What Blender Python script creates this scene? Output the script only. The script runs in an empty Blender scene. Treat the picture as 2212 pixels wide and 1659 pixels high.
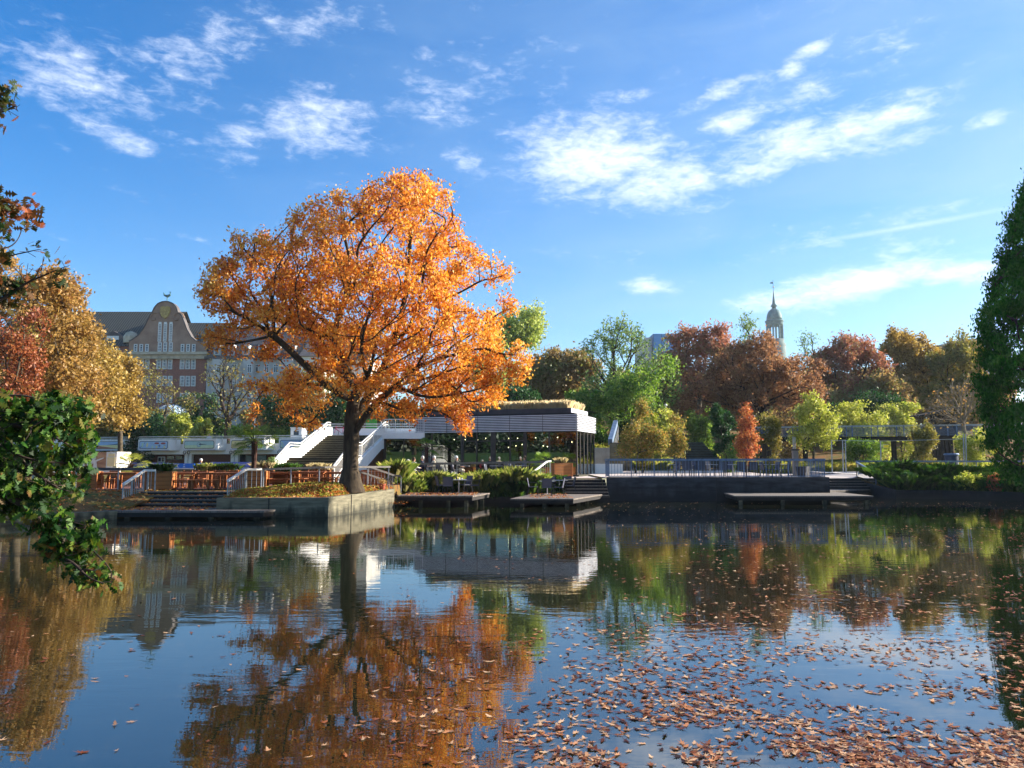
import bpy, math, random
import numpy as np
from mathutils import Vector, Matrix

# ------------------------------------------------------------------ camera, sky, sun, exposure
SC = bpy.context.scene
F_, CX_, CY_, HOR, H = 1661.0, 1106.0, 829.5, 995.0, 2.3
PITCH = math.atan((HOR - CY_) / F_)
cam_d = bpy.data.cameras.new("camera"); cam = bpy.data.objects.new("camera", cam_d)
SC.collection.objects.link(cam); SC.camera = cam
cam_d.sensor_width = 36; cam_d.lens = 36 * F_ / 2212.0
cam_d.clip_start = 0.1; cam_d.clip_end = 6000
cam.location = (0, 0, H); cam.rotation_euler = (math.pi / 2 + PITCH, 0, 0)

cP, sP = math.cos(PITCH), math.sin(PITCH)
def P(x, y, d):
    r = (x - CX_) / F_; u = (CY_ - y) / F_
    dy = cP - u * sP; dz = sP + u * cP; t = d / dy
    return Vector((r * t, d, H + dz * t))
def Pz(x, y, z):
    u = (CY_ - y) / F_; dy = cP - u * sP; dz = sP + u * cP
    return P(x, y, (z - H) / dz * dy)

SUN_AZ, SUN_EL = math.radians(75), math.radians(21)      # azimuth clockwise from +Y
EXPOSURE = 1.62
SKY_STRENGTH = 0.12
SUN_STRENGTH = 4.9
world = bpy.data.worlds.new("World"); SC.world = world; world.use_nodes = True
def build_world():
    nt = world.node_tree; N, L = nt.nodes, nt.links
    N.clear()
    out = N.new("ShaderNodeOutputWorld"); bg = N.new("ShaderNodeBackground")
    bg.inputs[1].default_value = SKY_STRENGTH
    L.new(bg.outputs[0], out.inputs[0])
    sky = N.new("ShaderNodeTexSky"); sky.sky_type = 'NISHITA'; sky.sun_disc = False
    sky.sun_elevation = SUN_EL; sky.sun_rotation = SUN_AZ
    sky.air_density = 1.0; sky.dust_density = 0.5; sky.ozone_density = 3.0
    hsv = N.new("ShaderNodeHueSaturation"); hsv.inputs['Saturation'].default_value = 1.42
    hsv.inputs['Value'].default_value = .66; hsv.inputs['Hue'].default_value = .507
    L.new(sky.outputs[0], hsv.inputs['Color'])
    tc = N.new("ShaderNodeTexCoord"); sep = N.new("ShaderNodeSeparateXYZ")
    L.new(tc.outputs['Generated'], sep.inputs[0])
    def M(op, a, b=None, clamp=False):
        n = N.new("ShaderNodeMath"); n.operation = op; n.use_clamp = clamp
        for i, v in enumerate((a, b)):
            if v is None: continue
            if isinstance(v, (int, float)): n.inputs[i].default_value = v
            else: L.new(v, n.inputs[i])
        return n.outputs[0]
    az = M('ARCTAN2', sep.outputs[0], sep.outputs[1]); el = M('ARCSINE', sep.outputs[2])
    cmb = N.new("ShaderNodeCombineXYZ"); L.new(az, cmb.inputs[0]); L.new(el, cmb.inputs[1])
    def azel(x, y):
        v = P(x, y, 10) - Vector((0, 0, H)); v.normalize()
        return math.atan2(v.x, v.y), math.asin(v.z)
    # (x, y, rx, ry, tilt degrees (up to the right), weight)
    blobs = [(1290, 345, 290, 120, -3, 1.06), (1420, 395, 230, 84, -6, 1.0), (1590, 262, 110, 30, 8, .95), (1690, 325, 260, 62, 14, .98),
             (1860, 275, 240, 56, 12, .98), (1960, 300, 120, 28, 5, .7),
             (1840, 612, 310, 46, 7, 1.15), (2060, 590, 110, 30, 3, 1.05), (1400, 615, 80, 30, -8, .7), (2110, 600, 60, 24, 0, .9),
             (150, 155, 170, 84, -6, .80), (440, 100, 190, 56, 14, .72), (700, 260, 170, 92, -4, .78), (250, 290, 110, 40, -16, .72),
             (520, 300, 80, 46, -10, .72), (450, 212, 90, 40, -10, .5), (1545, 205, 120, 32, 20, .78), (1745, 112, 60, 20, 10, .82), (1715, 150, 50, 24, 10, .82),
             (1340, 208, 110, 20, 0, .72), (1010, 350, 80, 34, -20, .6), (930, 245, 120, 50, -20, .45), (2130, 262, 60, 20, 10, .75), (1100, 130, 200, 40, 10, .35),
             (1860, 500, 420, 22, 9, .42), (600, 40, 300, 60, 5, .42), (350, 200, 300, 120, -15, .42), (1000, 200, 260, 120, 10, .40), (1750, 200, 300, 100, 10, .45), (1880, 520, 300, 60, -8, .42)]
    acc = None
    for x, y, rx, ry, tilt, w in blobs:
        a0, e0 = azel(x, y)
        mp = N.new("ShaderNodeMapping"); mp.vector_type = 'TEXTURE'
        mp.inputs['Location'].default_value = (a0, e0, 0)
        mp.inputs['Rotation'].default_value = (0, 0, math.radians(tilt))
        mp.inputs['Scale'].default_value = (rx / F_, ry / F_, 1)
        L.new(cmb.outputs[0], mp.inputs['Vector'])
        ln = N.new("ShaderNodeVectorMath"); ln.operation = 'LENGTH'; L.new(mp.outputs[0], ln.inputs[0])
        v = M('MULTIPLY', M('SUBTRACT', 1.0, M('POWER', ln.outputs['Value'], 1.6), True), w)
        acc = v if acc is None else M('MAXIMUM', acc, v)
    def noise(sx, sy, scale, detail, rough, dist=0.0, off=0.0, rot=0):
        mp = N.new("ShaderNodeMapping"); mp.inputs['Scale'].default_value = (sx, sy, 1); mp.inputs['Location'].default_value = (off, off, off)
        mp.inputs['Rotation'].default_value = (0, 0, rot)
        L.new(cmb.outputs[0], mp.inputs['Vector'])
        n = N.new("ShaderNodeTexNoise"); n.inputs['Scale'].default_value = scale; n.inputs['Detail'].default_value = detail
        n.inputs['Roughness'].default_value = rough; n.inputs['Distortion'].default_value = dist
        L.new(mp.outputs[0], n.inputs['Vector']); return n.outputs['Fac']
    n1 = noise(1.0, 2.6, 17, 9, .62, .25, 3.1, .12)
    n2 = noise(1.0, 2.4, 46, 8, .66, .5, 7.7, .15)
    nn = M('ADD', M('MULTIPLY', n1, .58), M('MULTIPLY', n2, .42))
    m = M('ADD', M('MULTIPLY', acc, .62), M('SUBTRACT', M('MULTIPLY', nn, 1.9), 1.05))
    mr = N.new("ShaderNodeMapRange"); mr.interpolation_type = 'SMOOTHSTEP'
    mr.inputs[1].default_value = 0.02; mr.inputs[2].default_value = 0.80
    L.new(m, mr.inputs[0])
    mask = M('MULTIPLY', mr.outputs[0], .82)
    # contrail
    a1, e1 = azel(1725, 528); a2, e2 = azel(2165, 452)
    mp = N.new("ShaderNodeMapping"); mp.vector_type = 'TEXTURE'
    mp.inputs['Location'].default_value = ((a1 + a2) / 2, (e1 + e2) / 2, 0)
    mp.inputs['Rotation'].default_value = (0, 0, math.atan2(e2 - e1, a2 - a1))
    mp.inputs['Scale'].default_value = (.15, .0042, 1); L.new(cmb.outputs[0], mp.inputs['Vector'])
    ln = N.new("ShaderNodeVectorMath"); ln.operation = 'LENGTH'; L.new(mp.outputs[0], ln.inputs[0])
    ct = M('MULTIPLY', M('SUBTRACT', 1.0, ln.outputs['Value'], True), M('MULTIPLY', n2, .62))
    mask = M('MAXIMUM', mask, ct)
    # faint veil of high cloud, thicker low in the sky and towards the sun
    veil = N.new("ShaderNodeMapRange"); veil.inputs[1].default_value = -.55; veil.inputs[2].default_value = .85
    veil.inputs[3].default_value = 0.0; veil.inputs[4].default_value = .55; L.new(az, veil.inputs[0])
    nv = noise(1.0, 3.5, 5, 4, .55, .6, 1.3, .2)
    vv = M('MULTIPLY', veil.outputs[0], M('MULTIPLY', nv, 1.3))
    mixv = N.new("ShaderNodeMix"); mixv.data_type = 'RGBA'; L.new(vv, mixv.inputs['Factor'])
    L.new(hsv.outputs[0], mixv.inputs['A']); mixv.inputs['B'].default_value = (1.7, 2.35, 3.0, 1)
    mix = N.new("ShaderNodeMix"); mix.data_type = 'RGBA'; L.new(mask, mix.inputs['Factor'])
    L.new(mixv.outputs['Result'], mix.inputs['A']); mix.inputs['B'].default_value = (3.5, 3.8, 4.3, 1)
    L.new(mix.outputs['Result'], bg.inputs[0])
build_world()
sd = bpy.data.lights.new("sun", 'SUN'); so = bpy.data.objects.new("sun", sd); SC.collection.objects.link(so)
sd.energy = SUN_STRENGTH; sd.angle = math.radians(.5); sd.color = (1, .91, .78)
SUNV = Vector((math.sin(SUN_AZ) * math.cos(SUN_EL), math.cos(SUN_AZ) * math.cos(SUN_EL), math.sin(SUN_EL)))
so.rotation_euler = (-SUNV).to_track_quat('-Z', 'Y').to_euler(); so.location = (40, 10, 60)
SC.view_settings.view_transform = 'Standard'; SC.view_settings.look = 'None'
SC.view_settings.exposure = EXPOSURE; SC.view_settings.gamma = 1
SC.render.engine = 'CYCLES'
SC.cycles.max_bounces = 6; SC.cycles.diffuse_bounces = 2; SC.cycles.glossy_bounces = 3
SC.cycles.transmission_bounces = 4; SC.cycles.transparent_max_bounces = 8; SC.cycles.volume_bounces = 0
SC.cycles.sample_clamp_indirect = 6; SC.cycles.use_denoising = True
try: SC.cycles.denoiser = 'OPENIMAGEDENOISE'
except Exception: pass

rng = np.random.default_rng(7); random.seed(7)
COL = SC.collection

# ------------------------------------------------------------------ materials
def lin(r, g, b):
    f = lambda c: (c / 255 / 12.92) if c <= 10 else ((c / 255 + .055) / 1.055) ** 2.4
    return (f(r), f(g), f(b))
def new_mat(name):
    m = bpy.data.materials.new(name); m.use_nodes = True
    return m, m.node_tree.nodes, m.node_tree.links, m.node_tree.nodes['Principled BSDF']
def mat(name, c1, c2=None, scale=3.0, rough=.7, metal=0, bump=0, detail=5, stretch=(1, 1, 1), spec=.4, lo=.35, hi=.65):
    m, N, L, b = new_mat(name)
    b.inputs['Roughness'].default_value = rough; b.inputs['Metallic'].default_value = metal
    b.inputs['Specular IOR Level'].default_value = spec
    if c2 is None: c2 = tuple(c * .72 for c in c1)
    tc = N.new("ShaderNodeTexCoord"); mp = N.new("ShaderNodeMapping"); mp.inputs['Scale'].default_value = stretch
    L.new(tc.outputs['Object'], mp.inputs['Vector'])
    n = N.new("ShaderNodeTexNoise"); n.inputs['Scale'].default_value = scale; n.inputs['Detail'].default_value = detail; n.inputs['Roughness'].default_value = .62
    L.new(mp.outputs[0], n.inputs['Vector'])
    r = N.new("ShaderNodeValToRGB"); r.color_ramp.elements[0].position = lo; r.color_ramp.elements[1].position = hi
    r.color_ramp.elements[0].color = (*c1, 1); r.color_ramp.elements[1].color = (*c2, 1)
    L.new(n.outputs['Fac'], r.inputs[0]); L.new(r.outputs[0], b.inputs['Base Color'])
    if bump:
        bp = N.new("ShaderNodeBump"); bp.inputs['Strength'].default_value = .7; bp.inputs['Distance'].default_value = bump
        L.new(n.outputs['Fac'], bp.inputs['Height']); L.new(bp.outputs[0], b.inputs['Normal'])
    return m
def leaf_mat(name, cols, transl=.35, clump=1.2, w_clump=.45, rough=.55, gloss=.035):
    """cols: linear colours spread evenly over the ramp; per-leaf random plus clump noise"""
    m = bpy.data.materials.new(name); m.use_nodes = True; N, L = m.node_tree.nodes, m.node_tree.links; N.clear()
    out = N.new("ShaderNodeOutputMaterial"); g = N.new("ShaderNodeNewGeometry"); tc = N.new("ShaderNodeTexCoord")
    n = N.new("ShaderNodeTexNoise"); n.inputs['Scale'].default_value = clump; n.inputs['Detail'].default_value = 3
    L.new(tc.outputs['Object'], n.inputs['Vector'])
    mr = N.new("ShaderNodeMapRange"); mr.inputs[1].default_value = .28; mr.inputs[2].default_value = .72; L.new(n.outputs['Fac'], mr.inputs[0])
    a = N.new("ShaderNodeMath"); a.operation = 'MULTIPLY'; a.inputs[1].default_value = w_clump; L.new(mr.outputs[0], a.inputs[0])
    b = N.new("ShaderNodeMath"); b.operation = 'MULTIPLY_ADD'; b.inputs[1].default_value = 1 - w_clump; L.new(g.outputs['Random Per Island'], b.inputs[0]); L.new(a.outputs[0], b.inputs[2])
    r = N.new("ShaderNodeValToRGB"); el = r.color_ramp.elements
    k = len(cols)
    while len(el) < k: el.new(.5)
    for i, c in enumerate(cols):
        el[i].position = .12 + .76 * i / max(1, k - 1); el[i].color = (*c, 1)
    L.new(b.outputs[0], r.inputs[0])
    d = N.new("ShaderNodeBsdfDiffuse"); t = N.new("ShaderNodeBsdfTranslucent"); L.new(r.outputs[0], d.inputs[0]); L.new(r.outputs[0], t.inputs[0])
    mx = N.new("ShaderNodeMixShader"); mx.inputs[0].default_value = transl; L.new(d.outputs[0], mx.inputs[1]); L.new(t.outputs[0], mx.inputs[2])
    gl = N.new("ShaderNodeBsdfGlossy"); gl.inputs['Roughness'].default_value = rough
    mx2 = N.new("ShaderNodeMixShader"); mx2.inputs[0].default_value = gloss; L.new(mx.outputs[0], mx2.inputs[1]); L.new(gl.outputs[0], mx2.inputs[2])
    L.new(mx2.outputs[0], out.inputs[0]); return m
def stripes_mat(name, c1, c2, period, axis='Z', duty=.12, rough=.7, noise=True, spec=.4, bump=0.01, c3=None):
    """planks/boards/tiles: thin dark joints every `period` along an axis of object space"""
    m, N, L, b = new_mat(name); b.inputs['Roughness'].default_value = rough; b.inputs['Specular IOR Level'].default_value = spec
    tc = N.new("ShaderNodeTexCoord"); s = N.new("ShaderNodeSeparateXYZ"); L.new(tc.outputs['Object'], s.inputs[0])
    mul = N.new("ShaderNodeMath"); mul.operation = 'MULTIPLY'; mul.inputs[1].default_value = 1 / period
    L.new(s.outputs['XYZ'.index(axis)], mul.inputs[0])
    fr = N.new("ShaderNodeMath"); fr.operation = 'FRACT'; L.new(mul.outputs[0], fr.inputs[0])
    lt = N.new("ShaderNodeMath"); lt.operation = 'LESS_THAN'; lt.inputs[1].default_value = duty; L.new(fr.outputs[0], lt.inputs[0])
    n = N.new("ShaderNodeTexNoise"); n.inputs['Scale'].default_value = 2.2; n.inputs['Detail'].default_value = 6; L.new(tc.outputs['Object'], n.inputs['Vector'])
    mxa = N.new("ShaderNodeMix"); mxa.data_type = 'RGBA'; L.new(n.outputs['Fac'], mxa.inputs['Factor'])
    mxa.inputs['A'].default_value = (*c1, 1); mxa.inputs['B'].default_value = (*(c3 or tuple(c * .6 for c in c1)), 1)
    mx = N.new("ShaderNodeMix"); mx.data_type = 'RGBA'; L.new(lt.outputs[0], mx.inputs['Factor']); L.new(mxa.outputs['Result'], mx.inputs['A']); mx.inputs['B'].default_value = (*c2, 1)
    L.new(mx.outputs['Result'], b.inputs['Base Color'])
    if bump:
        inv = N.new("ShaderNodeMath"); inv.operation = 'SUBTRACT'; inv.inputs[0].default_value = 1; L.new(lt.outputs[0], inv.inputs[1])
        bp = N.new("ShaderNodeBump"); bp.inputs['Distance'].default_value = bump; L.new(inv.outputs[0], bp.inputs['Height']); L.new(bp.outputs[0], b.inputs['Normal'])
    return m
def emis_mat(name, c, s):
    m, N, L, b = new_mat(name); b.inputs['Base Color'].default_value = (*c, 1); b.inputs['Emission Color'].default_value = (*c, 1); b.inputs['Emission Strength'].default_value = s
    return m
def brick_mat(name, c1, c2, cm, scale=4.0):
    m, N, L, b = new_mat(name); b.inputs['Roughness'].default_value = .85
    tc = N.new("ShaderNodeTexCoord"); mp = N.new("ShaderNodeMapping"); mp.inputs['Rotation'].default_value = (math.pi / 2, 0, 0)
    L.new(tc.outputs['Object'], mp.inputs['Vector'])
    br = N.new("ShaderNodeTexBrick"); br.inputs['Scale'].default_value = scale; br.inputs['Color1'].default_value = (*c1, 1); br.inputs['Color2'].default_value = (*c2, 1); br.inputs['Mortar'].default_value = (*cm, 1)
    br.inputs['Mortar Size'].default_value = .018; L.new(mp.outputs[0], br.inputs['Vector'])
    n = N.new("ShaderNodeTexNoise"); n.inputs['Scale'].default_value = .35; n.inputs['Detail'].default_value = 5; L.new(tc.outputs['Object'], n.inputs['Vector'])
    mr = N.new("ShaderNodeMapRange"); mr.inputs[3].default_value = .72; mr.inputs[4].default_value = 1.25; L.new(n.outputs['Fac'], mr.inputs[0])
    mx = N.new("ShaderNodeMix"); mx.data_type = 'RGBA'; mx.blend_type = 'MULTIPLY'; mx.inputs['Factor'].default_value = 1
    L.new(br.outputs['Color'], mx.inputs['A']); L.new(mr.outputs[0], mx.inputs['B']); L.new(mx.outputs['Result'], b.inputs['Base Color'])
    return m
def glass_mat(name, tint, refl=.25, rough=.01):
    m = bpy.data.materials.new(name); m.use_nodes = True; N, L = m.node_tree.nodes, m.node_tree.links; N.clear()
    out = N.new("ShaderNodeOutputMaterial"); tr = N.new("ShaderNodeBsdfTransparent"); tr.inputs[0].default_value = (*tint, 1)
    gl = N.new("ShaderNodeBsdfGlossy"); gl.inputs['Roughness'].default_value = rough; gl.inputs[0].default_value = (.9, .95, .95, 1)
    fr = N.new("ShaderNodeFresnel"); fr.inputs[0].default_value = 1.5
    ad = N.new("ShaderNodeMath"); ad.operation = 'ADD'; ad.inputs[1].default_value = refl; ad.use_clamp = True; L.new(fr.outputs[0], ad.inputs[0])
    mx = N.new("ShaderNodeMixShader"); L.new(ad.outputs[0], mx.inputs[0]); L.new(tr.outputs[0], mx.inputs[1]); L.new(gl.outputs[0], mx.inputs[2]); L.new(mx.outputs[0], out.inputs[0])
    return m

# ------------------------------------------------------------------ building helpers
def link(o): COL.objects.link(o); return o
def tag(o, label=None, cat=None, group=None, kind=None):
    if label: o['label'] = label
    if cat: o['category'] = cat
    if group: o['group'] = group
    if kind: o['kind'] = kind
    return o
def thing(name, label, cat, loc=(0, 0, 0), rot=0.0, group=None):
    o = bpy.data.objects.new(name, None); o.empty_display_size = .3
    o.location = loc; o.rotation_euler = (0, 0, rot); link(o); return tag(o, label, cat, group)
def wmat(o):
    m = Matrix.Translation(o.location) @ Matrix.Rotation(o.rotation_euler.z, 4, 'Z')
    return wmat(o.parent) @ m if o.parent else m
def mesh_obj(name, verts, faces, mats, parent=None, midx=None, smooth=False, world=False):
    if world and parent is not None:
        inv = wmat(parent).inverted(); verts = [inv @ Vector(v) for v in verts]
    me = bpy.data.meshes.new(name); me.from_pydata([tuple(v) for v in verts], [], faces); 
    for m in (mats if isinstance(mats, (list, tuple)) else [mats]): me.materials.append(m)
    if midx is not None: me.polygons.foreach_set('material_index', midx)
    if smooth: me.polygons.foreach_set('use_smooth', [True] * len(me.polygons))
    me.update(); o = bpy.data.objects.new(name, me); link(o)
    if parent is not None: o.parent = parent
    return o
class MB:
    def __init__(s): s.v = []; s.f = []; s.m = []; s.cur = 0
    def add(s, vs, fs):
        k = len(s.v); s.v += [Vector(v) for v in vs]; s.f += [tuple(i + k for i in f) for f in fs]; s.m += [s.cur] * len(fs); return s
    def box(s, x0, x1, y0, y1, z0, z1):
        vs = [(x, y, z) for z in (z0, z1) for y in (y0, y1) for x in (x0, x1)]
        return s.add(vs, [(0, 2, 3, 1), (4, 5, 7, 6), (0, 1, 5, 4), (2, 6, 7, 3), (0, 4, 6, 2), (1, 3, 7, 5)])
    def cbox(s, c, sx, sy, sz, rot=0):
        R = Matrix.Rotation(rot, 3, 'Z'); c = Vector(c)
        vs = [c + R @ Vector((x * sx / 2, y * sy / 2, z * sz / 2)) for z in (-1, 1) for y in (-1, 1) for x in (-1, 1)]
        return s.add(vs, [(0, 2, 3, 1), (4, 5, 7, 6), (0, 1, 5, 4), (2, 6, 7, 3), (0, 4, 6, 2), (1, 3, 7, 5)])
    def bar(s, a, b, w, h, up=(0, 0, 1)):
        a, b = Vector(a), Vector(b); d = (b - a).normalized(); u = Vector(up)
        if abs(d.dot(u)) > .99: u = Vector((0, 1, 0))
        sd = d.cross(u).normalized(); u = sd.cross(d)
        vs = [p + sd * i * w / 2 + u * j * h / 2 for p in (a, b) for i, j in ((-1, -1), (1, -1), (1, 1), (-1, 1))]
        return s.add(vs, [(0, 1, 2, 3), (7, 6, 5, 4), (0, 4, 5, 1), (1, 5, 6, 2), (2, 6, 7, 3), (3, 7, 4, 0)])
    def tube(s, pts, rad, n=8, cap=True):
        pts = [Vector(p) for p in pts]; rr = rad if isinstance(rad, (list, tuple)) else [rad] * len(pts)
        vs, fs = [], []
        for i, p in enumerate(pts):
            d = (pts[min(i + 1, len(pts) - 1)] - pts[max(i - 1, 0)]).normalized()
            a = d.orthogonal().normalized() if abs(d.z) < .95 else (d.cross(Vector((0, 1, 0)))).normalized()
            if abs(d.z) < .95: a = d.cross(Vector((0, 0, 1))).normalized()
            b = d.cross(a)
            for k in range(n):
                t = 2 * math.pi * k / n; vs.append(p + (a * math.cos(t) + b * math.sin(t)) * rr[i])
        for i in range(len(pts) - 1):
            for k in range(n): fs.append((i * n + k, i * n + (k + 1) % n, (i + 1) * n + (k + 1) % n, (i + 1) * n + k))
        if cap: fs += [tuple(range(n))[::-1], tuple((len(pts) - 1) * n + k for k in range(n))]
        return s.add(vs, fs)
    def prism(s, poly, z0, z1):
        n = len(poly); vs = [(p[0], p[1], z0) for p in poly] + [(p[0], p[1], z1 if len(p) < 3 else p[2]) for p in poly]
        return s.add(vs, [tuple(range(n))[::-1], tuple(range(n, 2 * n))] + [(i, (i + 1) % n, n + (i + 1) % n, n + i) for i in range(n)])
    def wallpoly(s, poly, y0, y1):
        """poly in (x,z), extruded along y"""
        n = len(poly); vs = [(p[0], y0, p[1]) for p in poly] + [(p[0], y1, p[1]) for p in poly]
        return s.add(vs, [tuple(range(n)), tuple(range(n, 2 * n))[::-1]] + [((i + 1) % n, i, n + i, n + (i + 1) % n) for i in range(n)])
    def lathe(s, prof, n=16, c=(0, 0, 0)):
        c = Vector(c); vs = [c + Vector((r * math.cos(2 * math.pi * k / n), r * math.sin(2 * math.pi * k / n), z)) for r, z in prof for k in range(n)]
        fs = [(i * n + k, i * n + (k + 1) % n, (i + 1) * n + (k + 1) % n, (i + 1) * n + k) for i in range(len(prof) - 1) for k in range(n)]
        return s.add(vs, fs + [tuple(range(n))[::-1], tuple((len(prof) - 1) * n + k for k in range(n))])
    def build(s, name, mats, parent=None, smooth=False, world=False):
        return mesh_obj(name, s.v, s.f, mats, parent, s.m, smooth, world)
def mod(n): return MB()
def dup(root, loc, rot=0.0, label=None, group=None, scale=None):
    def cp(o, par):
        c = o.copy(); COL.objects.link(c)
        if par is not None: c.parent = par
        return c
    r = cp(root, None); r.location = loc; r.rotation_euler = (0, 0, rot)
    if scale: r.scale = (scale,) * 3 if isinstance(scale, (int, float)) else scale
    if label: r['label'] = label
    if group: r['group'] = group
    for ch in CH.get(root.name, []) or [o for o in bpy.data.objects if o.parent == root]:
        c = cp(ch, r)
        for g in [o for o in bpy.data.objects if o.parent == ch]: cp(g, c)
    return r
CH = {}

# fast polygon soup: all faces have the same number of corners
def soup(name, V, mats, parent=None, loc=None, midx=None, smooth=False):
    """V: (n, k, 3) world points"""
    n, k, _ = V.shape
    v = V.reshape(-1, 3).astype(np.float64)
    if parent is not None:
        inv = np.array(wmat(parent).inverted()); v = v @ inv[:3, :3].T + inv[:3, 3]
    me = bpy.data.meshes.new(name); me.vertices.add(n * k); me.vertices.foreach_set('co', v.astype(np.float32).ravel())
    me.loops.add(n * k); me.loops.foreach_set('vertex_index', np.arange(n * k, dtype=np.int32))
    me.polygons.add(n); me.polygons.foreach_set('loop_start', np.arange(0, n * k, k, dtype=np.int32))
    for m in (mats if isinstance(mats, (list, tuple)) else [mats]): me.materials.append(m)
    if midx is not None: me.polygons.foreach_set('material_index', np.asarray(midx, dtype=np.int32))
    me.update(calc_edges=True); o = bpy.data.objects.new(name, me); link(o)
    if parent is not None: o.parent = parent
    return o
RHOMB = np.array([(-.5, 0, 0), (-.08, .5, .06), (.5, 0, -.05), (-.08, -.5, .06)])
def lobed(n_lobes=3, stem=True, deep=.35):
    pts = [(-.5, .03)]
    for i in range(n_lobes):
        x = -.34 + .6 * i / n_lobes; w = .30 + .14 * math.sin(math.pi * (i + .8) / (n_lobes + .6))
        pts += [(x - .02, w * deep * .55), (x + .07, w)]
        pts += [(x + .13, w * .72)]
    pts += [(.33, .12)]
    tip = [(.5, 0)]
    low = [(x, -y) for x, y in pts[::-1]]
    P2 = pts + tip + low
    return np.array([(x, y, -.10 * x * x + .25 * y * y) for x, y in P2])
OAK = lobed(3)
def unit(a): return a / np.maximum(1e-9, np.linalg.norm(a, axis=-1, keepdims=True))
def leaves(C, length, width, tmpl=RHOMB, droop=0.0, flat=0.0, r=None, jitter=.3):
    r = r or rng; n = len(C)
    a = unit(r.normal(size=(n, 3)) + np.array([0, 0, -droop])); b = unit(np.cross(a, r.normal(size=(n, 3)) + np.array([0, 0, flat])))
    if flat: 
        a = unit(a * np.array([1, 1, max(0.05, 1 - flat)])); b = unit(np.cross(a, np.array([0, 0, 1.]) + .5 * r.normal(size=(n, 3))))
    c = np.cross(a, b); s = 1 + jitter * r.uniform(-1, 1, size=(n, 1, 1))
    T = tmpl
    return C[:, None, :] + s * (a[:, None, :] * T[None, :, 0, None] * length + b[:, None, :] * T[None, :, 1, None] * width + c[:, None, :] * T[None, :, 2, None] * length)

# ------------------------------------------------------------------ trees
def grow(trunk, pts, bf=.35, attach=1, pre=()):
    """greedy minimum tree with path-length balance. trunk: list of points; pts (n,3)"""
    nodes = [np.array(p, float) for p in trunk]; par = [-1] + list(range(len(trunk) - 1))
    path = [0.0] * len(trunk)
    for i in range(attach + 1, len(trunk)): path[i] = path[i - 1] + np.linalg.norm(nodes[i] - nodes[i - 1])
    for pi, pl in pre:
        k = pi
        for q in pl: nodes.append(np.array(q, float)); par.append(k); path.append(path[k] + np.linalg.norm(nodes[-1] - nodes[k])); k = len(nodes) - 1
    pts = np.asarray(pts, float); n = len(pts)
    best = np.full(n, 1e9); bp = np.zeros(n, int); alive = np.ones(n, bool)
    def upd(j):
        d = np.linalg.norm(pts - nodes[j], axis=1); c = d + bf * path[j]
        # discourage growing down
        c = c + .25 * np.maximum(0, nodes[j][2] - pts[:, 2])
        m = (c < best) & alive; best[m] = c[m]; bp[m] = j
    for j in range(attach, len(nodes)): upd(j)
    for _ in range(n):
        i = int(np.argmin(np.where(alive, best, 1e12))); alive[i] = False
        nodes.append(pts[i]); par.append(int(bp[i])); path.append(path[bp[i]] + np.linalg.norm(pts[i] - nodes[bp[i]]))
        upd(len(nodes) - 1)
    N = np.array(nodes); par = np.array(par); w = np.ones(len(N))
    for i in range(len(N) - 1, 0, -1): w[par[i]] += w[i]
    heavy = {}
    for i in range(1, len(N)):
        if par[i] not in heavy or w[i] > w[heavy[par[i]]]: heavy[par[i]] = i
    for _ in range(3):
        M_ = N.copy()
        for i in range(len(trunk), len(N)):
            if i in heavy and w[i] > 2: M_[i] = .4 * N[i] + .3 * N[par[i]] + .3 * N[heavy[i]]
        N = M_
    return N, par, w
def limbs(N, par, w, rt, rmin=.01, expo=.5, sides=6, flare=1.5, rmax_draw=0.0):
    rad = np.maximum(rmin, rt * (w / w[0]) ** expo)
    kids = {}
    for i in range(1, len(N)): kids.setdefault(par[i], []).append(i)
    mb = MB(); starts = [0]; 
    while starts:
        s0 = starts.pop(); chain = [s0]; cur = s0
        while cur in kids:
            ks = sorted(kids[cur], key=lambda k: -w[k]); starts += [k for k in ks[1:]]
            cur = ks[0]; chain.append(cur)
        ids = ([par[s0]] if s0 else []) + chain
        if len(ids) < 2: continue
        pts = [Vector(N[i]) for i in ids]; rr = [float(rad[i]) for i in ids]
        if s0: rr[0] = rr[1]
        else: rr[0] *= flare
        if rr[1] < rmax_draw: continue
        # catmull-rom subdivide
        if len(pts) > 2:
            q, qr = [], []
            for i in range(len(pts) - 1):
                p0, p1, p2, p3 = pts[max(i - 1, 0)], pts[i], pts[i + 1], pts[min(i + 2, len(pts) - 1)]
                for t in (0, .5):
                    q.append(.5 * ((2 * p1) + (p2 - p0) * t + (2 * p0 - 5 * p1 + 4 * p2 - p3) * t * t + (3 * p1 - p0 - 3 * p2 + p3) * t ** 3)); qr.append(rr[i] * (1 - t) + rr[i + 1] * t)
            q.append(pts[-1]); qr.append(rr[-1] * .6); pts, rr = q, qr
        mb.tube(pts, rr, n=sides if rr[0] > .05 else 4, cap=False)
    return mb
def leaf_points(N, par, w, n, sigma, wmax=12, r=None):
    r = r or rng; ids = np.where((w <= wmax) & (par >= 0))[0]
    L = np.linalg.norm(N[ids] - N[par[ids]], axis=1) + .15 * np.median(np.linalg.norm(N[ids] - N[par[ids]], axis=1))
    L = L * r.uniform(.35, 1.6, len(L)) ** 1.3
    k = r.choice(len(ids), size=n, p=L / L.sum()); t = r.uniform(0.15, 1.12, n)[:, None]
    a = N[par[ids[k]]]; b = N[ids[k]]
    return a + (b - a) * t + r.normal(size=(n, 3)) * sigma
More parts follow.
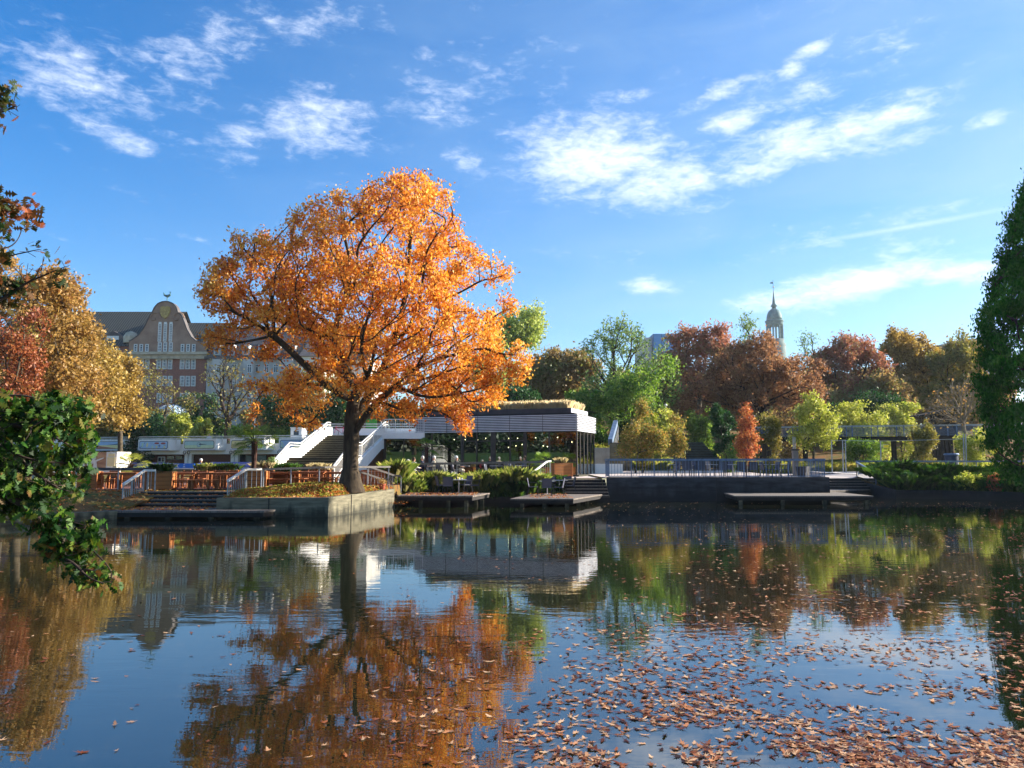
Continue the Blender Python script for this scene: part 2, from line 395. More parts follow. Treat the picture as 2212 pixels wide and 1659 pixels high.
def vnoise(p, s, seed=0):
    """cheap value noise, (n,3)->[0,1]"""
    q = p * s + seed * 17.31; i = np.floor(q).astype(int); f = q - i; f = f * f * (3 - 2 * f); out = 0
    def h(ix, iy, iz):
        v = np.sin(ix * 127.1 + iy * 311.7 + iz * 74.7 + seed) * 43758.5453; return v - np.floor(v)
    for dx in (0, 1):
        for dy in (0, 1):
            for dz in (0, 1):
                wt = (f[:, 0] if dx else 1 - f[:, 0]) * (f[:, 1] if dy else 1 - f[:, 1]) * (f[:, 2] if dz else 1 - f[:, 2])
                out = out + wt * h(i[:, 0] + dx, i[:, 1] + dy, i[:, 2] + dz)
    return out
def ell_points(ells, n, r, shell=.35, hole=.0, hs=.5, seed=1):
    """points in a union of ellipsoids (cx,cy,cz,rx,ry,rz), pushed outwards"""
    E = np.array(ells, float); vol = E[:, 3] * E[:, 4] * E[:, 5]
    out = []
    while sum(map(len, out)) < n:
        m = n * 2; k = r.choice(len(E), m, p=vol / vol.sum()); u = unit(r.normal(size=(m, 3))) * (r.uniform(shell, 1, m) ** .6)[:, None]
        p = E[k, :3] + u * E[k, 3:]
        if hole: p = p[vnoise(p, hs, seed) > hole]
        out.append(p)
    return np.concatenate(out)[:n]
def in_poly(x, y, poly):
    c = np.zeros(len(x), bool); n = len(poly)
    for i in range(n):
        x1, y1 = poly[i]; x2, y2 = poly[(i + 1) % n]
        c ^= ((y1 > y) != (y2 > y)) & (x < (x2 - x1) * (y - y1) / (y2 - y1 + 1e-9) + x1)
    return c
def edge_dist(x, y, poly):
    d = np.full(len(x), 1e9); n = len(poly)
    for i in range(n):
        a = np.array(poly[i], float); b = np.array(poly[(i + 1) % n], float); ab = b - a
        t = np.clip(((x - a[0]) * ab[0] + (y - a[1]) * ab[1]) / (ab @ ab + 1e-9), 0, 1)
        d = np.minimum(d, np.hypot(x - a[0] - t * ab[0], y - a[1] - t * ab[1]))
    return d
def poly_points(poly, d, n, r, depth=3.0, rim=None, hole=0, hs=.5, seed=1, front=1.0):
    """points of a crown whose outline (as seen from the pond's near bank) is given, at distance d, rounded in depth"""
    W = [P(x, y, d) for x, y in poly]; pw = [(v.x, v.z) for v in W]
    xs = [p[0] for p in pw]; zs = [p[1] for p in pw]; out = []; rim = rim or depth
    while sum(map(len, out)) < n:
        x = r.uniform(min(xs), max(xs), n * 3); z = r.uniform(min(zs), max(zs), n * 3); k = in_poly(x, z, pw); x, z = x[k], z[k]
        e = np.clip(edge_dist(x, z, pw) / rim, 0, 1); hd = depth * np.sqrt(1 - (1 - e) ** 2)
        u = r.uniform(-1, 1, len(x)); u = np.sign(u) * np.abs(u) ** .7
        p = np.stack([x, d + u * hd * np.where(u < 0, front, 1), z], 1)
        if hole: p = p[vnoise(p, hs, seed) > hole]
        out.append(p)
    return np.concatenate(out)[:n]
def tree(name, label, base, pts, rt, nleaf, leaf, lm, bark, trunk=None, bf=.35, group=None, sigma=.35, wmax=12, expo=.5, rmin=.02, sides=6, cat='tree', droop=.3, attach=1, tmpl=RHOMB, lw=.6, seed=1, flare=1.5, rdraw=0, kids=True, flat=0, pre=()):
    r = np.random.default_rng(seed); base = Vector(base)
    o = thing(name, label, cat, base, 0, group)
    if trunk is None:
        c = pts.mean(0); lo = np.percentile(pts[:, 2], 8)
        top = Vector((base.x + (c[0] - base.x) * .35, base.y + (c[1] - base.y) * .35, max(base.z + .8, base.z + (lo - base.z) * .9)))
        trunk = [base - Vector((0, 0, .2)), base.lerp(top, .5) + Vector((r.normal() * .05, 0, 0)), top]; attach = 2
    N, par, w = grow(trunk, pts, bf, attach, pre)
    mb = limbs(N, par, w, rt, rmin, expo, sides, flare, rdraw); mb.build('trunk', bark, o, smooth=True, world=True)
    if nleaf:
        C = leaf_points(N, par, w, nleaf, sigma, wmax, r)
        soup('crown', leaves(C, leaf, leaf * lw, tmpl, droop, flat, r), lm, o)
    return o
# ------------------------------------------------------------------ material palette
def stain(m, z0=.06, z1=.42, c=lin(26, 28, 18)):
    N, L = m.node_tree.nodes, m.node_tree.links; b = N['Principled BSDF']; src = b.inputs['Base Color'].links[0].from_socket
    tc = N.new("ShaderNodeTexCoord"); s = N.new("ShaderNodeSeparateXYZ"); L.new(tc.outputs['Object'], s.inputs[0])
    mp = N.new("ShaderNodeMapping"); mp.inputs['Scale'].default_value = (2.2, 2.2, .35); L.new(tc.outputs['Object'], mp.inputs['Vector'])
    n = N.new("ShaderNodeTexNoise"); n.inputs['Scale'].default_value = 1.3; n.inputs['Detail'].default_value = 6; L.new(mp.outputs[0], n.inputs['Vector'])
    a = N.new("ShaderNodeMath"); a.operation = 'MULTIPLY_ADD'; a.inputs[1].default_value = -1.5; L.new(n.outputs['Fac'], a.inputs[0]); L.new(s.outputs[2], a.inputs[2])
    r = N.new("ShaderNodeMapRange"); r.inputs[1].default_value = z0 - .75; r.inputs[2].default_value = z1 - .75; r.inputs[3].default_value = .85; r.inputs[4].default_value = 0; L.new(a.outputs[0], r.inputs[0])
    x = N.new("ShaderNodeMix"); x.data_type = 'RGBA'; L.new(r.outputs[0], x.inputs['Factor']); L.new(src, x.inputs['A']); x.inputs['B'].default_value = (*c, 1); L.new(x.outputs['Result'], b.inputs['Base Color']); return m
CONC = stain(mat('board_marked_concrete', lin(124, 118, 96), lin(84, 80, 62), 2.0, .85, bump=.01, stretch=(.6, .6, 5)))
CONC_D = stain(mat('damp_concrete', lin(62, 66, 72), lin(26, 28, 32), 1.4, .8, bump=.01, stretch=(.5, .5, 2.5)), .3, 1.0, lin(20, 24, 26))
WOOD = mat('oiled_timber', lin(170, 106, 58), lin(122, 70, 36), 3, .6, stretch=(4, 4, 12), spec=.3)
WOOD_P = stripes_mat('planter_boards', lin(178, 112, 54), lin(64, 34, 14), .19, 'Z', .1)
DECK = mat('weathered_deck', lin(128, 118, 108), lin(86, 76, 66), 2.2, .85, stretch=(9, 1.2, 1))
DECK_D = mat('dark_beam', lin(40, 34, 30), lin(24, 20, 18), 3, .85)
STEEL = mat('pale_steel', lin(186, 190, 194), lin(150, 156, 160), 6, .42, metal=.55)
STEEL_B = mat('blue_grey_steel', lin(120, 140, 165), lin(90, 110, 136), 4, .5, metal=.3)
WHITE = mat('white_render', lin(244, 243, 238), lin(228, 226, 218), .8, .8, lo=.3, hi=.75)
WHITE_R = mat('white_rail_paint', lin(232, 230, 222), lin(210, 206, 196), 4, .6)
BLACK = mat('black_paint', lin(20, 22, 28), lin(12, 12, 16), 4, .5)
SLATE = mat('slate_coping', lin(70, 70, 76), lin(50, 50, 56), 5, .6)
RAILWOOD = mat('grey_handrail', lin(130, 126, 122), lin(92, 88, 84), 5, .6, stretch=(2, 2, 8))
BARK = mat('oak_bark', lin(74, 62, 44), lin(36, 28, 20), 5, .95, bump=.03, stretch=(1.6, 1.6, .35))
BARK_G = mat('grey_bark', lin(92, 82, 64), lin(56, 48, 38), 4, .95)
BARK_D = mat('dark_bark', lin(58, 44, 38), lin(34, 26, 22), 4, .95)
BRICK_R = brick_mat('red_brown_brick', lin(152, 88, 70), lin(124, 70, 58), lin(150, 130, 114), 1.6)
BRICK_W = brick_mat('low_brown_brick', lin(112, 62, 42), lin(90, 48, 32), lin(96, 76, 60), 5)
TILE = stripes_mat('roof_tiles', lin(88, 90, 82), lin(36, 38, 38), .55, 'X', .42, rough=.8, bump=.05)
COPPER = mat('green_copper', lin(74, 120, 122), lin(50, 90, 94), .5, .7)
STONE = mat('pale_stone', lin(196, 184, 160), lin(160, 150, 130), 1, .85)
GREY_R = mat('grey_white_render', lin(196, 194, 188), lin(168, 166, 160), .3, .85)
ROOF_D = mat('dark_slate_roof', lin(98, 92, 90), lin(70, 66, 66), .8, .8)
WINF = mat('white_window_frame', lin(228, 228, 224), lin(206, 206, 202), 3, .6)
GLZ = mat('dull_window_glass', lin(60, 74, 88), lin(34, 44, 54), .6, .12, spec=.7)
PAVE = mat('plaza_paving', lin(206, 192, 182), lin(172, 160, 152), 1.1, .85)
SOIL = mat('leafy_bank_soil', lin(120, 92, 58), lin(74, 58, 36), 3.5, .95, bump=.05)
GRASSM = mat('lawn_green', lin(64, 108, 22), lin(44, 78, 16), 2.0, .95, bump=.05)
CHAIR_M = mat('dark_chair_frame', lin(34, 36, 44), lin(20, 22, 28), 5, .45, metal=.2)
WEAVE = stripes_mat('chair_weave', lin(92, 96, 114), lin(50, 54, 70), .03, 'Z', .3, rough=.55, bump=.002)
TTOP = mat('table_top_grey', lin(176, 178, 184), lin(150, 152, 158), 4, .4)
CHROME = mat('brushed_foot', lin(190, 192, 196), lin(160, 160, 166), 5, .3, metal=.8)
TERRA = mat('terracotta', lin(176, 92, 60), lin(138, 66, 42), 4, .8)
SKIN = mat('skin', lin(206, 160, 134), lin(186, 138, 112), 9, .6)

# ------------------------------------------------------------------ terrain
def sst(a, b, x): t = np.clip((x - a) / (b - a), 0, 1); return t * t * (3 - 2 * t)
SHX = [-400, -60, -40, -18.6, -15.6, -15.59, -12.01, -12.0, -7.7, -6.1, -6.0, 5.15, 5.2, 18.4, 18.45, 23.15, 23.3, 26, 31, 45, 60, 400]
SHY = [-200, -8, 11.8, 28.2, 30.7, 34.9, 34.9, 31.9, 32.1, 38.6, 43.1, 43.1, 44.75, 44.75, 51.7, 51.7, 47.2, 47.2, 43, 20, -8, -200]
SZ0 = [.5, .3, .3, .29, .3, .86, .86, .74, .76, .84, .22, .22, 1.28, 1.28, 1.05, 1.05, .46, .46, .5, .5, .5, .5]
SPL = [1.0, .95, .93, .93, .93, .93, .93, .93, .93, 1.0, 1.2, 1.22, 1.30, 1.30, 1.12, 1.14, 1.25, 1.3, 1.3, 1.3, 1.3, 1.3]
SWD = [8, 8, 6, 6, 5, .4, .4, 2, 2, 2, 3.4, 3.4, 1, 1, 1, 1, 5, 5, 5, 5, 5, 5]
def zg(X, Y):
    X = np.asarray(X, float); Y = np.asarray(Y, float)
    s = np.interp(X, SHX, SHY); z0 = np.interp(X, SHX, SZ0); pl = np.interp(X, SHX, SPL); wd = np.interp(X, SHX, SWD)
    t = Y - s; z = z0 + (pl - z0) * sst(0, 1, t / wd)
    z = z + .34 * np.exp(-(((X + 8.6) / 2.6) ** 2 + ((Y - 34.9) / 2.0) ** 2)) * sst(.0, 1.6, t)
    z = z + .3 * sst(48, 78, Y) * sst(-4, 6, X)
    z = z + 3.2 * sst(86, 94, Y) * (1 - sst(-12, -2, X)) + 4.8 * sst(110, 165, Y) * (1 - sst(-12, -2, X))
    z = z + (5.2 * sst(74, 112, Y)) * sst(-12, 2, X) + 2.5 * sst(60, 74, Y) * sst(1, 6, X) * (1 - sst(12, 26, X))
    return z
def zt(x, y): return float(zg(x, y))
def grid_sheet(name, xs, ts, fz, m, label=None, shore=True, kind='structure'):
    xs = np.array(xs, float); ts = np.array(ts, float); V = []; n = len(ts)
    for x in xs:
        y0 = float(np.interp(x, SHX, SHY)) if shore else 0.0
        for t in ts:
            y = y0 + t if t < 40 or not shore else 40 + (t - 40) + y0 * max(0, 1 - (t - 40) / 60)
            V.append((x, y, fz(x, y)))
    Fc = [(i * n + j, (i + 1) * n + j, (i + 1) * n + j + 1, i * n + j + 1) for i in range(len(xs) - 1) for j in range(n - 1)]
    o = mesh_obj(name, V, Fc, m, smooth=True); tag(o, label, None, None, kind); return o
def soil_mat():
    m, N, L, b = new_mat('meadow_and_leaf_litter'); b.inputs['Roughness'].default_value = .95; b.inputs['Specular IOR Level'].default_value = .1
    tc = N.new("ShaderNodeTexCoord"); n = N.new("ShaderNodeTexNoise"); n.inputs['Scale'].default_value = .5; n.inputs['Detail'].default_value = 8; L.new(tc.outputs['Object'], n.inputs['Vector'])
    r = N.new("ShaderNodeValToRGB"); e = r.color_ramp.elements
    cols = [(.3, lin(70, 84, 34)), (.45, lin(96, 92, 44)), (.55, lin(112, 88, 52)), (.7, lin(128, 84, 44))]
    e.new(.4); e.new(.6)
    for k, (p_, c) in enumerate(cols): e[k].position = p_; e[k].color = (*c, 1)
    n2 = N.new("ShaderNodeTexNoise"); n2.inputs['Scale'].default_value = 9; n2.inputs['Detail'].default_value = 4; L.new(tc.outputs['Object'], n2.inputs['Vector'])
    ad = N.new("ShaderNodeMath"); ad.operation = 'MULTIPLY_ADD'; ad.inputs[1].default_value = .35; L.new(n2.outputs['Fac'], ad.inputs[0])
    s2 = N.new("ShaderNodeMath"); s2.operation = 'SUBTRACT'; s2.inputs[1].default_value = .17; L.new(n.outputs['Fac'], s2.inputs[0]); L.new(s2.outputs[0], ad.inputs[2])
    L.new(ad.outputs[0], r.inputs[0]); L.new(r.outputs[0], b.inputs['Base Color'])
    bp = N.new("ShaderNodeBump"); bp.inputs['Distance'].default_value = .04; L.new(n2.outputs['Fac'], bp.inputs['Height']); L.new(bp.outputs[0], b.inputs['Normal'])
    return m
MEADOW = soil_mat()
xs = sorted(set(list(np.arange(-62, 62, 1.1)) + SHX + [-440, -250, -150, -100, -80, 80, 100, 150, 250, 440]))
ts = [0, .3, .7, 1.1, 1.6, 2.1, 2.8, 3.5, 4.5, 6, 8, 10, 13, 16, 20, 25, 30, 34, 38, 42, 46, 50, 54, 58, 63, 68, 75, 85, 95, 105, 120, 140, 170, 250, 400, 690]
grid_sheet('ground', xs, ts, zt, MEADOW)
# near bank behind and beside the camera, with its lawn rising away from the pond
V = []; xs2 = [-400, -120, -60, -30, -18, -12, -9, -6.4, -5.4, -4, 0, 5, 12, 30, 60, 120, 400]
ys2 = [-300, -120, -80, -60, -45, -30, -20, -12, -7, -4, -2.2, -1.2]
def nb(x, y): return .55 + 4.0 * float(sst(5, 70, -y)) if y < -1.3 else .35
Fc = []
for x in xs2:
    for y in ys2: V.append((x, y, nb(x, y)))
n = len(ys2)
for i in range(len(xs2) - 1):
    for j in range(n - 1): Fc.append((i * n + j, (i + 1) * n + j, (i + 1) * n + j + 1, i * n + j + 1))
k = len(V); V += [(x, -1.2, -.8) for x in xs2]
for i in range(len(xs2) - 1): Fc.append((i * n + n - 1, (i + 1) * n + n - 1, k + i + 1, k + i))
tag(mesh_obj('lawn', V, Fc, GRASSM, smooth=True), None, None, None, 'structure')
# spit of bank under the near oak
mb = MB(); mb.prism([(-60, -1.3), (-6.9, -1.3), (-6.6, 3), (-7.2, 7.5), (-9, 9.5), (-14, 10.5), (-60, 8)], -.8, .45)
tag(mb.build('near_bank', SOIL), None, None, None, 'structure')

# ------------------------------------------------------------------ water
def water_mat():
    m, N, L, b = new_mat('pond_water')
    b.inputs['Base Color'].default_value = (.010, .013, .006, 1); b.inputs['Roughness'].default_value = .012; b.inputs['IOR'].default_value = 2.5
    tc = N.new("ShaderNodeTexCoord")
    def nz(scale, sx, sy, det, dist=0):
        mp = N.new("ShaderNodeMapping"); mp.inputs['Scale'].default_value = (sx, sy, 1); L.new(tc.outputs['Object'], mp.inputs['Vector'])
        n = N.new("ShaderNodeTexNoise"); n.inputs['Scale'].default_value = scale; n.inputs['Detail'].default_value = det; n.inputs['Distortion'].default_value = dist; L.new(mp.outputs[0], n.inputs['Vector']); return n.outputs['Fac']
    def M(op, a, c):
        n = N.new("ShaderNodeMath"); n.operation = op
        for i, v in enumerate((a, c)):
            if isinstance(v, (int, float)): n.inputs[i].default_value = v
            else: L.new(v, n.inputs[i])
        return n.outputs[0]
    big = nz(.16, 1, 2.0, 2); rip = nz(2.2, .55, 1.9, 3, .3); fine = nz(8, .5, 1.5, 2)
    patch = N.new("ShaderNodeMapRange"); patch.inputs[1].default_value = .42; patch.inputs[2].default_value = .62; patch.inputs[3].default_value = .25; patch.inputs[4].default_value = 1.0; L.new(big, patch.inputs[0])
    h = M('ADD', M('MULTIPLY', rip, patch.outputs[0]), M('MULTIPLY', M('MULTIPLY', fine, .12), patch.outputs[0]))
    bp = N.new("ShaderNodeBump"); bp.inputs['Strength'].default_value = 1; bp.inputs['Distance'].default_value = .0036
    L.new(h, bp.inputs['Height']); L.new(bp.outputs[0], b.inputs['Normal']); return m
tag(mesh_obj('water', [(-400, -1.25, 0), (400, -1.25, 0), (400, 60, 0), (-400, 60, 0)], [(0, 1, 2, 3)], water_mat()), None, None, None, 'structure')
tag(mesh_obj('pond_bed', [(-400, -1.25, -1), (400, -1.25, -1), (400, 60, -1), (-400, 60, -1)], [(0, 1, 2, 3)], SOIL), None, None, None, 'structure')

# ------------------------------------------------------------------ paved surfaces
def paved(name, poly, m, dz=.03, step=1.5):
    """polygon sheet that follows the ground"""
    xs_ = [p[0] for p in poly]; ys_ = [p[1] for p in poly]
    gx = np.arange(min(xs_), max(xs_) + step, step); gy = np.arange(min(ys_), max(ys_) + step, step); V, Fc, idx = [], [], {}
    def vid(x, y):
        k = (round(x, 3), round(y, 3))
        if k not in idx: idx[k] = len(V); V.append((x, y, zt(x, y) + dz))
        return idx[k]
    for x in gx:
        for y in gy:
            cx, cy = np.array([x + step / 2]), np.array([y + step / 2])
            if in_poly(cx, cy, poly)[0]: Fc.append((vid(x, y), vid(x + step, y), vid(x + step, y + step), vid(x, y + step)))
    return tag(mesh_obj(name, V, Fc, m), None, None, None, 'structure')
paved('left_terrace_paving', [(-24, 36.2), (-8.2, 36.2), (-7.0, 39.4), (-6.6, 43.6), (-4.5, 44.4), (-4.5, 58), (-24, 58)], mat('red_brown_terrace', lin(128, 82, 66), lin(96, 58, 46), 2, .9), step=.8)
paved('central_terrace_paving', [(-7, 46.6), (6, 46.6), (9, 62), (-7, 62)], PAVE, step=.8)
paved('plaza_paving', [(5.3, 45), (18.3, 45), (18.3, 51.8), (23, 52), (40, 60), (40, 66), (30, 66), (20, 68), (5.3, 68)], PAVE, dz=.035, step=.7)
mbx = MB(); mbx.bar((21.6, 66, zt(21.6, 66) + .04), (24.6, 53, zt(24.6, 53) + .045), .7, .01); tag(mbx.build('paving_band', mat('light_paving_band', lin(232, 224, 214), lin(210, 204, 196), 2, .8)), None, None, None, 'structure')

# ------------------------------------------------------------------ retaining walls
def wall_thing(name, label, path, z0, z1s, th, m, jm=None, joints=()):
    o = thing(name, label, 'wall', (path[0][0], path[0][1], 0)); mb = MB()
    n = len(path); L_, R_ = [], []
    for i in range(n):
        p = Vector(path[i]); a = Vector(path[max(0, i - 1)]); b = Vector(path[min(n - 1, i + 1)])
        d1 = (p - a).normalized() if i else (b - p).normalized(); d2 = (b - p).normalized() if i < n - 1 else d1
        nrm = Vector((-(d1 + d2).y, (d1 + d2).x)).normalized(); k = th / max(.4, nrm.dot(Vector((-d1.y, d1.x))))
        L_.append(p); R_.append(p + nrm * k)
    vs = []
    for i in range(n): vs += [(L_[i].x, L_[i].y, z0), (R_[i].x, R_[i].y, z0), (R_[i].x, R_[i].y, z1s[i]), (L_[i].x, L_[i].y, z1s[i])]
    fs = [(3, 2, 1, 0), tuple((n - 1) * 4 + k for k in range(4))]
    for i in range(n - 1):
        for k in range(4): fs.append((i * 4 + k, i * 4 + (k + 1) % 4, i * 4 + 4 + (k + 1) % 4, i * 4 + 4 + k))
    mb.add(vs, fs); mb.build('wall_body', m, o, world=True)
    for (x, y, zt_, nx, ny) in joints:
        j = MB(); j.cbox((x + nx * .004, y + ny * .004, (z0 + zt_) / 2), .035, .035, zt_ - z0 - .01); j.build('expansion_joint', BLACK, o, world=True)
    return o
wall_thing('retaining_wall', 'low board-marked concrete wall that bends round the mound under the orange oak', [(-12.0, 31.55), (-7.5, 31.75), (-5.85, 38.6)], -.9, [.79, .79, .90], .32, CONC, joints=[(-9.9, 31.64, .8, 0, -1), (-7.0, 33.82, .82, 1, -.24)])
wall_thing('retaining_wall', 'long dark damp concrete wall under the blue-grey terrace railing', [(5.45, 44.4), (18.2, 44.4), (18.5, 51.3)], -.9, [1.36, 1.36, 1.36], .35, CONC_D, joints=[(11.7, 44.4, 1.36, 0, -1)])
wall_thing('bank_wall', 'low sunlit concrete kerb wall along the leafy left bank', [(-60, -8.5), (-40, 11.2), (-18.75, 27.9), (-15.5, 30.55)], -.9, [.34, .34, .33, .33], .4, CONC, joints=[(-16.6, 29.7, .33, .6, -.8)])
wall_thing('bank_wall', 'low dark wall at the foot of the planted bank on the right', [(23.2, 52.2), (23.25, 47.0), (26, 46.9), (31.5, 42.6), (45.5, 19.5), (60, -8.5)], -.9, [1.0, .50, .50, .50, .5, .5], .35, CONC_D)
wall_thing('bank_wall', 'low dark timber kerb along the reed bank between the two jetties', [(-5.9, 42.75), (5.4, 42.75)], -.9, [.30, .30], .3, DECK_D)

# ------------------------------------------------------------------ stairs down to the water
def steps(name, label, x0, x1, y0, z0, n, rise, tread, m, mr, skew=0.0):
    o = thing(name, label, 'steps', ((x0 + x1) / 2, y0, z0))
    for i in range(n):
        mb = MB(); mb.box(x0, x1, y0 + i * tread, y0 + (i + 1) * tread + (.25 if i == n - 1 else .02), z0 - .15 if i == 0 else z0 + (i - .3) * rise, z0 + (i + 1) * rise)
        mb.cur = 1; mb.box(x0 + .01, x1 - .01, y0 + i * tread - .008, y0 + i * tread - .001, z0 + i * rise + .01, z0 + (i + 1) * rise - .035)
        mb.build('step', [m, mr], o, world=True)
    return o
steps('stone_steps', 'wide brown steps from the left jetty up to the picnic terrace', -16.4, -12.02, 33.0, .33, 4, .15, .42, DECK, DECK_D)
steps('stone_steps', 'dark steps between the central jetty and the long concrete wall', 3.0, 5.4, 43.0, .22, 6, .165, .36, DECK, DECK_D)
steps('stone_steps', 'three dark steps from the right jetty up to the plaza beside the railing', 18.55, 23.1, 50.0, .47, 4, .165, .4, DECK, DECK_D)

# ------------------------------------------------------------------ jetties
def jetty(label, poly, ztop, posts, beams=True, planks=(1, 0)):
    o = thing('jetty', label, 'jetty', (poly[0][0], poly[0][1], 0))
    mb = MB(); mb.prism(poly, ztop - .07, ztop); mb.build('deck', DECK, o, world=True)
    c = Vector((sum(p[0] for p in poly) / len(poly), sum(p[1] for p in poly) / len(poly)))
    mb = MB(); q = [tuple(c + (Vector(p[:2]) - c) * .985) for p in poly]; mb.prism(q, ztop - .24, ztop - .073); mb.build('beam', DECK_D, o, world=True)
    for x, y in posts:
        mb = MB(); mb.box(x - .09, x + .09, y - .09, y + .09, -1, ztop - .245); mb.build('post', CONC, o, world=True)
    return o
jetty('long low jetty in front of the brown steps on the left', [(-16.3, 30.6), (-9.75, 30.6), (-9.55, 31.45), (-12.05, 31.45), (-12.05, 33.05), (-16.3, 33.05)], .33, [(-15.2, 30.8), (-13.6, 30.8), (-11.9, 30.8), (-10.1, 30.8)])
jetty('small jetty with one table beside the concrete corner of the oak mound', [(-5.75, 38.75), (-1.95, 38.6), (-1.2, 42.0), (-5.6, 42.4)], .56, [(-4.6, 39.1), (-3.2, 39.1), (-2.3, 39.0), (-1.9, 40.6), (-1.6, 41.6)])
jetty('jetty with two tables in front of the glass pavilion', [(-.1, 37.9), (3.0, 37.9), (5.0, 43.0), (2.95, 43.05), (2.95, 43.9), (1.2, 43.9)], .45, [(.5, 38.2), (1.6, 38.2), (2.7, 38.2), (3.4, 39.8), (4.0, 41.3)])
jetty('bench-like empty jetty in front of the long concrete wall on the right', [(11.65, 40.6), (18.9, 40.6), (19.05, 47.0), (23.1, 50.0), (18.55, 50.0), (18.2, 44.3), (12.1, 44.3)], .47, [(12.0, 40.8), (14.2, 40.8), (16.4, 40.8), (18.6, 40.8)])

# ------------------------------------------------------------------ handrails
def rail_run(o, pts, hgt, post_at, m_top, m_post, top=(.12, .05), post=.045, mid=(), balus=None, base=None, rail_name='handrail'):
    """pts: ground points (x,y,z) of a railing run"""
    up = Vector((0, 0, hgt)); pts = [Vector(p) for p in pts]
    mb = MB()
    for a, b in zip(pts, pts[1:]): mb.bar(a + up, b + up, *top)
    mb.build(rail_name, m_top, o, world=True)
    def at(t):
        seg = [(b - a).length for a, b in zip(pts, pts[1:])]; T = t * sum(seg)
        for (a, b), l in zip(zip(pts, pts[1:]), seg):
            if T <= l + 1e-6: return a.lerp(b, T / l)
            T -= l
        return pts[-1]
    for t in post_at:
        p = at(t); mb = MB(); mb.bar(p - Vector((0, 0, .1)), p + up - Vector((0, 0, top[1] / 2)), post, post); mb.build('post', m_post, o, world=True)
    for hm in mid:
        mb = MB()
        for a, b in zip(pts, pts[1:]): mb.bar(a + Vector((0, 0, hm)), b + Vector((0, 0, hm)), .03, .03)
        mb.build('mid_rail', m_post, o, world=True)
    if balus:
        mb = MB(); n = balus
        for i in range(n + 1):
            p = at(i / n); mb.bar(p + Vector((0, 0, .06)), p + up - Vector((0, 0, .03)), .018, .018)
        mb.build('balusters', m_post, o, world=True)  # separate upright balusters of the run, merged into one mesh
L0 = thing('railing', 'low grey railing with a broad flat top along the left bank, partly behind oak leaves', 'railing', (-19, 35.6, .93))
rail_run(L0, [(-24, 35.0, .93), (-16.7, 35.9, .93)], .98, [.05, .3, .55, .8, .98], SLATE, STEEL, top=(.16, .13))
L1 = thing('stair_railing', 'slanting steel railing on the left side of the brown steps', 'railing', (-16.6, 33, .4))
rail_run(L1, [(-16.55, 33.0, .36), (-16.55, 34.9, .93), (-16.1, 34.95, .93)], .93, [0, .32, .78, 1], WHITE_R, STEEL, top=(.10, .09), balus=14)
L2 = thing('stair_railing', 'slanting steel railing between the brown steps and the oak mound', 'railing', (-12, 33, .4))
rail_run(L2, [(-11.95, 32.6, .50), (-11.95, 34.7, .95), (-11.4, 35.2, .97)], .95, [0, .75, 1], WHITE_R, STEEL, top=(.10, .09), balus=13)
L3 = thing('railing', 'flat-topped grey railing along the picnic terrace behind the oak trunk', 'railing', (-8, 36.4, .95))
rail_run(L3, [(-11.4, 35.3, .97), (-8.8, 36.2, 1.06), (-6.1, 38.6, 1.06)], .93, [.01, .2, .4, .6, .8, .99], RAILWOOD, STEEL, top=(.13, .09))
L4 = thing('railing', 'long grey railing above the reed bank in front of the guests', 'railing', (0, 46.5, 1.2))
rail_run(L4, [(-6.9, 45.0, 1.1), (2.0, 46.6, 1.24)], .98, [.02, .22, .41, .6, .79, .97], RAILWOOD, STEEL, top=(.13, .13))
L5 = thing('stair_railing', 'short white slanting railing at the right end of the reed bank', 'railing', (2, 45, .6))
rail_run(L5, [(1.0, 43.9, .5), (2.1, 46.5, 1.25), (2.35, 46.9, 1.27)], 1.0, [0, .5, .97], WHITE_R, WHITE_R, top=(.09, .08), balus=9)
for lab, off in (('nearer of two sloping handrails descending from the oak mound to the terracotta pot', 0), ('farther of two sloping handrails descending from the oak mound to the terracotta pot', 1.35)):
    o = thing('stair_railing', lab, 'railing', (-7, 38 + off, .9))
    rail_run(o, [(-7.7 + off * .35, 37.6 + off, 1.25), (-6.5 + off * .35, 38.35 + off, .78), (-6.1 + off * .3, 38.4 + off, .76)], .62 + .1 * off, [0, .75, 1], RAILWOOD, STEEL, top=(.10, .09), balus=10)
R1_ = thing('terrace_railing', 'long blue-grey balustrade on top of the dark concrete wall', 'railing', (12, 44.5, 1.36))
rail_run(R1_, [(5.6, 46.2, 1.36), (5.6, 44.55, 1.36), (18.0, 44.55, 1.36), (18.2, 47.6, 1.36)], .99, [0, .09] + [.096 + .0755 * i for i in range(1, 10)] + [.823, .99], STEEL_B, STEEL_B, top=(.14, .12), balus=96)
mb = MB()
for a, b in (((5.6, 46.2), (5.6, 44.55)), ((5.6, 44.55), (18.0, 44.55)), ((18.0, 44.55), (18.2, 47.6))): mb.bar((*a, 1.41), (*b, 1.41), .04, .05)
mb.build('bottom_rail', STEEL_B, R1_, world=True)
PLEX = glass_mat('clear_panel', (.72, .84, .92), .08)
R2_ = thing('stair_railing', 'steel and glass railing sloping down beside the right steps', 'railing', (23.3, 50, .5))
rail_run(R2_, [(23.3, 49.6, .5), (23.25, 52.2, 1.2)], 1.0, [0, 1], STEEL_B, STEEL_B, top=(.1, .09))
mesh_obj('glass_panel', [(23.3, 49.7, .6), (23.25, 52.1, 1.25), (23.25, 52.1, 2.12), (23.3, 49.7, 1.45)], [(0, 1, 2, 3)], PLEX, R2_, world=True)
R3_ = thing('railing', 'long pale steel handrail above the planted bank on the right', 'railing', (28, 52, 1.2))
rail_run(R3_, [(23.25, 52.2, 1.25), (36, 53.0, 1.25)], 1.0, [0, .33, .66, .98], STEEL_B, STEEL_B, top=(.12, .11), mid=(.5,))
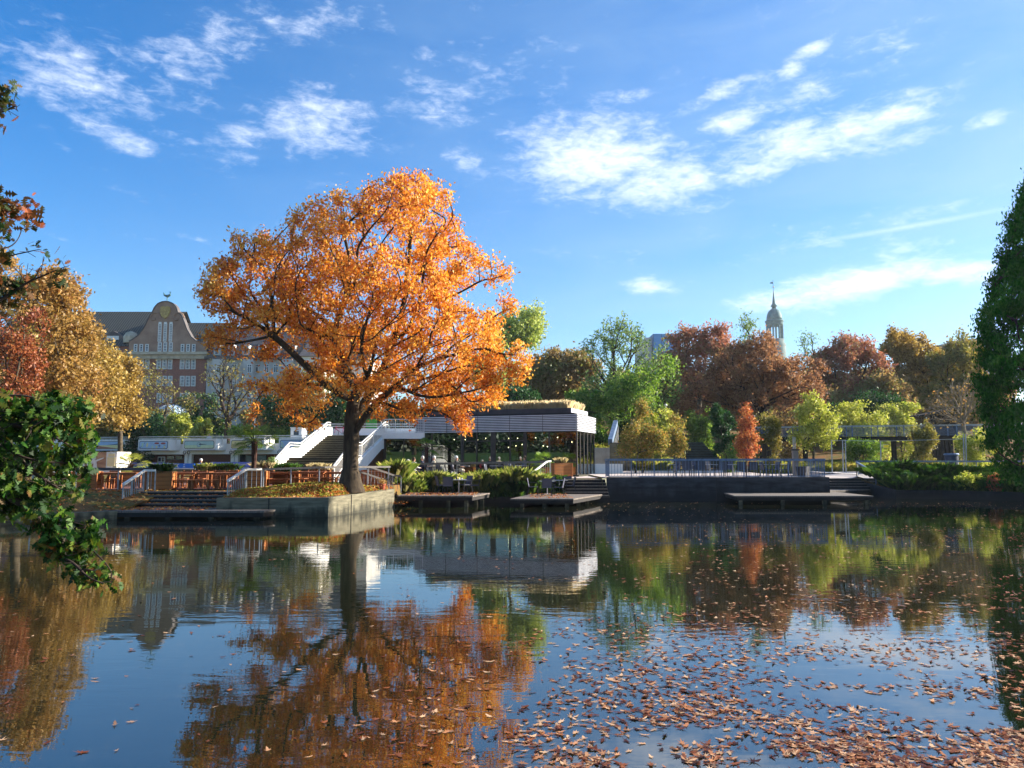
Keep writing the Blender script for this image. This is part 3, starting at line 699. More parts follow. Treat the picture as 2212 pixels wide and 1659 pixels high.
# ------------------------------------------------------------------ glass pavilion
def r8(x, y): return (164.6 + .22321 * x, 630.9 + .22321 * y)
def r2(x, y): return (329.2 + .17361 * x, 877.8 + .17361 * y)
def blades(B, h, w, lean, r, curve=.5):
    """B (n,3) base points -> 5-corner blades that bow outwards"""
    n = len(B); a = r.uniform(0, 2 * np.pi, n); d = np.stack([np.cos(a), np.sin(a), np.zeros(n)], 1); s = np.stack([-np.sin(a), np.cos(a), np.zeros(n)], 1)
    hh = (h * r.uniform(.55, 1.1, n))[:, None]; ln = lean * r.uniform(.2, 1.2, n)[:, None]; up = np.array([0, 0, 1.])
    m = B + up * hh * .6 + d * ln * hh * (1 - curve) * .6; t = B + up * hh * (1 - .35 * ln) + d * ln * hh * 1.1
    return np.stack([B - s * w / 2, B + s * w / 2, m + s * w * .42, t, m - s * w * .42], 1)
LOUV = mat('pale_louvre_aluminium', lin(206, 208, 214), lin(186, 188, 196), 1.2, .5, metal=.15)
DKGL = glass_mat('pavilion_glass', (.20, .28, .24), .12)
FASC = mat('dark_roof_fascia', lin(64, 60, 66), lin(48, 46, 52), 2, .6)
FRM = mat('dark_bronze_frame', lin(58, 52, 48), lin(40, 36, 34), 4, .5)
PALEGR = leaf_mat('dry_roof_grass', [lin(236, 216, 170), lin(246, 232, 196), lin(232, 208, 158), lin(226, 212, 160)], .6, .8, .3)
pv = thing('glass_pavilion', 'flat-roofed glass restaurant pavilion with horizontal pale louvres and dry grass on its roof', 'pavilion', (4.27, 50.7, 1.36), math.radians(-20))
Lx, Dy = 11.9, 5.2
mb = MB(); nl = 10; z0, z1 = 2.9, 4.04; ph = (z1 - z0) / nl
for i in range(nl):
    z = z0 + i * ph
    mb.add([(-Lx, -.02, z), (0, -.02, z), (0, -.02, z + ph * .52), (-Lx, -.02, z + ph * .52), (-Lx, .06, z - .0), (0, .06, z), (0, .10, z + ph * .52), (-Lx, .10, z + ph * .52)], [(0, 1, 2, 3), (4, 7, 6, 5), (0, 4, 5, 1), (3, 2, 6, 7), (0, 3, 7, 4)])
    mb.box(-.09, .02, .10, Dy, z, z + ph * .52)
mb.build('louvre', LOUV, pv)
mb = MB(); mb.box(-Lx + .1, -.12, .12, Dy - .05, z0 - .02, z1); mb.build('louvre_backing', BLACK, pv)
mb = MB(); mb.box(-Lx + .75, -.55, .5, Dy - .3, z1, z1 + .42); mb.build('roof_upstand', [FASC], pv)
mb = MB(); mb.box(-Lx + .2, -.25, .2, Dy - .2, z1 + .002, z1 + .07); mb.build('roof_edge', BLACK, pv)
mb = MB(); mb.box(-.547, -.50, .52, Dy - .32, z1 + .07, z1 + .40); mb.build('side_fascia', LOUV, pv)
n = 15000; q = np.stack([rng.uniform(-Lx + 1.2, -.7, n), rng.uniform(.6, Dy - .5, n), np.full(n, z1 + .41)], 1)
soup('roof_grass', blades(q, .66, .035, .4, rng) , PALEGR, pv).data.transform(Matrix.Identity(4))
pvM = wmat(pv)
# soup() converted from world coordinates; here the points were local already, so undo that
g_ = [o for o in bpy.data.objects if o.parent == pv and o.name.startswith('roof_grass')][0]; g_.data.transform(pvM)
mb = MB(); mb.box(-Lx - .1, .15, -.1, Dy + .1, -.35, .0); mb.build('plinth', CONC, pv)
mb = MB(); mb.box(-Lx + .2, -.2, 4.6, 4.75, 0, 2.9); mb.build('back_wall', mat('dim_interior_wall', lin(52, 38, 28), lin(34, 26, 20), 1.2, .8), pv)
mb = MB(); mb.box(-Lx + .02, -Lx + .15, .3, 4.75, 0, 2.9); mb.build('end_wall', FRM, pv)
mb = MB()
for k in range(1, 6): mb.box(-k * 2.35 - .012, -k * 2.35 + .012, -.045, -.022, z0, z1)
mb.build('panel_seam', FRM, pv)
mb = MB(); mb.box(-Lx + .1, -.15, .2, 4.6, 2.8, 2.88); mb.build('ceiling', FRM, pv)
def lx(D): return (D - 1246) / 340.3 * Lx
cols = [905.7 + 6, 942, 1009, 1040, 1075, 1110, 1141, 1190, 1244]
for i, c in enumerate(cols):
    w = .36 if c == 1075 else (.22 if c in (1009, 1141) else .09); x = lx(c)
    mb = MB(); mb.box(x - w / 2, x + w / 2, .14, .26, 0, 2.9); mb.build('mullion', FRM, pv)
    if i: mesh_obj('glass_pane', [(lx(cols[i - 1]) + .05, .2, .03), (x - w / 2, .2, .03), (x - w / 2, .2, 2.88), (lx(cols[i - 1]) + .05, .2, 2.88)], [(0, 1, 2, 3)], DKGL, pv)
for i in range(5):
    y = .26 + (i + 1) * (Dy - .4) / 5; mb = MB(); mb.box(-.16, -.08, y - .04, y + .04, 0, 2.9); mb.build('mullion', FRM, pv)
    y0 = y - (Dy - .4) / 5; mesh_obj('glass_pane', [(-.12, y0 + .04, .03), (-.12, y - .04, .03), (-.12, y - .04, 2.88), (-.12, y0 + .04, 2.88)], [(0, 1, 2, 3)], DKGL, pv)
mb = MB(); mb.box(lx(1018), lx(1141), .13, .16, 2.25, 2.32); mb.build('door_transom', FRM, pv)
LAMP = emis_mat('warm_pendant_bulb', (1, .72, .42), 7)
for D_, y_, z_ in ((968, 2.0, 2.45), (990, 2.2, 2.45), (1025, 1.6, 2.4), (1044, 1.5, 2.5), (1090, 1.8, 2.5), (1105, 2.2, 2.5), (1096, 1.2, 1.85), (1112, 1.2, 1.95), (1120, 1.7, 2.05), (1128, 1.4, 1.9), (1165, 1.6, 1.95), (1170, 2.0, 1.9), (1154, 1.1, 2.5), (1198, 1.2, 2.5), (1222, 1.8, 2.2)):
    mb = MB(); mb.lathe([(.0, -.035), (.03, -.015), (.033, .02), (.0, .05)], 8, (lx(D_), y_, z_)); b_ = mb.build('pendant_lamp', LAMP, pv)
    mb = MB(); mb.bar((lx(D_), y_, z_ + .08), (lx(D_), y_, 2.8), .012, .012); mb.build('lamp_cord', BLACK, b_)
POST = mat('blue_notice', lin(40, 120, 160), lin(30, 100, 140), 3, .6)
mb = MB(); mb.box(lx(1047), lx(1063), .27, .29, .55, 1.3); mb.cur = 1; mb.box(lx(1048), lx(1062), .262, .268, .6, .88); mb.build('window_notice', [POST, WHITE_R], pv)
mb = MB()
for k in range(9):
    x = -10.6 + k * 1.15; mb.box(x, x + .7, 2.2, 2.9, .7, .74); mb.box(x + .3, x + .38, 2.5, 2.6, 0, .7)
mb.build('dining_tables', WOOD, pv)

# ------------------------------------------------------------------ white terrace building: grand stair and bridge
gs = thing('grand_staircase', 'broad outdoor staircase with bright white parapets climbing to the upper white terrace', 'staircase', (-12, 46, 1.0))
def xl(y): return -14.35 + (y - 46) * .135
def xr(y): return -10.75 + (y - 46) * .165
STP = mat('mossy_steps', lin(116, 110, 84), lin(72, 74, 46), 2.5, .9)
STR = mat('step_riser', lin(66, 60, 44), lin(42, 40, 28), 3, .9)
NOS = mat('pale_step_nosing', lin(170, 160, 132), lin(140, 130, 104), 4, .8)
y, z = 46.0, 1.0; prof = [(y, z)]
for i in range(9): z += .166; prof.append((y, z)); y += .32; prof.append((y, z))
yl = y; y += 1.7; prof.append((y, z)); zl = z; yl2 = y
for i in range(12): z += .133; prof.append((y, z)); y += .385; prof.append((y, z))
ytop, ztop_ = y, z
V, Fc, mi = [], [], []
for (yy, zz) in prof: V += [(xl(yy), yy, zz), (xr(yy), yy, zz)]
for i in range(len(prof) - 1): Fc.append((2 * i, 2 * i + 1, 2 * i + 3, 2 * i + 2)); mi.append(1 if prof[i][0] == prof[i + 1][0] else 0)
mesh_obj('flight', V, Fc, [STP, STR], gs, mi, world=True)
mb = MB()
for i in range(len(prof) - 1):
    if prof[i][0] == prof[i + 1][0]:
        yy, zz = prof[i + 1]; mb.box(xl(yy) + .01, xr(yy) - .01, yy - .02, yy + .05, zz - .015, zz + .006)
mb.build('nosing', NOS, gs, world=True)
# left parapet
def zs(yy):
    return float(np.interp(yy, [46, yl, yl2, ytop], [1.0, zl, zl, ztop_]))
def parapet(xf, ys_, h, lo, th, name, m):
    mb = MB(); V, Fc = [], []
    for yy in ys_:
        x = xf(yy); V += [(x, yy, zs(yy) + lo), (x + th, yy, zs(yy) + lo), (x + th, yy, zs(yy) + h), (x, yy, zs(yy) + h)]
    for i in range(len(ys_) - 1):
        for k in range(4): Fc.append((i * 4 + k, i * 4 + (k + 1) % 4, i * 4 + 4 + (k + 1) % 4, i * 4 + 4 + k))
    Fc += [(3, 2, 1, 0), tuple((len(ys_) - 1) * 4 + k for k in range(4))]
    mb.add(V, Fc); return mb.build(name, m, gs, world=True)
pys = [45.7, 46, yl, yl2, ytop, ytop + .6]
parapet(lambda y: xl(y) - .28, pys, .62, -1.6, .275, 'parapet', WHITE)
for hh in (.78, .95):
    mb = MB()
    for a, b in zip(pys, pys[1:]): mb.bar((xl(a) - .14, a, zs(a) + hh), (xl(b) - .14, b, zs(b) + hh), .07, .06)
    mb.build('handrail', WHITE_R, gs, world=True)
# right stringer with its sloping underside
prof2 = [(46, .6), (yl, zl - .05), (yl2, zl), (ytop, ztop_ + .02), (55.4, 4.29), (55.4, 3.2), (54.3, 3.1), (51.4, 1.9), (51.2, .6)]
V = [(xr(a) + .0, a, b) for a, b in prof2] + [(xr(a) + .22, a, b) for a, b in prof2]; n = len(prof2)
mesh_obj('stringer_wall', V, [tuple(range(n))[::-1], tuple(range(n, 2 * n))] + [(i, (i + 1) % n, n + (i + 1) % n, n + i) for i in range(n)], WHITE, gs, world=True)
for hh, w in ((.98, .08), (.80, .05), (.12, .05)):
    mb = MB()
    for a, b in zip(pys[1:], pys[2:]): mb.bar((xr(a) + .12, a, zs(a) + hh), (xr(b) + .12, b, zs(b) + hh), w, .05)
    mb.build('handrail', WHITE_R, gs, world=True)
mb = MB()
for yy in np.arange(46.1, ytop + .5, .14): mb.bar((xr(yy) + .12, yy, zs(yy) + .12), (xr(yy) + .12, yy, zs(yy) + .8), .025, .025)
mb.build('balusters', WHITE_R, gs, world=True)  # stair balusters, all joined as a single mesh
for yy in (46.1, yl, yl2, 52.8, ytop): 
    mb = MB(); mb.bar((xr(yy) + .12, yy, zs(yy)), (xr(yy) + .12, yy, zs(yy) + .96), .08, .08); mb.build('post', WHITE_R, gs, world=True)
ut = thing('upper_terrace', 'white concrete upper terrace with a solid white wall behind the head of the stairs', 'terrace', (-11, 58, 3.9))
mb = MB(); mb.prism([(xl(ytop) - .28, ytop + .002), (-6.35, ytop + .002), (-5.9, 63), (-16, 63)], 3.86, 4.1); mb.build('floor_slab', PAVE, ut, world=True)
mb = MB(); mb.bar((-15.5, 60.4, 4.45), (-6.2, 60.4, 4.45), .25, .72); mb.build('back_parapet', WHITE, ut, world=True)
for z_ in (4.98, 5.16):
    mb = MB(); mb.bar((-15.5, 60.4, z_), (-6.2, 60.4, z_), .07, .06); mb.build('rail', WHITE_R, ut, world=True)
mb = MB(); mb.prism([(-9.2, 54.55), (-6.2, 54.55), (-5.9, 62.9), (-9.2, 62.9)], 3.84, 4.27); mb.build('bridge_slab', WHITE, ut, world=True)
mb = MB(); mb.bar((-10.1, 57.0, 2.4), (-9.0, 54.9, 2.4), .2, 2.85); mb.build('brick_wall', BRICK_W, ut, world=True)
mb = MB(); mb.box(-9.15, -8.95, 54.75, 54.95, 1.1, 3.84); mb.box(-7.72, -7.66, 54.75, 54.85, 1.1, 3.84); mb.box(-6.3, -6.2, 54.75, 54.85, 1.1, 3.84); mb.build('window_frame', FRM, ut, world=True)
mesh_obj('glass_pane', [(-8.95, 54.8, 1.2), (-6.3, 54.8, 1.2), (-6.3, 54.8, 3.84), (-8.95, 54.8, 3.84)], [(0, 1, 2, 3)], DKGL, ut, world=True)
mb = MB(); mb.box(-9.6, -6, 58.5, 58.7, 1.2, 3.8); mb.build('inner_wall', FRM, ut, world=True)
br = thing('balustrade', 'white upright-bar balustrade on the bridge between the staircase and the pavilion', 'railing', (-7.8, 54.7, 4.27))
rail_run(br, [(-9.3, 54.65, 4.27), (-6.25, 54.65, 4.27)], .95, [0, .33, .66, 1], WHITE_R, WHITE_R, top=(.06, .06), post=.06, balus=24)
mb = MB(); mb.bar((-9.3, 54.65, 4.33), (-6.25, 54.65, 4.33), .05, .05); mb.build('bottom_rail', WHITE_R, br, world=True)

# ------------------------------------------------------------------ low white gallery with painted panels
wb = thing('white_gallery', 'long low white building with a row of painted panels over brick walls', 'building', (-36.2, 85.0, 0), math.radians(-16))
X0, X1 = -24, 30
mb = MB(); mb.box(X0, X1, 1.0, 9, 3.0, 3.42); mb.build('floor_slab', WHITE, wb)
mb = MB(); mb.box(X0, X1, 1.05, 1.25, 3.42, 4.15); mb.build('low_parapet', WHITE, wb)
mb = MB(); mb.box(X0, X1, 2.0, 2.2, .7, 3.0); mb.build('brick_wall', BRICK_W, wb)
mb = MB(); mb.box(X0, X1, 1.5, 6, .2, 1.62); mb.build('plinth_wall', mat('pinkish_plinth', lin(150, 132, 128), lin(130, 112, 108), 1, .9), wb)
for z_ in (4.72, 4.92):
    mb = MB(); mb.box(X0, X1, .55, .62, z_, z_ + .07); mb.build('rail', WHITE_R, wb)
mb = MB()
for x in np.arange(X0, X1, 1.5): mb.box(x, x + .06, .56, .61, 4.1, 4.72)
mb.build('rail_posts', WHITE_R, wb)
MC = {k: mat('mural_' + k, c, tuple(v * .9 for v in c), 2, .6) for k, c in dict(sky=lin(176, 204, 232), cream=lin(240, 226, 160), brick=lin(190, 116, 88), ink=lin(24, 26, 40), red=lin(178, 84, 74), mint=lin(206, 228, 190), aqua=lin(178, 216, 216), sand=lin(190, 176, 120), dusk=lin(120, 140, 180), lilac=lin(150, 160, 190)).items()}
def art(k, x):
    """panel k at x: field with simple painted shapes, in the plane y=-.03"""
    w, zb, zt_ = 3.9, 3.66, 4.42
    x0, x1 = x + .16, x + w
    def poly(name, m, pts, lvl):
        mb = MB(); mb.wallpoly([(x0 + a * (x1 - x0), zb + b * (zt_ - zb)) for a, b in pts], -.03 - .006 * lvl, -.028 - .006 * lvl); mb.build(name, m, wb)
    def blob(cx, cz, rx, rz, tilt=0, n=12):
        return [(cx + rx * math.cos(t) * math.cos(tilt) - rz * math.sin(t) * math.sin(tilt) * .2, cz + rz * math.sin(t) * math.cos(tilt) + rx * math.cos(t) * math.sin(tilt) * 4.8 * .2 * 5 * .2) for t in [2 * math.pi * i / n for i in range(n)]]
    c = .03; R = [(c, 0), (1 - c, 0), (1, .14), (1, .86), (1 - c, 1), (c, 1), (0, .86), (0, .14)]
    big = [(-.012 + a * 1.024, -.07 + b * 1.14) for a, b in R]
    poly('panel_border', MC['ink'], big, 0)
    field = {1: 'sky', 2: 'sky', 3: 'aqua', 4: 'cream', 5: 'sky'}.get(k, 'mint'); poly('painted_panel', MC[field], R, 1)
    if k == 1:
        poly('painted_hill', MC['cream'], [(.03, 0), (.97, 0), (1, .14), (1, .55), (.4, .52), (0, .5), (0, .14)], 2)
        poly('painted_ridge', MC['ink'], [(.35, .52), (.6, .54), (.97, .66), (.98, .8), (.82, .72), (.6, .6)], 3); poly('painted_roof', MC['brick'], [(.03, .02), (.8, .02), (.3, .28), (.03, .46)], 3)
    if k == 2:
        for cx, cz, m, t in ((.11, .5, 'mint', -.5), (.28, .5, 'cream', -.5), (.47, .2, 'mint', 0), (.62, .2, 'cream', 0), (.9, .16, 'cream', 0), (.62, .74, 'red', -.1), (.85, .72, 'red', .4), (.72, .38, 'dusk', 0)):
            poly('painted_shape', MC[m], blob(cx, cz, .035 if m != 'red' else .09, .34 if t == -.5 else (.18 if m != 'red' else .14), t * .3), 2)
        for a in ((.02, .1, .07, .3), (.38, .8, .56, .45), (.2, .28, .26, .1), (.85, .5, .95, .42), (.16, .7, .2, .9)): poly('painted_line', MC['ink'], [(a[0], a[1]), (a[0] + .01, a[1] - .03), (a[2] + .01, a[3]), (a[2], a[3] + .03)], 2)
    if k == 3:
        poly('painted_ground', MC['mint'], [(.03, 0), (.97, 0), (1, .14), (1, .42), (0, .42), (0, .14)], 2)
        poly('painted_ring', MC['dusk'], blob(.5, .5, .07, .36, 0, 16), 3); poly('painted_disc', MC['aqua'], blob(.5, .5, .058, .30, 0, 16), 4); poly('painted_hand', MC['ink'], [(.5, .5), (.5, .62), (.56, .62), (.8, .54), (.56, .5)], 5)
    if k == 4:
        poly('painted_city', MC['sand'], [(.02, .08), (.02, .6), (.1, .6), (.1, .8), (.16, .8), (.16, .62), (.3, .62), (.3, .84), (.36, .84), (.38, .6), (.46, .55), (.46, .08)], 2)
        poly('painted_water', MC['dusk'], [(.5, .05), (.97, .05), (.98, .35), (.5, .3)], 2); poly('painted_sky', MC['mint'], [(.5, .33), (.98, .4), (.98, .92), (.5, .92)], 2)
    if k == 5:
        for rr in (.34, .26, .18): poly('painted_arc', MC['mint' if rr != .26 else 'sky'], [(.02 + rr * .28 * math.cos(t), .02 + rr * 2.4 * math.sin(t)) for t in [math.pi / 2 * i / 8 for i in range(9)]] + [(.02, .02)], 2 + int((.34 - rr) * 12.6))
        poly('painted_cloud', MC['mint'], [(.4, .02), (.97, .02), (.97, .8), (.8, .9), (.6, .6), (.48, .4)], 2)
for k in range(-1, 7):
    x = 6.0 * (k - 3)
    mb = MB(); mb.prism([(x - .05, 0), (x + 4.15, 0), (x + 4.75, 1.05), (x - .35, 1.05)], 3.42, 4.66); mb.build('balcony_box', WHITE, wb)
    mb = MB(); mb.box(x - .05, x + 4.15, -.015, -.001, 3.44, 3.5); mb.build('painted_shadow_gap', MC['lilac'], wb)  # lilac strip on the flat face, a gap's shade put into colour
    if 1 <= k <= 5: art(k, x)
    for z_ in (4.72, 4.92):
        mb = MB(); mb.bar((x + 4.15, .1, z_ + .035), (x + 4.75, .6, z_ + .035), .06, .07); mb.bar((x - .05, .1, z_ + .035), (x + 4.15, .1, z_ + .035), .06, .07); mb.build('rail', WHITE_R, wb)
for i, x in enumerate((-12.8, -6.8, -.8, 5.2, 11.2, 17.2)):
    for dx in (-.02, .50):
        mb = MB(); mb.box(x + dx, x + dx + .42, 1.25, 1.6, .9, 3.0); mb.build('column', WHITE, wb)
        mb = MB(); mb.tube([(x + dx + .2 + .17 * math.cos(t), .97, 3.2 + .16 * math.sin(t)) for t in [2 * math.pi * j / 12 for j in range(13)]], .035, 5, False); mb.build('ring_lamp', BLACK, wb)
GRG = mat('green_grey_curtain_glass', lin(70, 100, 98), lin(46, 70, 70), 1, .25, spec=.6)
for x0, x1, z0_, z1_, m in ((-11.6, -10.6, 2.5, 2.85, GLZ), (-10.2, -9.3, 2.5, 2.85, GLZ), (-3.7, -2.8, 2.42, 2.8, GLZ), (-2.5, -1.7, 2.42, 2.8, GLZ), (6.6, 7.7, 1.7, 2.85, GRG), (8.1, 9.2, 1.7, 2.85, GRG), (12.7, 14.0, 1.75, 2.9, GRG), (14.7, 15.6, 1.75, 2.9, GRG), (16, 16.9, 1.75, 2.9, GRG)):
    mb = MB(); mb.box(x0 - .05, x1 + .05, 1.955, 1.999, z0_ - .05, z1_ + .05); w_ = mb.build('window', FRM, wb)
    mb = MB(); mb.box(x0, x1, 1.94, 1.953, z0_, z1_); mb.build('pane', m, w_)
mb = MB(); mb.box(-5.0, -4.0, 1.95, 1.999, 2.1, 2.75); w_ = mb.build('window', WINF, wb)
mb = MB(); mb.box(-4.92, -4.56, 1.94, 1.949, 2.2, 2.65); mb.box(-4.44, -4.08, 1.94, 1.949, 2.2, 2.65); mb.build('pane', GLZ, w_)
mb = MB(); mb.box(5.4 + .3, 6.5, 1.96, 1.999, 1.62, 2.95); mb.build('door', BLACK, wb)
# kiosk on the roof terrace
kp = r2(1715, 380); a = P(627.5, 944, 84); b = P(652, 944, 84); 
ks = thing('stair_kiosk', 'small white rooftop kiosk with a dark window above the gallery', 'kiosk', ((a.x + b.x) / 2, 84.5, 3.3))
mb = MB(); mb.box(a.x, b.x, 84, 86, 3.3, P(640, 925, 84).z); mb.build('kiosk_body', WHITE, ks, world=True)
mb = MB(); mb.box(a.x - .05, b.x + .05, 83.9, 86.1, P(640, 925, 84).z + .002, P(640, 923, 84).z); mb.build('roof', WHITE_R, ks, world=True)
mb = MB(); mb.box(a.x + .35, b.x - .35, 83.96, 83.998, P(640, 940, 84).z, P(640, 931, 84).z); mb.build('window', GLZ, ks, world=True)

# ------------------------------------------------------------------ brick gabled building and its neighbour
D_ = 170.0
def q8(x, y, d=D_): v = P(*r8(x, y), d); return (v.x, v.z)
gb = thing('gabled_building', 'tall brown brick building with a curved baroque gable and three slender white windows', 'building', (P(357, 900, D_).x, D_, 8))
left, right = q8(280, 600)[0], q8(1262, 605)[0]
cz = q8(500, 605)[1]
mb = MB(); mb.box(q8(505, 605)[0], right, D_, D_ + 16, 2, cz - .01); mb.build('wall', BRICK_R, gb, world=True)
gab = [(512, 605), (512, 480), (545, 465), (600, 425), (650, 362), (690, 282), (712, 232), (740, 196), (756, 158), (790, 118), (830, 100), (865, 95), (900, 99), (940, 117), (968, 148), (984, 200), (1020, 232), (1045, 290), (1072, 365), (1115, 440), (1160, 478), (1262, 482), (1262, 605)]
pts = [q8(*p) for p in gab]
GAB = mat('gable_brick', lin(160, 132, 112), lin(132, 104, 88), .35, .85)
mb = MB(); mb.wallpoly(pts[::-1], D_ - .05, D_ + 1.3); mb.build('gable', GAB, gb, world=True)
mb = MB()
for a, b in zip(pts[1:-1], pts[2:-1]): mb.bar((a[0], D_ + .6, a[1] + .12), (b[0], D_ + .6, b[1] + .12), 1.6, .22)
mb.build('gable_coping', ROOF_D, gb, world=True)
mb = MB(); z_ = q8(0, 585)[1]; mb.box(q8(495, 605)[0], right + .5, D_ - .9, D_ - .06, z_ - 1.5, z_ - .6); mb.box(q8(490, 605)[0], right + .8, D_ - 1.4, D_ - .06, z_ - .595, z_); mb.build('cornice', STONE, gb, world=True)
# left wing wall and roofs
xa = q8(-900, 605)[0]; xb = q8(505, 605)[0]
eave = q8(0, 520, 171)[1]; ridge = q8(0, 190, 181)[1]
mb = MB(); mb.box(xa, xb - .02, 171, 190, 2, eave - .02); mb.build('wall', BRICK_R, gb, world=True)
xc = q8(860, 400)[0]
mb = MB(); mb.add([(xa, 170.4, eave - .2), (xb + .5, 170.4, eave - .2), (xc, 181, ridge), (xa, 181, ridge), (xa, 192, eave), (xc, 192, eave)], [(0, 1, 2, 3), (3, 2, 5, 4)]); 
mb.add([(xb + .4, 170.45, eave - .1), (xc, 170.45, q8(0, 250)[1]), (xc, 181, ridge)], [(0, 1, 2)]); mb.build('roof', TILE, gb, world=True)
rr_ = q8(0, 298, 178)[1]; er = q8(0, 480, 171)[1]; xd = q8(1310, 500)[0]
mb = MB(); mb.add([(xc, 171.3, er - .4), (xd, 171.3, er - .4), (xd, 178, rr_), (xc, 178, rr_), (xc, 186, er), (xd, 186, er)], [(0, 1, 2, 3), (3, 2, 5, 4)]); mb.build('roof', TILE, gb, world=True)
mb = MB(); mb.box(xc, xd, 171.5, 186, 2, er - .6); mb.build('wall', BRICK_R, gb, world=True)
def gwin(x0, y0, x1, y1, nv=2, nh=3, d=D_, par=None, rnd=False):
    a = q8(x0, y1, d); b = q8(x1, y0, d); mb = MB(); t = .16; w = b[0] - a[0]; h = b[1] - a[1]
    yy0, yy1 = d - .14, d - .07
    mb.box(a[0], a[0] + t, yy0, yy1, a[1], b[1]); mb.box(b[0] - t, b[0], yy0, yy1, a[1], b[1]); mb.box(a[0] + t, b[0] - t, yy0, yy1, a[1], a[1] + t); mb.box(a[0] + t, b[0] - t, yy0, yy1, b[1] - t, b[1])
    for i in range(1, nv): mb.box(a[0] + w * i / nv - .045, a[0] + w * i / nv + .045, yy0, yy1, a[1] + t, b[1] - t)
    for i in range(1, nh): mb.box(a[0] + t, b[0] - t, yy0 + .01, yy1 - .01, a[1] + h * i / nh - .045, a[1] + h * i / nh + .045)
    if rnd: mb.add([(a[0], yy0, b[1]), (b[0], yy0, b[1]), ((a[0] + b[0]) / 2 + .3, yy0, b[1] + .35), ((a[0] + b[0]) / 2 - .3, yy0, b[1] + .35)], [(0, 1, 2, 3)])
    f = mb.build('window', WINF, par, world=True)
    mb = MB(); mb.box(a[0] + .02, b[0] - .02, d - .068, d - .055, a[1] + .02, b[1] - .02); mb.build('pane', GLZ, f, world=True)
for x0, x1 in ((790, 830), (843, 882), (897, 936)): gwin(x0, 305, x1, 480, 2, 8, par=gb, rnd=True); gwin(x0, 487, x1, 576, 2, 3, par=gb)
for x0 in (558, 613, 668, 1012, 1066, 1120): gwin(x0, 504, x0 + 37, 576, 1, 3, par=gb)
for y0, y1 in ((650, 747), (812, 912), (978, 1072), (1140, 1215)):
    for g0 in (556, 778, 1003):
        for k in range(3):
            if y0 >= 978 and g0 == 556: continue
            gwin(g0 + k * 54, y0, g0 + 48 + k * 54, y1, 3, 3, par=gb)
for x0 in (335, 388, 100, 150, -60, -10, 240): gwin(x0, 545, x0 + 40, 600, 2, 2, par=gb, d=170.9)
for x0 in (100, 150, -60, -10): gwin(x0, 650, x0 + 40, 740, 2, 3, par=gb, d=170.9)
mb = MB()
for i, (cx_, cy_) in enumerate(((760, 250), (983, 250))):
    c = q8(cx_, cy_); mb.tube([(c[0] + r_ * math.cos(t), D_ - .12, c[1] + r_ * math.sin(t)) for r_, t in [(1.5 - .11 * j, j * .55) for j in range(13)]], .16, 5, False)
mb.build('scroll_relief', GAB, gb, world=True)
c = q8(865, 198); mb = MB(); mb.wallpoly([(c[0] + a * 1.15, c[1] + b * 1.35) for a, b in ((-.9, .9), (-.3, 1.05), (0, .9), (.3, 1.05), (.9, .9), (1, .2), (.7, -.6), (0, -1.1), (-.7, -.6), (-1, .2))][::-1], D_ - .35, D_ - .051); mb.build('crest', mat('gilt_stone', lin(186, 160, 90), lin(150, 122, 66), 2, .6), gb, world=True)
v = q8(868, 95); mb = MB(); mb.tube([(v[0], D_ + .6, v[1]), (v[0], D_ + .6, v[1] + 1.4)], .12, 6)
mb.tube([(v[0] - .9, D_ + .6, v[1] + 2.3), (v[0] - .6, D_ + .6, v[1] + 1.6), (v[0], D_ + .6, v[1] + 1.4), (v[0] + .6, D_ + .6, v[1] + 1.7), (v[0] + .7, D_ + .6, v[1] + 2.4), (v[0] + .3, D_ + .6, v[1] + 2.4)], [.08, .25, .36, .25, .16, .06], 6); mb.build('weather_vane', COPPER, gb, world=True)
ed = q8(378, 445, 173.5); mb = MB(); mb.wallpoly([(ed[0] - 4.5, ed[1] - .9), (ed[0] + 4.5, ed[1] - .9), (ed[0] + 2.2, ed[1] + .4), (ed[0], ed[1] + 1.5), (ed[0] - 2.2, ed[1] + .4)], 172.4, 175); e_ = mb.build('eyebrow_dormer', ROOF_D, gb, world=True)
mb = MB(); mb.box(ed[0] - 1.4, ed[0] + 1.4, 172.3, 172.38, ed[1] - .6, ed[1] + .3); mb.build('window', WINF, gb, world=True)
ed = q8(520, 440, 171.5); mb = MB(); mb.lathe([(1.6, -1.2), (1.6, .2), (1.1, 1.1), (.2, 1.5)], 10, (ed[0], 172, ed[1])); mb.build('round_dormer', STONE, gb, world=True)

gy = thing('apartment_building', 'pale grey apartment block with a mansard roof right of the brick gable', 'building', (P(580, 900, 168).x, 168, 8))
def p_(x, y, d=168.0): v = P(x, y, d); return v.x, v.z
x0_, x1_ = p_(447.5, 772)[0], p_(800, 772)[0]; ce = p_(0, 772)[1]
mb = MB(); mb.box(x0_, x1_, 168, 186, 2, ce); mb.build('wall', GREY_R, gy, world=True)
mb = MB(); mb.box(x0_ - .3, x1_, 167.1, 167.99, ce - .55, ce + .1); mb.build('cornice', ROOF_D, gy, world=True)
z3, z4 = p_(0, 741)[1], p_(0, 707, 174)[1]
mb = MB(); mb.add([(x0_, 168.1, ce + .1), (x1_, 168.1, ce + .1), (x1_, 169.5, z3), (x0_, 169.5, z3), (x0_, 174, z4), (x1_, 174, z4), (x0_, 186, z4 - 2), (x1_, 186, z4 - 2)], [(0, 1, 2, 3), (3, 2, 5, 4), (4, 5, 7, 6)])
mb.add([(x0_, 168.1, ce + .1), (x0_, 169.5, z3), (x0_, 174, z4), (x0_, 186, z4 - 2), (x0_, 186, ce)], [(0, 1, 2, 3, 4)]); mb.build('mansard_roof', ROOF_D, gy, world=True)
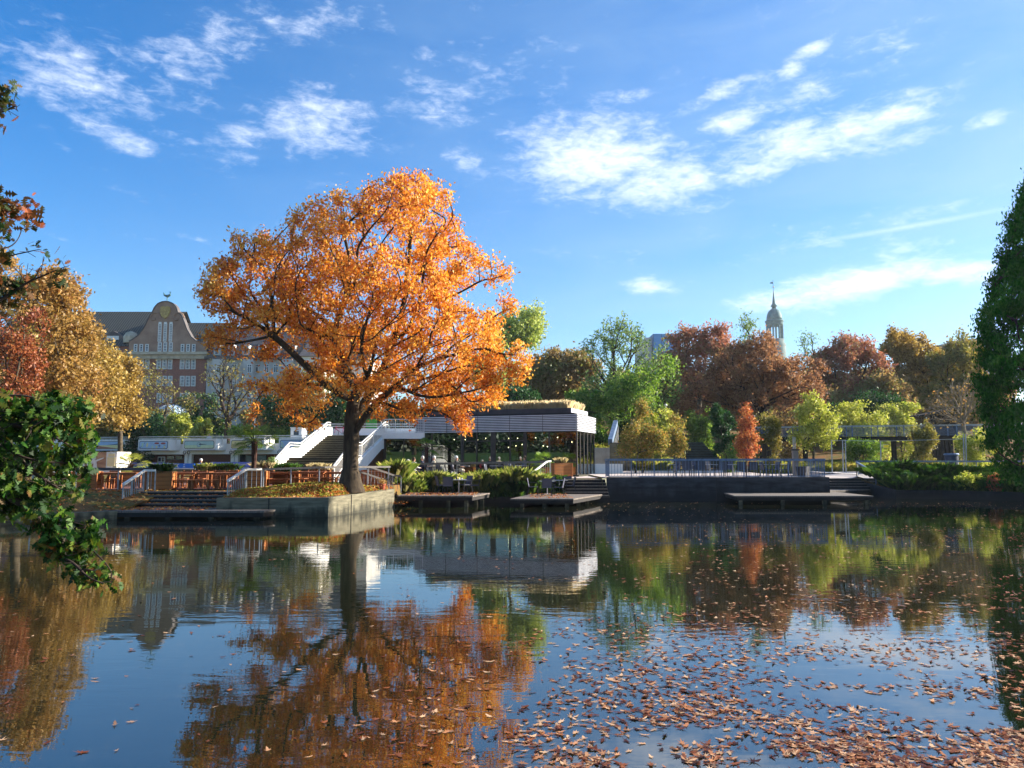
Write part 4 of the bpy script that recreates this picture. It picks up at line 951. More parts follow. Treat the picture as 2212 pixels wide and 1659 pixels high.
for dx in (470, 500, 532, 565, 598, 632, 668): 
    a = p_(dx - 7, 768); b = p_(dx + 7, 745); mb = MB(); mb.box(a[0], b[0], 167.6, 170.5, a[1], b[1]); d1 = mb.build('dormer', GREY_R, gy, world=True)
    mb = MB(); mb.box(a[0] + .4, b[0] - .4, 167.5, 167.59, a[1] + .3, b[1] - .3); mb.build('window', GLZ, gy, world=True)
for bx in (462, 528, 612, 664):
    a = p_(bx, 850); b = p_(bx + 22, 850); mb = MB(); mb.box(a[0], b[0], 166.4, 167.99, p_(0, 925)[1], ce - .6); mb.build('bay_window', GREY_R, gy, world=True)
def pwin(x, y, w, h, d, par):
    a = p_(x - w / 2, y + h / 2, d); b = p_(x + w / 2, y - h / 2, d); mb = MB(); t = .13
    mb.box(a[0], b[0], d - .07, d - .01, a[1], a[1] + t); mb.box(a[0], b[0], d - .07, d - .01, b[1] - t, b[1]); mb.box(a[0], a[0] + t, d - .07, d - .01, a[1] + t, b[1] - t); mb.box(b[0] - t, b[0], d - .07, d - .01, a[1] + t, b[1] - t)
    m_ = (a[0] + b[0]) / 2; mb.box(m_ - .05, m_ + .05, d - .06, d - .01, a[1] + t, b[1] - t); mb.box(a[0] + t, b[0] - t, d - .055, d - .01, b[1] - (b[1] - a[1]) * .3 - .05, b[1] - (b[1] - a[1]) * .3 + .05)
    f = mb.build('window', WINF, par, world=True); mb = MB(); mb.box(a[0] + .02, b[0] - .02, d - .009, d - .002, a[1] + .02, b[1] - .02); mb.build('pane', GLZ, f, world=True)
for yy in (796, 832, 868, 902):
    for xx in (506, 553, 576, 596, 648, 700): pwin(xx, yy, 11, 19, 168, gy)
    for xx in (473, 539, 623, 675): pwin(xx, yy, 11, 19, 166.4, gy)
wr = thing('apartment_building', 'sunlit cream apartment block seen through the orange oak behind its trunk', 'building', (P(660, 900, 150).x, 150, 6))
a = P(650, 770, 150); b = P(700, 770, 150)
mb = MB(); mb.box(a.x, b.x, 150, 163, 3, a.z); mb.build('wall', mat('cream_render', lin(236, 230, 214), lin(214, 206, 188), .4, .85), wr, world=True)
mb = MB(); mb.add([(a.x - .4, 149.5, a.z + .02), (b.x + .4, 149.5, a.z + .02), (b.x, 156, a.z + 4), (a.x, 156, a.z + 4), (a.x - .4, 163.4, a.z), (b.x + .4, 163.4, a.z)], [(0, 1, 2, 3), (3, 2, 5, 4), (0, 3, 4), (1, 5, 2)]); mb.build('roof', ROOF_D, wr, world=True)
def p_(x, y, d=150.0): v = P(x, y, d); return v.x, v.z
for yy in (795, 834, 873):
    for xx in (660, 675, 690): pwin(xx, yy, 8, 17, 150, wr)
dm = P(371, 905, 105); gd = thing('dome', 'small pale blue glass dome among the bushes below the brick building', 'dome', (dm.x, 105, dm.z - 1))
mb = MB(); mb.lathe([(2.4, -1.5), (2.4, 0), (2.25, .75), (1.8, 1.35), (1.0, 1.8), (.2, 1.95)], 20, (dm.x, 105, dm.z)); mb.build('dome_shell', mat('milky_glazing', lin(190, 210, 222), lin(150, 178, 196), 1, .25), gd, smooth=True, world=True)
for k in range(6):
    t = math.pi * k / 6; mb = MB(); mb.tube([(dm.x + 2.46 * math.cos(u) * math.cos(t), 105 + 2.46 * math.cos(u) * math.sin(t), dm.z + 2.0 * math.sin(u)) for u in [math.pi * j / 12 for j in range(13)]], .05, 4, False); mb.build('rib', STEEL, gd, world=True)

# ------------------------------------------------------------------ distant church tower, blue block, flat roof
TD = 560.0; tc_ = P(1676.5, 800, TD); k_ = TD / F_
def tz(y): return P(1676.5, 592.5 + .09924 * y, TD).z
ct = thing('church_tower', 'slender green copper church tower with a dome, spire and weather vane above the trees', 'church tower', (tc_.x, TD, 0))
def lat(name, prof, m, n=20): mb = MB(); mb.lathe([(r * k_, tz(y)) for r, y in prof][::-1], n, (tc_.x, TD, 0)); return mb.build(name, m, ct, smooth=True, world=True)
lat('spire', [(.25, 320), (.9, 400), (1.9, 500), (3.0, 590), (3.6, 640), (6.0, 672), (7.2, 690), (6.8, 700), (4.6, 712), (4.8, 750)], COPPER)
lat('ball', [(.1, 255), (1.2, 262), (1.6, 275), (1.2, 290), (.2, 296)], mat('gilded', lin(170, 150, 90), lin(150, 130, 80), 2, .4, metal=.6), 10)
d_ = lat('dome', [(5.4, 750), (8.0, 770), (11.5, 800), (14.2, 850), (15.8, 900), (16.5, 950), (17.0, 1000)], COPPER)
lat('cornice', [(17.1, 1001), (20.2, 1018), (20.0, 1035), (18.6, 1045), (18.4, 1080), (17.6, 1125)], COPPER)
for k in range(8):
    t = 2 * math.pi * (k + .35) / 8; mb = MB(); mb.tube([(tc_.x + 16.2 * k_ * math.cos(t), TD + 16.2 * k_ * math.sin(t), tz(1420)), (tc_.x + 16.2 * k_ * math.cos(t), TD + 16.2 * k_ * math.sin(t), tz(1124))], 2.1 * k_, 8); mb.build('column', COPPER, ct, world=True)
lat('tower_shaft', [(19, 1421), (19, 1500), (22, 1520), (22, 3900)], mat('grey_green_masonry', lin(110, 128, 124), lin(86, 102, 100), .3, .9))
mb = MB(); mb.tube([(tc_.x, TD, tz(330)), (tc_.x - .2, TD, tz(125))], .14, 5); mb.build('spindle', COPPER, ct, world=True)
mb = MB(); mb.wallpoly([(tc_.x - .2, tz(202)), (tc_.x - 2.4, tz(205)), (tc_.x - 1.9, tz(188)), (tc_.x - 2.4, tz(172)), (tc_.x - .2, tz(170))][::-1], TD - .1, TD + .1); mb.bar((tc_.x - .7, TD, tz(140)), (tc_.x + .4, TD, tz(140)), .16, .16); mb.build('weather_vane', COPPER, ct, world=True)
BLU = stripes_mat('blue_glass_cladding', lin(70, 136, 196), lin(50, 100, 150), 3.2, 'X', .08, rough=.45, c3=lin(90, 150, 205))
a = P(1411, 726, 300); b = P(1470, 721, 300); ob = thing('office_block', 'flat-topped blue glass block peeping over the trees left of the church tower', 'building', (a.x, 300, 0))
mb = MB(); mb.box(a.x, b.x, 300, 330, 5, b.z); mb.build('glass_facade', BLU, ob, world=True)
c = P(1394, 729, 303); mb = MB(); mb.box(c.x, a.x - .05, 303, 330, 5, c.z); mb.build('side_wing', GREY_R, ob, world=True)
a = P(2080, 737, 220); b = P(2125, 737, 220); ob = thing('office_block', 'flat grey-brown roofline behind the golden trees beside the dark conifer', 'building', (a.x, 220, 0))
mb = MB(); mb.box(a.x, b.x, 220, 235, 5, a.z); mb.build('wall', ROOF_D, ob, world=True); mb = MB(); mb.box(a.x - .6, b.x + .6, 219.5, 235.5, a.z + .01, a.z + .6); mb.build('roof_edge', STONE, ob, world=True)

# ------------------------------------------------------------------ raised walkway and pergola on the right
wk = thing('footbridge', 'raised dark timber footbridge with horizontal pale rails crossing behind the right plaza', 'footbridge', (33, 70, 1.5))
A, B = Vector((22.5, 72.5, 4.25)), Vector((46, 68, 4.35))
mb = MB(); mb.bar(A, B, 2.4, .32); mb.build('deck', DECK_D, wk, world=True)
for s in (0, 2.2):
    off = Vector((.19, .98, 0)) * s; f_ = Vector((-.19, -.98, 0)) * 1.1
    for k in range(5):
        mb = MB(); mb.bar(A + f_ + off + Vector((0, 0, .3 + k * .16)), B + f_ + off + Vector((0, 0, .3 + k * .16)), .03, .03); mb.build('rail', STEEL_B, wk, world=True)
    mb = MB(); mb.bar(A + f_ + off + Vector((0, 0, 1.15)), B + f_ + off + Vector((0, 0, 1.15)), .07, .06); mb.build('top_rail', STEEL, wk, world=True)
    for k in range(12):
        p = A.lerp(B, k / 11) + f_ + off; mb = MB(); mb.bar(p, p + Vector((0, 0, 1.13)), .07, .07); mb.build('post', STEEL_B, wk, world=True)
for t, lean in ((.42, 1.6), (.52, 0), (.78, 0), (.86, -.8), (.95, 0), (.2, 0)):
    p = A.lerp(B, t); mb = MB(); mb.bar(p - Vector((0, 0, .15)), Vector((p.x - lean, p.y, 1.2)), .34, .34); mb.build('support', DECK_D, wk, world=True)
pg = thing('pergola', 'dark timber shelter with a sloping slatted roof behind the footbridge', 'pergola', (45, 80, 4))
for i in range(9):
    a = P(1962 + i * 3, 901 - i * .4, 80); b = P(2062, 888, 80); mb = MB(); mb.bar((a.x, 78 + i * .5, a.z), (b.x, 78 + i * .5, b.z + .3), .18, .12); mb.build('roof_slat', DECK_D, pg, world=True)
for dx in (2010, 2020, 2030, 2040, 2050, 2062):
    a = P(dx, 897, 80); mb = MB(); mb.box(a.x - .16, a.x + .16, 79.8, 80.1, zt(a.x, 80) - .2, a.z + .3); mb.build('column', DECK_D, pg, world=True)

# ------------------------------------------------------------------ garden steps and concrete walls behind the plaza
steps('garden_steps', 'dark broad garden steps rising between shrubs behind the long railing', 13.7, 17.6, 62.0, 1.5, 16, .155, .6, mat('green_grey_steps', lin(86, 98, 96), lin(60, 72, 70), 2, .85), STR)
cw = thing('garden_wall', 'pale square concrete panel right of the glass pavilion', 'wall', (6.8, 60, 1.5)); a = P(1285, 967, 60); b = P(1317, 967, 60)
mb = MB(); mb.box(a.x, b.x, 60, 60.4, 1.2, a.z); mb.build('wall_body', mat('pale_concrete', lin(168, 166, 154), lin(140, 138, 128), 1.2, .85), cw, world=True)
cw = thing('garden_wall', 'board-marked concrete wall with a sloping blue-grey coping beside the columnar trees', 'wall', (8.5, 61, 1.5)); a = P(1318, 956, 61); b = P(1362, 956, 61)
mb = MB(); mb.box(a.x, b.x, 61, 61.5, 1.2, a.z); mb.build('wall_body', CONC, cw, world=True)
a = P(1319, 955, 61.2); b = P(1330, 914, 67); mb = MB(); mb.bar((a.x, 61.4, a.z), (b.x, 67, b.z), .35, .5); mb.build('sloping_coping', STEEL_B, cw, world=True)
mb = MB(); mb.add([(a.x + .25, 61.45, 1.2), (b.x + .25, 67, 1.2), (b.x + .25, 67, b.z - .2), (a.x + .25, 61.45, a.z - .2)], [(0, 1, 2, 3)]); mb.build('flank_wall', CONC_D, cw, world=True)
cw = thing('low_wall', 'low white seat wall on the plaza behind the left end of the balustrade', 'wall', (7.4, 56, 1.3)); a = P(1286, 1002, 56); b = P(1345, 1002, 56)
mb = MB(); mb.box(a.x, b.x, 56, 56.5, 1.2, a.z); mb.build('wall_body', WHITE, cw, world=True)
# ------------------------------------------------------------------ trees
def E(x, y, rx, ry, d, dep=None, dd=0):
    v = P(x, y, d + dd); k = d / F_; return (v.x, v.y, v.z, rx * k, (dep if dep else (rx + ry) / 2 * k), ry * k)
LM = dict(
    oak=leaf_mat('orange_oak_leaves', [lin(180, 88, 18), lin(214, 124, 26), lin(236, 156, 44), lin(248, 188, 72), lin(252, 216, 112)], .56, .5, .45),
    gold=leaf_mat('golden_leaves', [lin(116, 92, 38), lin(154, 124, 50), lin(186, 154, 70), lin(208, 182, 98)], .45, .6, .4),
    tan=leaf_mat('tan_leaves', [lin(120, 94, 42), lin(158, 124, 58), lin(190, 154, 82), lin(184, 124, 66)], .48, .5, .4),
    olive=leaf_mat('olive_leaves', [lin(92, 94, 36), lin(124, 122, 48), lin(156, 144, 62), lin(148, 114, 58)], .48, .4, .5),
    red=leaf_mat('red_leaves', [lin(116, 56, 34), lin(150, 78, 44), lin(176, 104, 56), lin(160, 118, 62)], .45, .5, .4),
    maroon=leaf_mat('maroon_leaves', [lin(104, 68, 48), lin(136, 92, 62), lin(160, 114, 76), lin(176, 136, 88), lin(146, 92, 70)], .52, .3, .45),
    pink=leaf_mat('pink_red_leaves', [lin(136, 92, 62), lin(164, 106, 76), lin(188, 120, 94), lin(160, 130, 80), lin(142, 120, 70)], .45, .3, .55),
    brown=leaf_mat('brown_leaves', [lin(112, 92, 52), lin(142, 114, 66), lin(168, 138, 82), lin(138, 134, 64), lin(112, 118, 52)], .5, .3, .5),
    green=leaf_mat('fresh_green_leaves', [lin(66, 100, 26), lin(96, 132, 36), lin(132, 160, 52), lin(164, 180, 76)], .5, .5, .45),
    lime=leaf_mat('yellow_green_leaves', [lin(118, 136, 30), lin(158, 168, 50), lin(194, 194, 84), lin(206, 204, 110)], .45, .7, .4),
    pale=leaf_mat('pale_poplar_leaves', [lin(138, 160, 60), lin(174, 188, 88), lin(204, 206, 112)], .45, .3, .4),
    dark=leaf_mat('dark_evergreen_leaves', [lin(28, 62, 24), lin(44, 84, 32), lin(66, 106, 42)], .35, .5, .5),
    conifer=leaf_mat('conifer_needles', [lin(16, 62, 8), lin(28, 86, 12), lin(46, 110, 20), lin(72, 128, 34)], .25, .7, .6, gloss=.006),
    blue=leaf_mat('blue_green_leaves', [lin(96, 126, 70), lin(122, 148, 76), lin(150, 168, 84)], .45, .4, .5),
    fire=leaf_mat('fiery_leaves', [lin(130, 48, 32), lin(176, 80, 48), lin(200, 120, 66), lin(214, 158, 84), lin(166, 66, 44)], .42, .9, .45),
    colum=leaf_mat('speckled_hornbeam_leaves', [lin(90, 104, 34), lin(132, 134, 48), lin(178, 164, 74), lin(190, 140, 70), lin(120, 140, 50)], .45, .9, .35),
    oakg=leaf_mat('green_oak_leaves', [lin(10, 32, 8), lin(22, 56, 12), lin(40, 82, 18), lin(86, 116, 32), lin(96, 62, 26)], .35, 1.8, .35, .6, gloss=.02),
    oakr=leaf_mat('turning_oak_leaves', [lin(18, 42, 12), lin(40, 62, 18), lin(96, 66, 28), lin(150, 78, 40)], .35, 2.0, .55, .6, gloss=.02),
)
# --- the orange oak on the mound
oakpoly = [(418, 632), (440, 572), (500, 546), (494, 506), (516, 486), (540, 466), (556, 510), (590, 512), (598, 500), (628, 470), (650, 440), (674, 430), (706, 404), (712, 400), (750, 404), (780, 380), (822, 388), (848, 372), (902, 366), (936, 388), (964, 404), (976, 440), (1004, 452), (1010, 500), (1032, 500), (1036, 532), (1060, 546), (1108, 566), (1110, 596), (1094, 616), (1110, 656), (1136, 668), (1130, 700), (1158, 738), (1144, 770), (1138, 815), (1106, 846), (1046, 872), (1006, 880), (1006, 935), (985, 928), (962, 890), (935, 888), (900, 905), (862, 908), (830, 898), (800, 912), (765, 905), (742, 905), (700, 915), (660, 925), (622, 912), (560, 898), (526, 905), (520, 860), (512, 826), (560, 808), (600, 800), (660, 800), (650, 770), (600, 762), (560, 770), (500, 770), (440, 755), (400, 735), (388, 715), (430, 715), (470, 700), (440, 680)]
OD = 35.0
r1 = np.random.default_rng(11)
gaps = [(650, 760, 50, 34), (588, 792, 44, 22), (700, 660, 22, 16), (600, 640, 18, 14), (560, 610, 20, 14), (842, 560, 14, 26), (930, 640, 14, 12), (690, 590, 22, 14), (770, 780, 30, 24), (735, 850, 12, 40), (480, 700, 24, 10), (905, 760, 12, 10), (850, 860, 26, 14)]
oakpoly = [(1150 + (x - 1150) * .975, 930 + (y - 930) * .972) for x, y in oakpoly]
op = poly_points(oakpoly, OD, 5200, r1, depth=5.2, rim=5.0, hole=.43, hs=.62, seed=3, front=.8)
gx = np.array([[P(x, y, OD).x, P(x, y, OD).z, rx * OD / F_, ry * OD / F_] for x, y, rx, ry in gaps])
dist = np.min(((op[:, None, 0] - gx[None, :, 0]) / gx[None, :, 2]) ** 2 + ((op[:, None, 2] - gx[None, :, 1]) / gx[None, :, 3]) ** 2, axis=1)
op = op[dist > 1][:2700]
def oakpt(x, y, dd=0): v = P(x, y, OD); return np.array([v.x, OD + dd, v.z])
base = oakpt(757, 1053)
trunk = [oakpt(757, 1064), oakpt(757, 1010), oakpt(759, 950), oakpt(760, 905), oakpt(762, 865, .2), oakpt(765, 832, .3)]
tips = [oakpt(*p) for p in ((800, 880, -.6), (836, 846, -1.0), (862, 812, -1.2), (800, 800, .9), (812, 745, 1.0), (812, 690, .8), (815, 640, .6), (824, 590, .3), (838, 545, .2), (740, 815, -.5), (700, 770, -.9), (672, 740, -1.2), (640, 715, -1.4), (590, 700, -1.6), (560, 682, -1.7), (715, 800, 1.0), (690, 740, 1.4), (690, 690, 1.5), (700, 640, 1.5), (880, 790, -1.4), (930, 740, 1.2), (960, 720, 1.5), (720, 870, -1.5), (690, 850, -2.5))]
op = np.concatenate([np.array(tips), op])
fork = [(2, [oakpt(772, 912, -.2), oakpt(797, 888, -.5), oakpt(826, 868, -.8), oakpt(846, 846, -1.0), oakpt(862, 815, -1.1)]), (4, [oakpt(735, 858, -.2), oakpt(708, 838, -.5), oakpt(690, 812, -.8), oakpt(672, 796, -1.0), oakpt(640, 760, -1.2), oakpt(612, 733, -1.4), (oakpt(578, 705, -1.5))]), (3, [oakpt(786, 868, .5), oakpt(806, 832, .9), oakpt(820, 800, 1.2)]), (5, [oakpt(742, 790, .6), oakpt(716, 752, .9), oakpt(690, 716, 1.1)])]
tree('oak_tree', 'large orange autumn oak with a thick dark trunk on the concrete-walled mound', base, op, .36, 74000, .16, LM['oak'], BARK, trunk=trunk, bf=.22, sigma=.18, wmax=4, expo=.45, rmin=.008, sides=10, attach=4, lw=.55, seed=5, flare=1.9, droop=.9, pre=fork)

def scale_(v, k): return v
def simple(name, label, d, ells, bx, by=None, rt=.25, npts=260, nleaf=9000, leaf=.36, lm='brown', bark=BARK_G, shell=.45, sigma=.4, hole=.28, hs=.45, seed=1, group=None, base_z=None, **kw):
    r = np.random.default_rng(seed); b = P(bx, by or 960, d); bz = zt(b.x, d) if base_z is None else base_z
    es = []
    for e in ells:
        c = E(*e[:4], d, e[4] if len(e) > 4 else None); es.append((c[0], c[1], c[2], c[3] * .84, c[4] * .84, c[5] * .84))
        for q in range(6):
            u = r.normal(size=3); u /= np.linalg.norm(u); u[2] = abs(u[2]) * .8 if q < 4 else u[2]; f = r.uniform(.22, .42)
            es.append((c[0] + u[0] * c[3] * .86, c[1] + u[1] * c[4] * .8, c[2] + u[2] * c[5] * .86, c[3] * f, c[4] * f, c[5] * f * r.uniform(.8, 1.3)))
    pts = ell_points(es, npts, r, shell, hole, hs, seed)
    pts = pts[pts[:, 2] > bz + .4]
    return tree(name, label, (b.x, d, bz), pts, rt, nleaf, leaf, LM[lm], bark, sigma=sigma, seed=seed, group=group, **kw)
# --- left background
simple('autumn_tree', 'tall tan and golden tree standing on the left bank behind the picnic railing', 43, [(60, 700, 130, 130, 3.2), (110, 640, 90, 70, 2.6), (40, 830, 120, 100, 3.4), (30, 600, 46, 60, 2), (140, 760, 80, 100, 3), (175, 850, 60, 80, 2.6)], 40, rt=.26, npts=1000, nleaf=27000, leaf=.19, lm='tan', hole=.42, hs=.7, sigma=.2, seed=21, rmin=.008, wmax=5)
simple('autumn_tree', 'small reddish brown tree glowing in front of the tan tree at the left edge', 39, [(30, 800, 70, 110, 1.6), (70, 710, 30, 50, 1.0), (10, 740, 50, 70, 1.3)], 12, rt=.12, npts=300, nleaf=4600, leaf=.17, lm='red', hole=.45, hs=1.0, sigma=.16, seed=22, rmin=.006, wmax=5)
simple('autumn_tree', 'round golden tree covering the left end of the brick building', 66, [(150, 770, 80, 110, 5), (210, 840, 66, 90, 4), (90, 850, 90, 90, 5), (120, 720, 60, 60, 4)], 150, rt=.3, npts=520, nleaf=24000, leaf=.3, lm='gold', hole=.3, sigma=.34, seed=23)
simple('autumn_tree', 'golden brown tree in front of the left windows of the brick gable', 78, [(246, 840, 46, 84, 4), (230, 800, 36, 54, 3), (274, 890, 32, 50, 3)], 262, rt=.26, npts=420, nleaf=17000, leaf=.34, lm='gold', hole=.28, sigma=.36, seed=24)
simple('thin_tree', 'thinly leaved olive tree in front of the middle of the brick building', 98, [(340, 860, 42, 56, 3), (390, 870, 40, 50, 3), (328, 820, 26, 40, 2)], 350, rt=.18, npts=420, nleaf=900, leaf=.28, lm='olive', hole=.35, sigma=.4, seed=25, rmin=.03)
simple('bare_tree', 'almost bare dark-limbed tree in front of the pale grey apartment block', 96, [(490, 850, 52, 86, 3.4), (480, 800, 40, 40, 2.6), (520, 870, 50, 50, 3)], 492, rt=.42, npts=520, nleaf=700, leaf=.3, lm='olive', bark=BARK_D, hole=.2, seed=26, rmin=.028, expo=.52)
simple('bare_tree', 'half-bare tree behind the left lower boughs of the orange oak', 92, [(650, 860, 50, 70, 3.4), (690, 840, 40, 70, 3)], 655, rt=.3, npts=460, nleaf=2600, leaf=.3, lm='olive', bark=BARK_D, hole=.25, seed=27, rmin=.028)
simple('dark_tree', 'dark bushy tree between the white rooftop kiosk and the oak trunk', 90, [(600, 885, 50, 42, 3), (690, 900, 60, 34, 3), (740, 880, 40, 50, 3)], 640, rt=.25, npts=300, nleaf=9000, leaf=.36, lm='dark', hole=.2, seed=28)
hedges = [('dark green shrub left of the glass dome above the gallery', 300, 925, 44, 26, 'dark', 88), ('olive shrub above the second painted panel', 250, 920, 50, 30, 'olive', 90), ('brown-green shrub at the left end of the gallery roof', 205, 915, 36, 34, 'brown', 91), ('bright lime shrub right of the glass dome', 392, 922, 34, 30, 'lime', 92), ('second lime shrub beside the bare tree', 438, 926, 26, 24, 'lime', 91), ('dark green shrub between the lime shrubs and the bare tree', 462, 912, 34, 32, 'dark', 97), ('low green hedge shrub behind the fourth painted panel', 540, 936, 50, 16, 'green', 90), ('low green hedge shrub left of the rooftop kiosk', 605, 936, 36, 16, 'green', 90), ('green shrub in front of the glass dome', 350, 932, 28, 20, 'green', 93), ('olive green shrub under the thinly leaved tree', 330, 905, 60, 30, 'olive', 102), ('dark holly shrub in front of the lower brick windows', 430, 885, 40, 34, 'dark', 106)]
def shrub(label, x, y, rx, ry, lm, d, seed, n=4200, leaf=.26, name='shrub', cat='shrub', sub=None, base_z=None, tall=False):
    r = np.random.default_rng(seed); c = P(x, y, d); k = d / F_; bz = zt(c.x, d) if base_z is None else base_z
    o = thing(name, label, cat, (c.x, d, bz))
    es = [(c.x, d, c.z - ry * k * .2, rx * k * .7, rx * k * .6, ry * k * .7)]
    for i in range(13):
        q = r.uniform(.16, .42); es.append((c.x + r.uniform(-.8, .8) * rx * k, d + r.uniform(-.5, .5) * rx * k, c.z + r.uniform(-.6, .75) * ry * k, rx * k * q, rx * k * q, ry * k * q * 1.3))
    low = c.z - ry * k
    if low > bz + .2: es.append((c.x, d, (low + bz) / 2 + .2, rx * k * .8, rx * k * .6, (low - bz) / 2 + .5))
    pts = ell_points(es, n, r, .3, .40, 2.2 / (rx * k + .3), seed); pts += r.normal(size=pts.shape) * .07 * rx * k; pts = pts[pts[:, 2] > bz + .05]
    soup('foliage', leaves(pts, leaf, leaf * .62, RHOMB, .2, 0, r), LM[lm], o)
    mb = MB()
    for i in range(5):
        a = r.uniform(-1, 1, 2); mb.tube([(c.x + a[0] * .1, d + a[1] * .1, bz - .1), (c.x + a[0] * rx * k * .3, d + a[1] * rx * k * .2, (bz + c.z) / 2), (c.x + a[0] * rx * k * .6, d + a[1] * rx * k * .4, c.z + ry * k * .4)], [.05, .035, .012], 5)
    mb.build('stem', BARK_G, o, world=True); return o
for i, (lb, x, y, rx, ry, lm, d) in enumerate(hedges): shrub(lb, x, y, rx, ry, lm, d, 300 + i, n=int(3000 + rx * 40), leaf=.36)
# --- behind the pavilion and to the right
simple('poplar_tree', 'pale yellow-green tree rising behind the right side of the orange oak', 112, [(1130, 710, 54, 60, 4), (1080, 740, 50, 60, 4), (1150, 700, 34, 44, 3), (1060, 800, 60, 60, 4)], 1110, rt=.4, npts=420, nleaf=15000, leaf=.42, lm='pale', hole=.25, sigma=.5, seed=31)
simple('autumn_tree', 'rounded brown and olive tree behind the pavilion roof', 92, [(1210, 810, 76, 62, 5), (1160, 830, 50, 60, 4), (1250, 800, 60, 50, 4)], 1205, rt=.32, npts=520, nleaf=22000, leaf=.34, lm='brown', hole=.2, sigma=.4, seed=32)
simple('dark_tree', 'dark green tree low behind the left end of the pavilion roof', 84, [(1110, 870, 60, 34, 3), (1010, 890, 60, 30, 3), (960, 870, 40, 40, 3), (880, 890, 50, 24, 3)], 1060, rt=.3, npts=360, nleaf=15000, leaf=.32, lm='dark', hole=.2, seed=33)
simple('upright_tree', 'tall open tree with many upright limbs and sparse blue-green top leaves', 80, [(1345, 730, 56, 52, 3.4), (1300, 760, 50, 50, 3), (1400, 770, 46, 50, 3), (1360, 850, 90, 90, 4), (1440, 830, 40, 60, 3), (1290, 850, 50, 70, 3)], 1355, rt=.42, npts=1000, nleaf=9500, leaf=.26, lm='blue', bark=BARK_D, hole=.3, hs=.8, sigma=.24, seed=34, rmin=.028, bf=.55, expo=.5, wmax=4)
simple('leafy_tree', 'bright green leafy tree in front of the trunks of the tall open tree', 74, [(1380, 850, 70, 60, 4), (1340, 880, 60, 60, 4), (1430, 800, 44, 40, 3), (1260, 880, 50, 50, 3)], 1370, rt=.22, npts=420, nleaf=9000, leaf=.28, lm='green', hole=.36, sigma=.34, seed=35)
simple('autumn_tree', 'red-topped tree between the blue glass block and the church tower', 112, [(1490, 740, 50, 36, 4), (1540, 740, 42, 44, 4), (1520, 800, 80, 70, 5), (1450, 800, 40, 50, 4)], 1510, rt=.36, npts=520, nleaf=19000, leaf=.38, lm='pink', hole=.26, sigma=.45, seed=36)
simple('copper_tree', 'large maroon tree with fanning limbs in front of the church tower', 84, [(1630, 790, 90, 72, 4.5), (1590, 825, 90, 76, 4.5), (1705, 815, 76, 66, 4), (1640, 745, 30, 40, 3), (1600, 860, 80, 50, 4), (1730, 860, 60, 60, 4), (1500, 860, 50, 50, 3)], 1655, rt=.5, npts=1100, nleaf=32000, leaf=.26, lm='maroon', bark=BARK_D, hole=.32, hs=.6, sigma=.28, seed=37, rmin=.02, bf=.4, wmax=6)
simple('slender_tree', 'spindly grey-leaved treetop just left of the church tower', 100, [(1612, 700, 22, 22, 1.6), (1614, 760, 20, 60, 1.4)], 1614, rt=.14, npts=120, nleaf=900, leaf=.3, lm='blue', bark=BARK_D, hole=.2, seed=38, rmin=.02)
simple('slender_tree', 'spindly almost bare treetop just right of the church tower', 100, [(1745, 735, 20, 24, 1.6), (1745, 790, 22, 50, 1.6)], 1745, rt=.14, npts=130, nleaf=600, leaf=.28, lm='blue', bark=BARK_D, hole=.2, seed=39, rmin=.02)
simple('autumn_tree', 'rosy pink-topped tree standing apart on the skyline right of the tower', 100, [(1840, 760, 50, 44, 4), (1880, 800, 50, 50, 4), (1800, 800, 50, 50, 4), (1830, 860, 80, 60, 4.5), (1770, 790, 30, 30, 2)], 1832, rt=.42, npts=620, nleaf=24000, leaf=.33, lm='pink', bark=BARK_D, hole=.3, hs=.5, sigma=.36, seed=40)
simple('autumn_tree', 'tall golden-brown tree with a tufted top on the right skyline', 104, [(1965, 760, 50, 52, 4), (1945, 740, 30, 36, 3), (2010, 790, 50, 50, 4), (1960, 840, 70, 60, 4)], 1965, rt=.42, npts=620, nleaf=24000, leaf=.36, lm='gold', bark=BARK_D, hole=.34, hs=.7, sigma=.3, seed=41)
simple('autumn_tree', 'olive and brown tree filling the skyline beside the dark conifer', 98, [(2060, 800, 50, 56, 4), (2100, 770, 40, 50, 3), (2050, 860, 70, 56, 4), (2110, 850, 50, 60, 4)], 2060, rt=.4, npts=560, nleaf=21000, leaf=.33, lm='olive', bark=BARK_D, hole=.28, sigma=.36, seed=42)
simple('autumn_tree', 'brown tree in the hollow between the maroon tree and the golden tree', 94, [(1900, 850, 60, 50, 4), (1780, 880, 60, 40, 3.4), (1860, 880, 50, 36, 3)], 1880, rt=.34, npts=480, nleaf=18000, leaf=.34, lm='brown', bark=BARK_D, hole=.2, sigma=.4, seed=43)
simple('dark_tree', 'dark blue-green shade tree low behind the bright bushes on the right', 88, [(1800, 905, 40, 30, 3), (1890, 880, 50, 34, 3)], 1830, rt=.22, npts=260, nleaf=8000, leaf=.3, lm='dark', hole=.2, seed=44)
simple('bare_tree', 'grey leafless shrubby tree in front of the timber shelter', 66, [(2060, 870, 50, 50, 2.6), (2095, 850, 40, 60, 2), (2030, 890, 40, 40, 2)], 2090, rt=.2, npts=620, nleaf=300, leaf=.2, lm='tan', bark=mat('pale_grey_twigs', lin(150, 134, 110), lin(110, 98, 80), 3, .9), hole=.2, seed=45, rmin=.016, bf=.6)
simple('young_tree', 'bright yellow-green young tree at the end of the plaza hedge', 62, [(1760, 900, 40, 46, 1.6), (1740, 940, 36, 40, 1.4), (1785, 930, 34, 46, 1.5), (1755, 870, 18, 22, .9)], 1757, 990, rt=.1, npts=420, nleaf=6200, leaf=.2, lm='lime', hole=.42, hs=1.7, sigma=.2, seed=46, rmin=.012, base_z=1.6)
